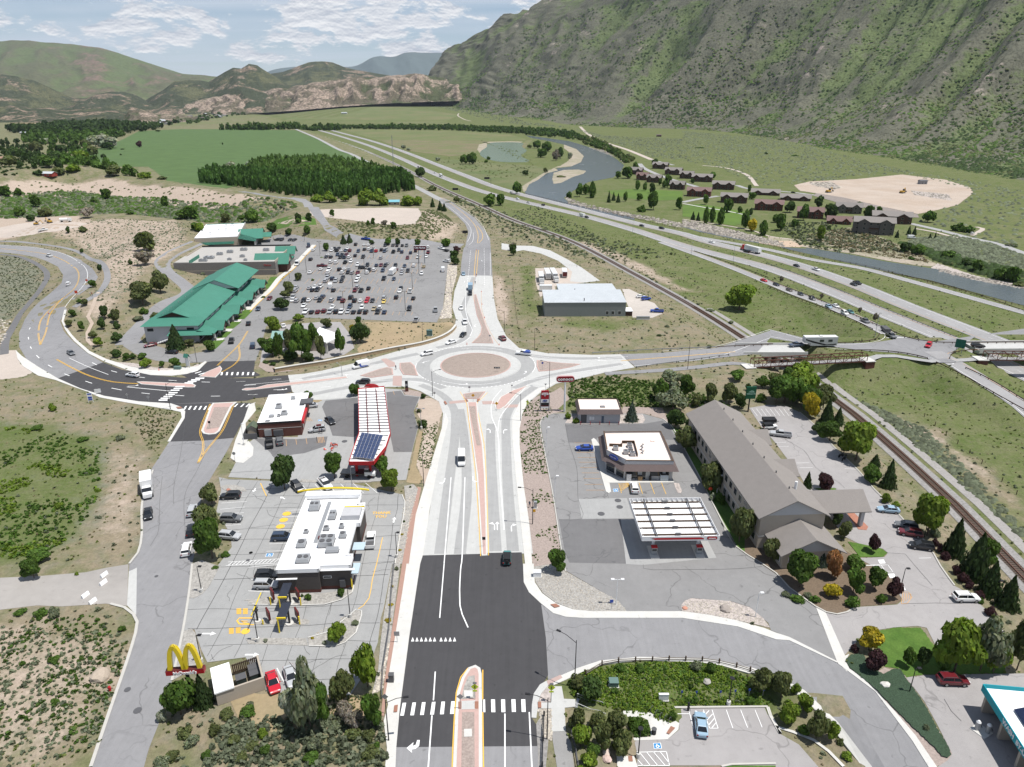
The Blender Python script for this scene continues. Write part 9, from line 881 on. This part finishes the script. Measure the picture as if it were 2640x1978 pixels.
trees('around the red canopy station',I3('i','150 337 83 233 D,293 305 75 227 G,433 293 58 232 G,457 340 77 275 B,217 82 37 48 G,349 68 42 28 G,547 77 23 57 d,547 160 37 130 d,535 117 20 100 o,492 433 13 427 d,487 470 15 462 y,480 515 13 507 y,510 333 10 325 d'));trees('between the street and the restaurant bays',I3('h','610 377 68 310 O,598 463 87 373 O,612 535 103 417 G,648 532 32 510 g,147 113 33 83 b,343 197 37 177 s')+I3('l','583 13 25 3 g'));trees('around the arch sign and bin store',I3('l','492 408 112 313 G,553 380 65 295 C,440 430 38 383 v')+I3('m','170 447 110 235 S,197 447 77 310 T,120 430 67 283 V,260 377 78 277 O,325 333 93 205 B,337 440 73 347 G,245 213 63 150 B,290 167 27 148 s,173 205 13 195 y,47 213 18 200 v,207 218 15 205 v,257 410 57 363 X,283 443 67 393 X,162 98 27 77 g,146 90 12 78 d,252 90 28 63 g,403 17 15 3 s,391 65 10 55 y,387 115 20 105 y,380 157 23 145 y'));trees('in the sage scrub at the bottom left',I3('m','0 400 43 377 s,7 500 50 480 o,110 510 30 483 s,177 513 60 467 s,230 457 47 430 s,173 540 60 507 g,283 480 63 447 o,327 483 50 450 o,333 527 57 497 o,370 533 30 507 s,350 500 27 480 g')+I3('l','610 420 53 390 o,673 413 57 380 g,580 467 43 433 o,520 497 57 463 s,500 473 50 443 o,433 563 60 520 s,467 533 50 507 o,560 530 37 507 g,633 490 50 463 o,710 473 37 443 b,720 520 43 493 g,653 537 43 513 o'));trees('in the waste ground left of the street',I3('l','93 37 70 -20 G,208 30 15 18 b,50 140 37 120 g,110 143 40 117 g,143 147 43 110 s,328 183 30 165 g,60 277 20 260 g,143 270 43 250 g,150 380 23 363 g'));trees('in the weedy hollow at the left',I3('h','110 540 83 500 G,100 167 43 147 g,233 200 37 180 g,167 393 33 370 b'));trees('by the second petrol station',I3('j','195 550 75 480 G,410 117 42 58 U,227 113 22 88 b,252 126 27 103 b,137 353 27 340 g'))
trees('on the bank behind the car wash',I3('j','530 83 107 5 S,493 60 57 -13 G,567 53 60 -20 G,535 137 70 75 D,597 77 37 37 O,637 67 50 5 O,693 63 47 3 O,617 78 30 65 d')+I3('f','457 487 80 433 S,420 520 53 473 G,607 560 27 520 g,717 533 37 500 g,680 500 23 473 d'));trees('in the hotel lawn beside the forecourt',I3('j','567 200 78 122 O,580 167 50 110 D,640 315 78 233 O,667 358 37 320 g,645 347 25 320 v,720 467 80 360 O'));trees('round the near end of the hotel',I3('k','43 407 77 323 O,115 460 57 400 O,190 523 100 433 G,241 470 32 422 U,267 500 48 428 R,317 480 58 437 G,320 537 60 473 G,372 530 58 473 G,417 550 45 493 P,268 547 53 510 Y,365 437 38 387 P,277 380 35 337 D,297 405 37 360 O,187 563 47 540 g,157 547 27 530 s,230 563 37 540 g,213 550 27 533 s')+I3('o','273 120 50 83 g,350 107 33 77 g'));trees('behind the hotel',I3('k','133 77 63 10 G,100 37 40 3 G,187 63 90 -13 B,213 110 53 43 Y,247 87 63 25 O,210 100 63 27 G,255 123 40 62 C,283 125 30 83 C,263 167 63 115 G,233 147 37 117 D,327 213 110 115 B,297 197 43 147 D,373 227 28 197 C,363 267 52 222 G,404 279 40 210 C,403 320 32 290 b,208 280 25 240 C,250 285 48 243 P,17 77 43 23 O,43 87 37 47 D,427 327 23 310 b,500 397 103 295 B,520 400 37 373 s'));trees('between the hotel lot and the railway',I3('k','563 443 58 353 C,613 493 73 388 C,640 467 70 400 G,650 537 58 457 C,693 570 60 492 C,520 423 23 400 p,533 440 25 413 p,547 457 27 433 p,573 493 28 467 p,587 513 30 483 p,603 527 30 500 p,630 553 30 527 p')+I3('o','650 143 40 110 p,717 213 40 167 o,620 107 23 87 g'));trees('around the wash entrance',I3('o','315 233 88 173 Y,328 293 60 232 P,277 240 33 213 p,417 277 43 218 G,547 293 140 150 B,617 290 127 127 S,653 293 87 200 B,717 287 87 133 O,473 453 20 433 s,460 280 50 227 D,513 293 53 233 G'));trees('in the bed above the park and ride',I3('n','233 363 87 295 D,200 333 53 300 O,317 290 37 267 g,367 293 40 267 g,520 290 40 260 s,560 297 40 267 g,693 340 70 283 O,727 333 53 293 O,300 353 30 333 g,507 340 20 323 d,500 377 27 360 g,520 380 33 357 g,667 380 33 357 g,457 423 30 393 g,413 320 27 307 g')+I3('o','20 350 50 283 O,77 363 70 293 O,33 320 40 283 O,97 433 67 375 B,140 393 57 350 B,173 473 73 390 O,213 483 47 430 B,120 353 37 320 b,140 467 40 433 g,240 493 27 473 o,260 533 40 507 b'))
trees('at the bottom centre by the footpath',I3('n','197 450 63 395 O,207 493 67 433 B,257 443 60 397 O,263 500 67 427 O,300 460 70 397 O,322 520 80 440 O,227 551 63 510 B,240 533 50 490 G,213 583 60 547 B,350 460 43 420 g,377 463 37 430 g'));trees('on the slope inside the big bend',I3('d','423 97 73 33 O,417 138 57 90 X,412 253 90 178 O,463 217 63 143 O,237 104 16 88 D,288 158 17 133 D,267 202 26 177 G,245 255 27 233 O,230 247 21 232 G,210 285 25 263 G,200 315 30 293 O,303 293 32 252 D,318 290 27 270 d,297 322 28 283 D,337 305 33 262 O,333 322 30 293 d,282 372 35 343 B,235 328 23 297 G,270 347 32 323 O,338 360 37 325 D,373 137 20 118 d,198 46 16 24 D,237 44 28 21 o,422 433 45 400 B,467 433 25 412 G,505 430 38 400 G,337 403 33 377 D,367 413 28 388 G,383 408 25 388 D,410 408 32 388 G,563 38 37 10 G,410 280 37 253 g,443 293 30 267 o,393 300 37 277 s,547 370 38 347 O,605 385 40 350 G,508 380 58 305 C,547 230 17 220 s,583 167 20 153 s'));trees('around the supermarket lot',I3('e','72 267 63 223 D,83 233 37 207 O,95 218 40 180 O,122 182 31 156 O,203 97 25 71 G,252 76 22 50 C,269 73 19 47 C,332 79 20 63 D,381 81 31 55 G,407 79 21 58 D,465 81 23 60 G,547 85 38 56 G,576 100 30 80 P,570 115 32 92 D,571 136 38 107 D,95 52 23 30 D,147 47 31 20 G,50 45 32 13 D,123 17 22 0 G,154 12 21 -3 G,17 157 40 127 X,162 184 13 174 g,188 117 13 112 b,510 313 9 305 d,20 233 20 223 g'));trees('around the bank',I3('e','50 327 58 279 B,123 297 37 273 B,133 412 93 290 T,100 393 50 320 O,167 383 50 297 T,187 408 40 337 O,47 398 63 340 G,20 380 37 343 G,68 417 37 325 T,243 398 40 313 T,203 318 38 287 O,300 362 65 293 D,295 310 20 283 G,280 342 25 307 Y,28 421 25 408 d,47 428 28 412 d,100 410 53 377 D,150 417 47 383 D'));trees('on the mound with the gravel pad',I3('e','322 26 14 7 G,337 24 14 0 G,370 27 21 6 X,395 32 22 11 G,333 38 20 30 g,377 43 20 35 s')+I3('b','213 450 13 433 g')+I3('a','717 467 13 450 G'))
trees('in the meadow round the warehouse',I3('f','653 267 103 182 B,572 272 32 257 s,230 53 17 43 s,3 110 27 75 D,447 317 20 305 s,423 343 20 333 d,567 377 20 363 s,460 267 20 257 s,630 307 20 293 s,187 53 13 43 s')+I3('b','370 540 20 520 X,440 497 30 487 s'));trees('under the truss footbridge',I3('g','87 480 97 408 B,47 533 100 443 G,110 547 87 480 G,20 493 60 443 O,150 550 60 497 O')+I3('k','40 20 50 -13 G,160 20 50 -20 G'));trees('along the near carriageways',I3('g','37 187 15 167 X,153 235 12 217 X,262 278 13 257 X,308 300 17 272 X,428 347 13 335 s')+I3('b','173 382 31 357 D,322 445 37 413 G,343 443 27 415 G,377 419 29 388 G,247 437 20 422 O,197 412 30 393 o,230 437 20 430 s,97 360 30 352 s'),lod=1);trees('round the pond and river bar',I3('b','267 354 27 330 G,283 354 29 325 G,208 347 17 337 V,133 322 15 310 V,146 325 13 317 V,317 345 13 336 G,312 352 11 343 G,423 320 23 300 G,443 327 30 302 G,433 340 27 317 G,473 343 23 315 D,463 347 20 320 X,493 343 15 327 V,440 373 15 360 O,397 378 17 365 D,405 320 17 310 O,473 383 27 372 o,310 308 17 302 s'),lod=1);trees('below the tree farm',I3('b','57 443 50 398 W,83 443 43 403 W,143 443 50 415 W,167 443 30 418 W,8 435 27 418 B,197 447 13 427 C,213 454 13 433 C,222 456 13 438 C')+I3('a','687 437 40 413 W,710 437 40 408 W,487 370 17 353 V,500 370 30 345 V,537 365 23 345 V,533 370 20 353 B'),lod=1);trees('round the condominium lawns',I3('b','513 425 22 393 G,541 427 18 392 L,527 420 20 395 G,597 385 18 367 G,617 385 30 356 G,635 365 15 347 G,677 359 18 340 D,638 410 15 387 G,655 412 13 392 G,670 417 15 393 D,673 453 33 409 G,728 453 18 423 G,650 458 28 436 g,613 435 12 412 G,492 427 18 408 g,577 437 10 413 C,587 433 10 415 C,597 437 10 418 C,643 433 17 415 G,697 407 13 387 G,703 405 20 373 G,687 400 11 383 G')+I3('c','49 483 14 447 L,63 480 14 447 L,81 485 16 449 L,134 493 25 450 G,150 499 28 469 Y,173 508 20 475 L,210 498 29 457 G,230 459 33 430 D,260 476 30 437 G,294 448 26 419 D,317 473 32 436 D,400 473 25 440 G,380 448 18 433 G,423 458 18 443 G,97 459 28 425 G,48 442 18 417 G,22 475 11 457 C,33 477 9 458 C,63 388 25 368 G,143 415 11 397 G,487 507 12 487 C,499 507 11 488 C,462 513 10 497 C,533 515 7 503 C,544 515 6 500 C,150 430 20 412 G,240 490 18 470 G,200 480 23 460 G,250 515 20 505 o,317 493 12 483 d,123 460 17 443 G,147 467 13 447 D,20 397 13 383 D'),lod=1)
trees('on the scrubby slope at the far right',I3('c','528 480 37 450 G,600 500 37 473 g,620 503 27 480 g,717 533 37 517 s,513 543 43 523 g,243 337 23 328 g,180 333 12 325 d,40 320 30 310 g')+I3('g','393 100 50 67 D,430 107 50 72 G,520 117 50 90 G,533 140 30 123 o,567 143 47 113 D,600 157 47 117 G,667 180 47 140 G,700 187 47 137 G,727 200 40 177 o,367 97 30 80 s,413 123 30 107 g,150 68 33 20 B,37 37 30 -3 G,70 50 20 37 o,177 37 18 25 d'),lod=1);trees('in the hollow behind the supermarket',I3('a','230 430 30 403 G,357 447 20 420 G,413 473 40 440 G,397 473 37 447 G,547 480 40 447 G,487 480 27 457 O,200 437 20 420 g,77 447 30 417 G,43 467 33 443 G,100 467 37 443 O,67 477 30 460 D,13 423 30 397 G,40 423 20 403 G,190 470 37 443 X,277 463 27 447 g,433 500 30 477 B,300 453 27 440 g,177 500 20 483 g,483 447 17 437 b,587 500 30 477 G,623 503 19 490 D,643 480 20 457 D,667 478 17 457 D,393 457 20 443 s')+I3('d','697 7 33 -10 G'),lod=1);trees('at the edge of the hay field',I3('a','230 320 57 283 V,207 317 40 287 V,233 323 30 303 D,302 318 17 302 P,178 353 40 320 B,200 337 30 310 O,225 342 15 330 D,133 333 43 307 D,160 330 37 302 D,83 330 37 300 O,100 360 43 330 G,120 350 43 320 D,33 337 37 313 D,20 360 43 330 O,80 377 30 360 d,263 323 13 317 d,100 310 40 293 V,187 320 27 297 O,480 312 5 306 d,260 335 6 330 d,247 380 43 350 O,280 380 40 350 G,313 387 37 367 B,347 388 30 373 o,157 373 37 350 B,127 377 33 357 O,340 284 17 278 D'),lod=1);BL6=[]
for s in range(5):
 g=np.random.default_rng(50+s);k=6;a=np.arange(k)*2*PI/k+g.uniform(-.3,.3,k);r=g.uniform(.75,1.15,k);low=np.stack([r*np.cos(a),r*np.sin(a),g.uniform(-.05,.12,k)],1);a2=a+.5;r2=r*g.uniform(.45,.7,k);up=np.stack([r2*np.cos(a2),r2*np.sin(a2),g.uniform(.55,.95,k)],1);v=np.vstack([low,up[::2],[[g.uniform(-.2,.2),g.uniform(-.2,.2),1.]]]);f=[]
 for i in range(3):u0,u1=6+i,6+(i+1)%3;f+=[(2*i,(2*i+1)%6,u0),((2*i+1)%6,(2*i+2)%6,u1),((2*i+1)%6,u1,u0),(u0,u1,9)]
 BL6.append((v,NA(f)))
TF=[]
for s in range(4):g=np.random.default_rng(80+s);n=11;q,f,t_=leaf_cloud('shrub',n,.42,90+s,4);tri=np.vstack([f[:,[0,1,2]],f[:,[0,2,3]]]);TF.append((q,tri))
def scatter(name,P,Z,size,m,protos=BL6,hsc=(.6,1.),tint=(.7,1.3),label=None,sizes=None,kindname='stuff'):
 n=len(P)
 if n==0:return
 g=np.random.default_rng(len(name)+n);s=sizes if sizes is not None else g.uniform(size[0],size[1],n);a=g.uniform(0,2*PI,n);hs=g.uniform(*hsc,n);tt=g.uniform(*tint,n);ch=g.integers(0,len(protos),n);VV,FF,TT=[],[],[];base=0
 for k,(v,f)in enum(protos):
  I=np.nonzero(ch==k)[0]
  if len(I)==0:continue
  c,sn=np.cos(a[I]),np.sin(a[I]);x=(v[:,0][None]*c[:,None]-v[:,1][None]*sn[:,None])*s[I][:,None]+P[I,0][:,None];y=(v[:,0][None]*sn[:,None]+v[:,1][None]*c[:,None])*s[I][:,None]+P[I,1][:,None];z=v[:,2][None]*(s[I]*hs[I])[:,None]+Z[I][:,None];VV.append(np.stack([x,y,z],2).reshape(-1,3));FF.append((f[None]+(np.arange(len(I))*len(v))[:,None,None]+base).reshape(-1,3));tv=tt[I][:,None]*g.uniform(.88,1.12,(len(I),len(v)));TT.append(np.repeat(tv.reshape(-1,1),3,1));base+=len(I)*len(v)
 o=pyd(name,np.vstack(VV),np.vstack(FF),m,tints=np.vstack(TT));return tag(o,label,kind='stuff')
OCC=[]
def rand_in(tl,c,n,g):P=NA([G(tl,c[i],c[i+1])[:2]for i in range(0,len(c),2)]);lo,hi=P.min(0),P.max(0);Q=lo+g.random((n*3,2))*(hi-lo);return Q[inside(Q,P)][:n]
HARD=[]
for o in list(COL.objects):
 b_=o.name.split('.')[0]
 if o.type=='MESH' and o.get('kind')=='structure' and b_ in('street','junction_asphalt','curving_road','roundabout_concrete','main_street_asphalt','side_road','sidewalk','footpath','bike_path','driveway','car_park','north_road','works_yard','forecourt','restaurant_lot','hotel_lot','wash_lot','park_and_ride','cross_road','slip_road','highway','frontage_road','rail_ballast','gravel_track','bank_drive','track','river','pond','gravel_pad','graded_terrace','kerb','gravel_bed','rock_bed','planting_bed','service_track','brick_strip','lawn','ground_cover','field','channel','splitter_island','roundabout_island','roundabout_apron'):
  me=o.data;co=np.zeros(len(me.vertices)*3,np.float32);me.vertices.foreach_get('co',co);co=co.reshape(-1,3)[:,:2]
  for p in me.polygons:HARD.append(co[list(p.vertices)])
RES,X0,Y0_,NX,NY=.8,-420.,30.,1150,1100;occ=np.zeros((NY,NX),bool)
for P in HARD:
 lo=np.floor((P.min(0)-(X0,Y0_))/RES).astype(int);hi=np.ceil((P.max(0)-(X0,Y0_))/RES).astype(int)
 if hi[0]<0 or hi[1]<0 or lo[0]>=NX or lo[1]>=NY:continue
 lo=np.maximum(lo,0);hi=np.minimum(hi,(NX-1,NY-1));gx_,gy_=np.meshgrid(np.arange(lo[0],hi[0]+1),np.arange(lo[1],hi[1]+1));q=np.stack([X0+(gx_.ravel()+.5)*RES,Y0_+(gy_.ravel()+.5)*RES],1);occ[gy_.ravel(),gx_.ravel()]|=inside(q,P)
def free(P):ix=((P[:,0]-X0)/RES).astype(int);iy=((P[:,1]-Y0_)/RES).astype(int);ok=(ix>=0)&(iy>=0)&(ix<NX)&(iy<NY);r=np.ones(len(P),bool);r[ok]=~occ[iy[ok],ix[ok]];return r
def bed(name,m,tl,c,n,size,seed,hsc=(.6,1.),protos=TF,tint=(.7,1.3),clump=None,hard=True):
 g=np.random.default_rng(seed);P=rand_in(tl,c,n,g)
 if clump is not None:P=P[fbm(P,clump[0],seed%13,3)>clump[1]]
 if hard:P=P[free(P)]
 return scatter(name,P,T(P),size,m,protos,hsc,tint)
g=np.random.default_rng(5);P=np.stack([g.uniform(-330,330,42000),55+480*g.random(42000)**1.5],1);vis=np.abs(P[:,0])<P[:,1]*.80+20;P=P[vis];P=P[free(P)];nz_=fbm(P,1/22.,9,3);gsel=nz_+g.normal(0,.1,len(P));A_=P[gsel>.52];B_=P[gsel<=.52];scatter('grass_tufts',A_,T(A_),(.16,.55),leafm('tuft_green',(.125,.15,.045)),TF,(.5,1.),(.6,1.35));scatter('sage_scrub',B_[::2],T(B_[::2]),(.2,.8),L_SAGE,TF,(.5,.9),(.6,1.2));scatter('dry_grass',B_[1::2],T(B_[1::2]),(.14,.42),leafm('tuft_dry',(.2,.165,.1)),TF,(.4,.9),(.6,1.25));HOL=(-300,450,420,500,720,580,910,640,850,850,870,1020,760,1250,640,1420,300,1600,-300,1600);BNK=(520,950,700,850,1200,800,1700,810,2150,1000,2200,1150,1400,1160,1350,1300,930,1190,560,1080);SCR=(0,1240,500,1230,1000,1280,1500,1320,1950,1330,1700,1440,1300,1440,800,1380,0,1420)
for i,(nm,mt_,tl,c,n,sz)in enum((('weeds',L_BRIGHT,'H',HOL,3600,(.2,.8)),('weeds',LG,'H',HOL,1500,(.25,.8)),('dry_stalks',L_OLIVE,'h',(333,100,513,107,500,160,433,233,383,140),260,(.25,.5)),('sage_scrub',L_SAGE,'l',(-33,160,333,187,350,233,253,500,100,547,-33,547),800,(.15,.6)),('weeds',LG,'l',(-33,133,333,143,350,233,253,500,100,547,-33,547),700,(.15,.65)),('sage_scrub',L_SAGE,'m',(-67,417,367,417,367,551,-133,551),700,(.25,.9)),('tall_grass',L_BRIGHT,'N',BNK,3600,(.12,.38)),('tall_grass',LG,'N',BNK,1300,(.15,.45)),('tall_grass',LG,'n',(337,417,373,417,390,427,397,467,353,470),260,(.2,.5)),('creeping_weeds',LG,'j',(90,120,107,77,160,40,187,97,147,123,166,233,185,333,208,490,130,533,115,400,100,300,92,187),1500,(.15,.42)),('creeping_weeds',LG,'i',(547,167,593,140,567,300,547,320,533,250),420,(.15,.4)),('hillside_bushes',LG,'f',(160,467,300,457,500,493,633,547,167,547),1400,(.3,.8)),('verge_grass',L_OLIVE,'m',(100,360,317,360,300,443,217,430),300,(.15,.4)))):bed(nm,mt_,tl,c,n,sz,200+i,hsc=(.5,1.),clump=(1/9.,.5)if nm in('weeds','creeping_weeds')else None,hard=nm not in('tall_grass','creeping_weeds'))
ROCKP=[(v*NA((1,.8,.7)),f)for v,f in BL6];STN=leafm('stone_tint',(.42,.38,.34))
for i,(tl,c,n,sz)in enum((('e',(552,137,578,138,578,167,563,217,562,263,563,290,527,293,542,247),900,(.25,.6)),('n',(85,49,80,7,133,0,167,20,260,73,310,100,333,128,187,123,105,79),1500,(.06,.16)),('n',(483,128,490,100,613,101,703,147,722,173,633,153),700,(.08,.2)),('m',(162,200,293,124,308,128,293,187,233,224),500,(.06,.15)),('d',(0,293,30,300,20,333,7,367,-20,367),160,(.3,.7)),('i',(495,370,533,337,487,552,465,552),600,(.1,.25)),('m',(363,287,383,213,363,340,337,353),400,(.12,.35)),('j',(222,124,230,110,443,100,443,125),300,(.12,.3)),('n',(91,394,129,394,128,480,110,467),350,(.1,.3)))):g=np.random.default_rng(400+i);P=rand_in(tl,c,n,g);scatter('loose_rocks',P,T(P)+.08,sz,STN,ROCKP,(.5,.8),(.65,1.35))
for i,(tl,c,n,sz)in enum((('b',(483,423,493,430,533,442,600,457,667,468,736,483,736,493,667,477,600,465,533,450,490,440),1100,(.7,1.9)),('c',(0,475,67,487,133,503,213,523,220,533,133,518,33,498,0,488),1100,(.7,1.8)),('g',(493,147,600,173,736,200,736,207,600,183,493,157),500,(.4,1.2)),('b',(533,318,600,343,610,357,607,347,567,325),300,(.8,2)),('c',(273,395,320,393,343,405,327,409,287,402),400,(.8,2.2)),('c',(493,412,573,420,580,433,547,428,500,421),300,(.6,1.6)))):g=np.random.default_rng(440+i);P=rand_in(tl,c,n,g);scatter('riprap',P,T(P),sz,STN,ROCKP,(.5,.9),(.35,1.1))
MID=[('b',(200,397,300,443,433,483,736,552,500,552,333,500,283,467),1500,L_SAGE,(.6,1.8)),('b',(500,277,567,293,736,300,736,347,670,340,567,302),1600,L_SAGE,(.7,2.2)),('c',(0,283,200,300,400,347,500,373,633,393,736,413,736,547,500,480,627,420,473,373,253,397,167,400,67,360,0,347),4200,L_SAGE,(.7,2.2)),('c',(200,483,300,480,450,520,467,540,333,547,253,530),900,L_SAGE,(.6,1.8)),('g',(383,77,483,100,736,173,736,100,567,53,433,60),1600,L_SAGE,(.7,1.8)),('g',(367,70,736,160,736,200,500,133),700,L_DARK,(1.2,2.8)),('g',(100,53,233,30,433,100,467,133,233,97),900,leafm('reed_tan',(.23,.19,.13)),(.5,1.5)),('A',SCR,3400,L_SAGE,(.5,1.8)),('A',SCR,1500,LG,(.8,2.6)),('a',(0,320,67,327,133,353,167,373,67,387,0,390),1000,L_DARK,(1.2,3.)),('a',(0,393,167,380,417,405,567,427,500,433,267,413,0,413),260,L_OLIVE,(.6,1.5)),('e',(233,43,333,60,500,73,533,43,573,20,533,-13,433,7,233,20),1100,L_OLIVE,(.4,1.1)),('f',(0,-13,167,50,333,140,500,240,633,333,533,247,333,133,200,20,67,-33),900,L_SAGE,(.5,1.3)),('k',(300,50,500,140,736,383,736,433,567,273,417,140),900,L_SAGE,(.3,1.)),('d',(150,50,300,7,533,20,533,67,433,140,367,217,300,267,260,233,313,173,283,113),900,L_SAGE,(.3,.8)),('d',(0,113,83,120,123,160,110,207,40,280,0,300),1500,L_SAGE,(.25,.6)),('b',(187,227,333,263,500,277,433,267,300,240),1200,L_SAGE,(1.5,4.5)),('b',(293,300,400,333,417,360,233,340,207,353,383,400,433,370),300,L_OLIVE,(.8,2))]
for i,(tl,c,n,mt_,sz)in enum(MID):bed('scrub',mt_,tl,c,n,sz,500+i,hsc=(.5,.9),protos=BL6 if i%3 else TF,tint=(.55,1.25))
def wood(name,m,tl,c,n,w,h,seed,forms='round',leaves=70,rows=None,tint=(.6,1.3)):
 g=np.random.default_rng(seed);P=rand_in(tl,c,n,g)
 if rows:d,sp=rows;e=NA((cos(d),sin(d)));q=NA((-e[1],e[0]));s=P@q;P=P+((np.round(s/sp)*sp-s)*.92)[:,None]*q[None]
 protos=[]
 for k in range(5):q,f,t_=leaf_cloud(forms,leaves,.26,seed*7+k,6);protos.append((q,np.vstack([f[:,[0,1,2]],f[:,[0,2,3]]])))
 s=g.uniform(*w,len(P))/2;return scatter(name,P,T(P),None,m,protos,(h/(sum(w)/4)*.8,h/(sum(w)/4)*1.15),tint,sizes=s)
fa=heading('a',433,383,633,413);wood('tree_farm',leafm('farm_dark',(.055,.108,.024)),'a',(428,390,467,377,567,383,736,392,777,387,867,383,897,410,867,415,736,430,617,421,500,402,440,398),1500,(4.5,7),11,31,'oval',60,rows=(fa,5.5));wood('tree_farm',leafm('farm_mid',(.085,.14,.034)),'a',(533,370,567,353,667,347,753,353,807,370,853,383,736,387,600,380),900,(5,8),10,33,'oval',60,rows=(fa,6.));wood('tree_belt',LG,'b',(0,274,100,273,233,273,400,279,500,287,540,310,513,303,393,291,233,281,0,278),700,(9,16),9,35,leaves=44);wood('tree_belt',L_DARK,'b',(0,275,233,275,400,282,500,289,493,293,393,289,233,282,0,279),400,(8,14),8,36,leaves=44);wood('tree_belt',L_DARK,'a',(17,283,140,271,273,270,353,277,353,279,277,289,267,289,83,290,20,287),520,(14,26),16,37,leaves=60);wood('tree_belt',LG,'a',(50,293,143,290,273,291,253,300,187,310,100,317,53,310),200,(10,20),12,39,leaves=60);wood('tree_belt',LG,'a',(480,279,567,277,736,278,736,281,567,281,480,281),150,(12,22),14,41,leaves=60);wood('tree_belt',L_DARK,'a',(0,302,50,310,87,330,117,353,140,377,67,383,33,357,0,337),340,(6,12),8,43,leaves=60);wood('tree_belt',LG,'a',(100,320,187,320,213,353,300,383,200,382,133,377,110,350),200,(7,13),9,45,leaves=60);wood('village_trees',L_DARK,'a',(320,267,433,253,520,240,567,235,533,248,417,267,353,272),260,(14,30),12,47,leaves=40);wood('riverside_thicket',LG,'b',(530,313,567,325,600,343,610,353,623,350,593,328,547,305),170,(6,11),6,49,leaves=60);wood('riverside_thicket',L_OLIVE,'b',(500,293,547,300,587,320,633,347,613,353,567,325,520,310),130,(6,10),6,51,leaves=60);g=np.random.default_rng(61);nv_,nu_=MR.shape[:2];NB=46000;u=g.random(NB)**1.7*(nu_-2);v=(g.random(NB)**1.25)*(nv_*.62);ui,vi=u.astype(int),v.astype(int);fu,fv=(u-ui)[:,None],(v-vi)[:,None];Q=(MR[vi,ui]*(1-fu)+MR[vi,ui+1]*fu)*(1-fv)+(MR[vi+1,ui]*(1-fu)+MR[vi+1,ui+1]*fu)*fv;hh_=MRh[vi,ui];dn_=fbm(Q[:,:2],1/90.,3,4)
keep=(dn_+(.5-hh_)*.25+g.normal(0,.07,NB))>.43;Q=Q[keep&(np.hypot(Q[:,0],Q[:,1])<4200)];dist=nrm(Q-NA((0,0,HCAM)),axis=1);sz_=g.uniform(1.3,3.,len(Q))*(.75+dist/2600);cl=fbm(Q[:,:2],1/60.,8,3)+g.normal(0,.06,len(Q))
for nm,sel,mt_ in(('mountain_scrub',cl>.52,L_DARK),('mountain_scrub',(cl<=.52)&(cl>.4),L_OLIVE),('mountain_scrub',cl<=.4,LG)):scatter(nm,Q[sel][:,:2],Q[sel][:,2]-.4,None,mt_,BL6,(.6,1.),(.6,1.25),sizes=sz_[sel])
dg=bpy.context.evaluated_depsgraph_get();dg.update()
for o in[q for q in COL.objects if q.type=='FONT']:
 me=bpy.data.meshes.new_from_object(o.evaluated_get(dg));n=bpy.data.objects.new('x',me);COL.objects.link(n);n.parent=o.parent;n.location,n.rotation_euler,n.scale=o.location,o.rotation_euler,o.scale
 for k in o.keys():
  if k in('label','category','group','kind'):n[k]=o[k]
 nm=o.name;bpy.data.objects.remove(o);n.name=nm
hb=MB().box(-8800,8800,-580,15000,-9.,1250.,M_WHITE);hz_o=hb.mk('haze');hz_o.data.materials.clear();m=bpy.data.materials.new('air');m.use_nodes=True;m.node_tree.nodes.clear();n=NT(m.node_tree);vo=n.add('ShaderNodeVolumePrincipled');vo.inputs['Color'].default_value=(.72,.82,.96,1);vo.inputs['Density'].default_value=.000022;vo.inputs['Anisotropy'].default_value=.2;om=n.add('ShaderNodeOutputMaterial');n.l.new(vo.outputs[0],om.inputs['Volume']);hz_o.data.materials.append(m);tag(hz_o,kind='stuff')
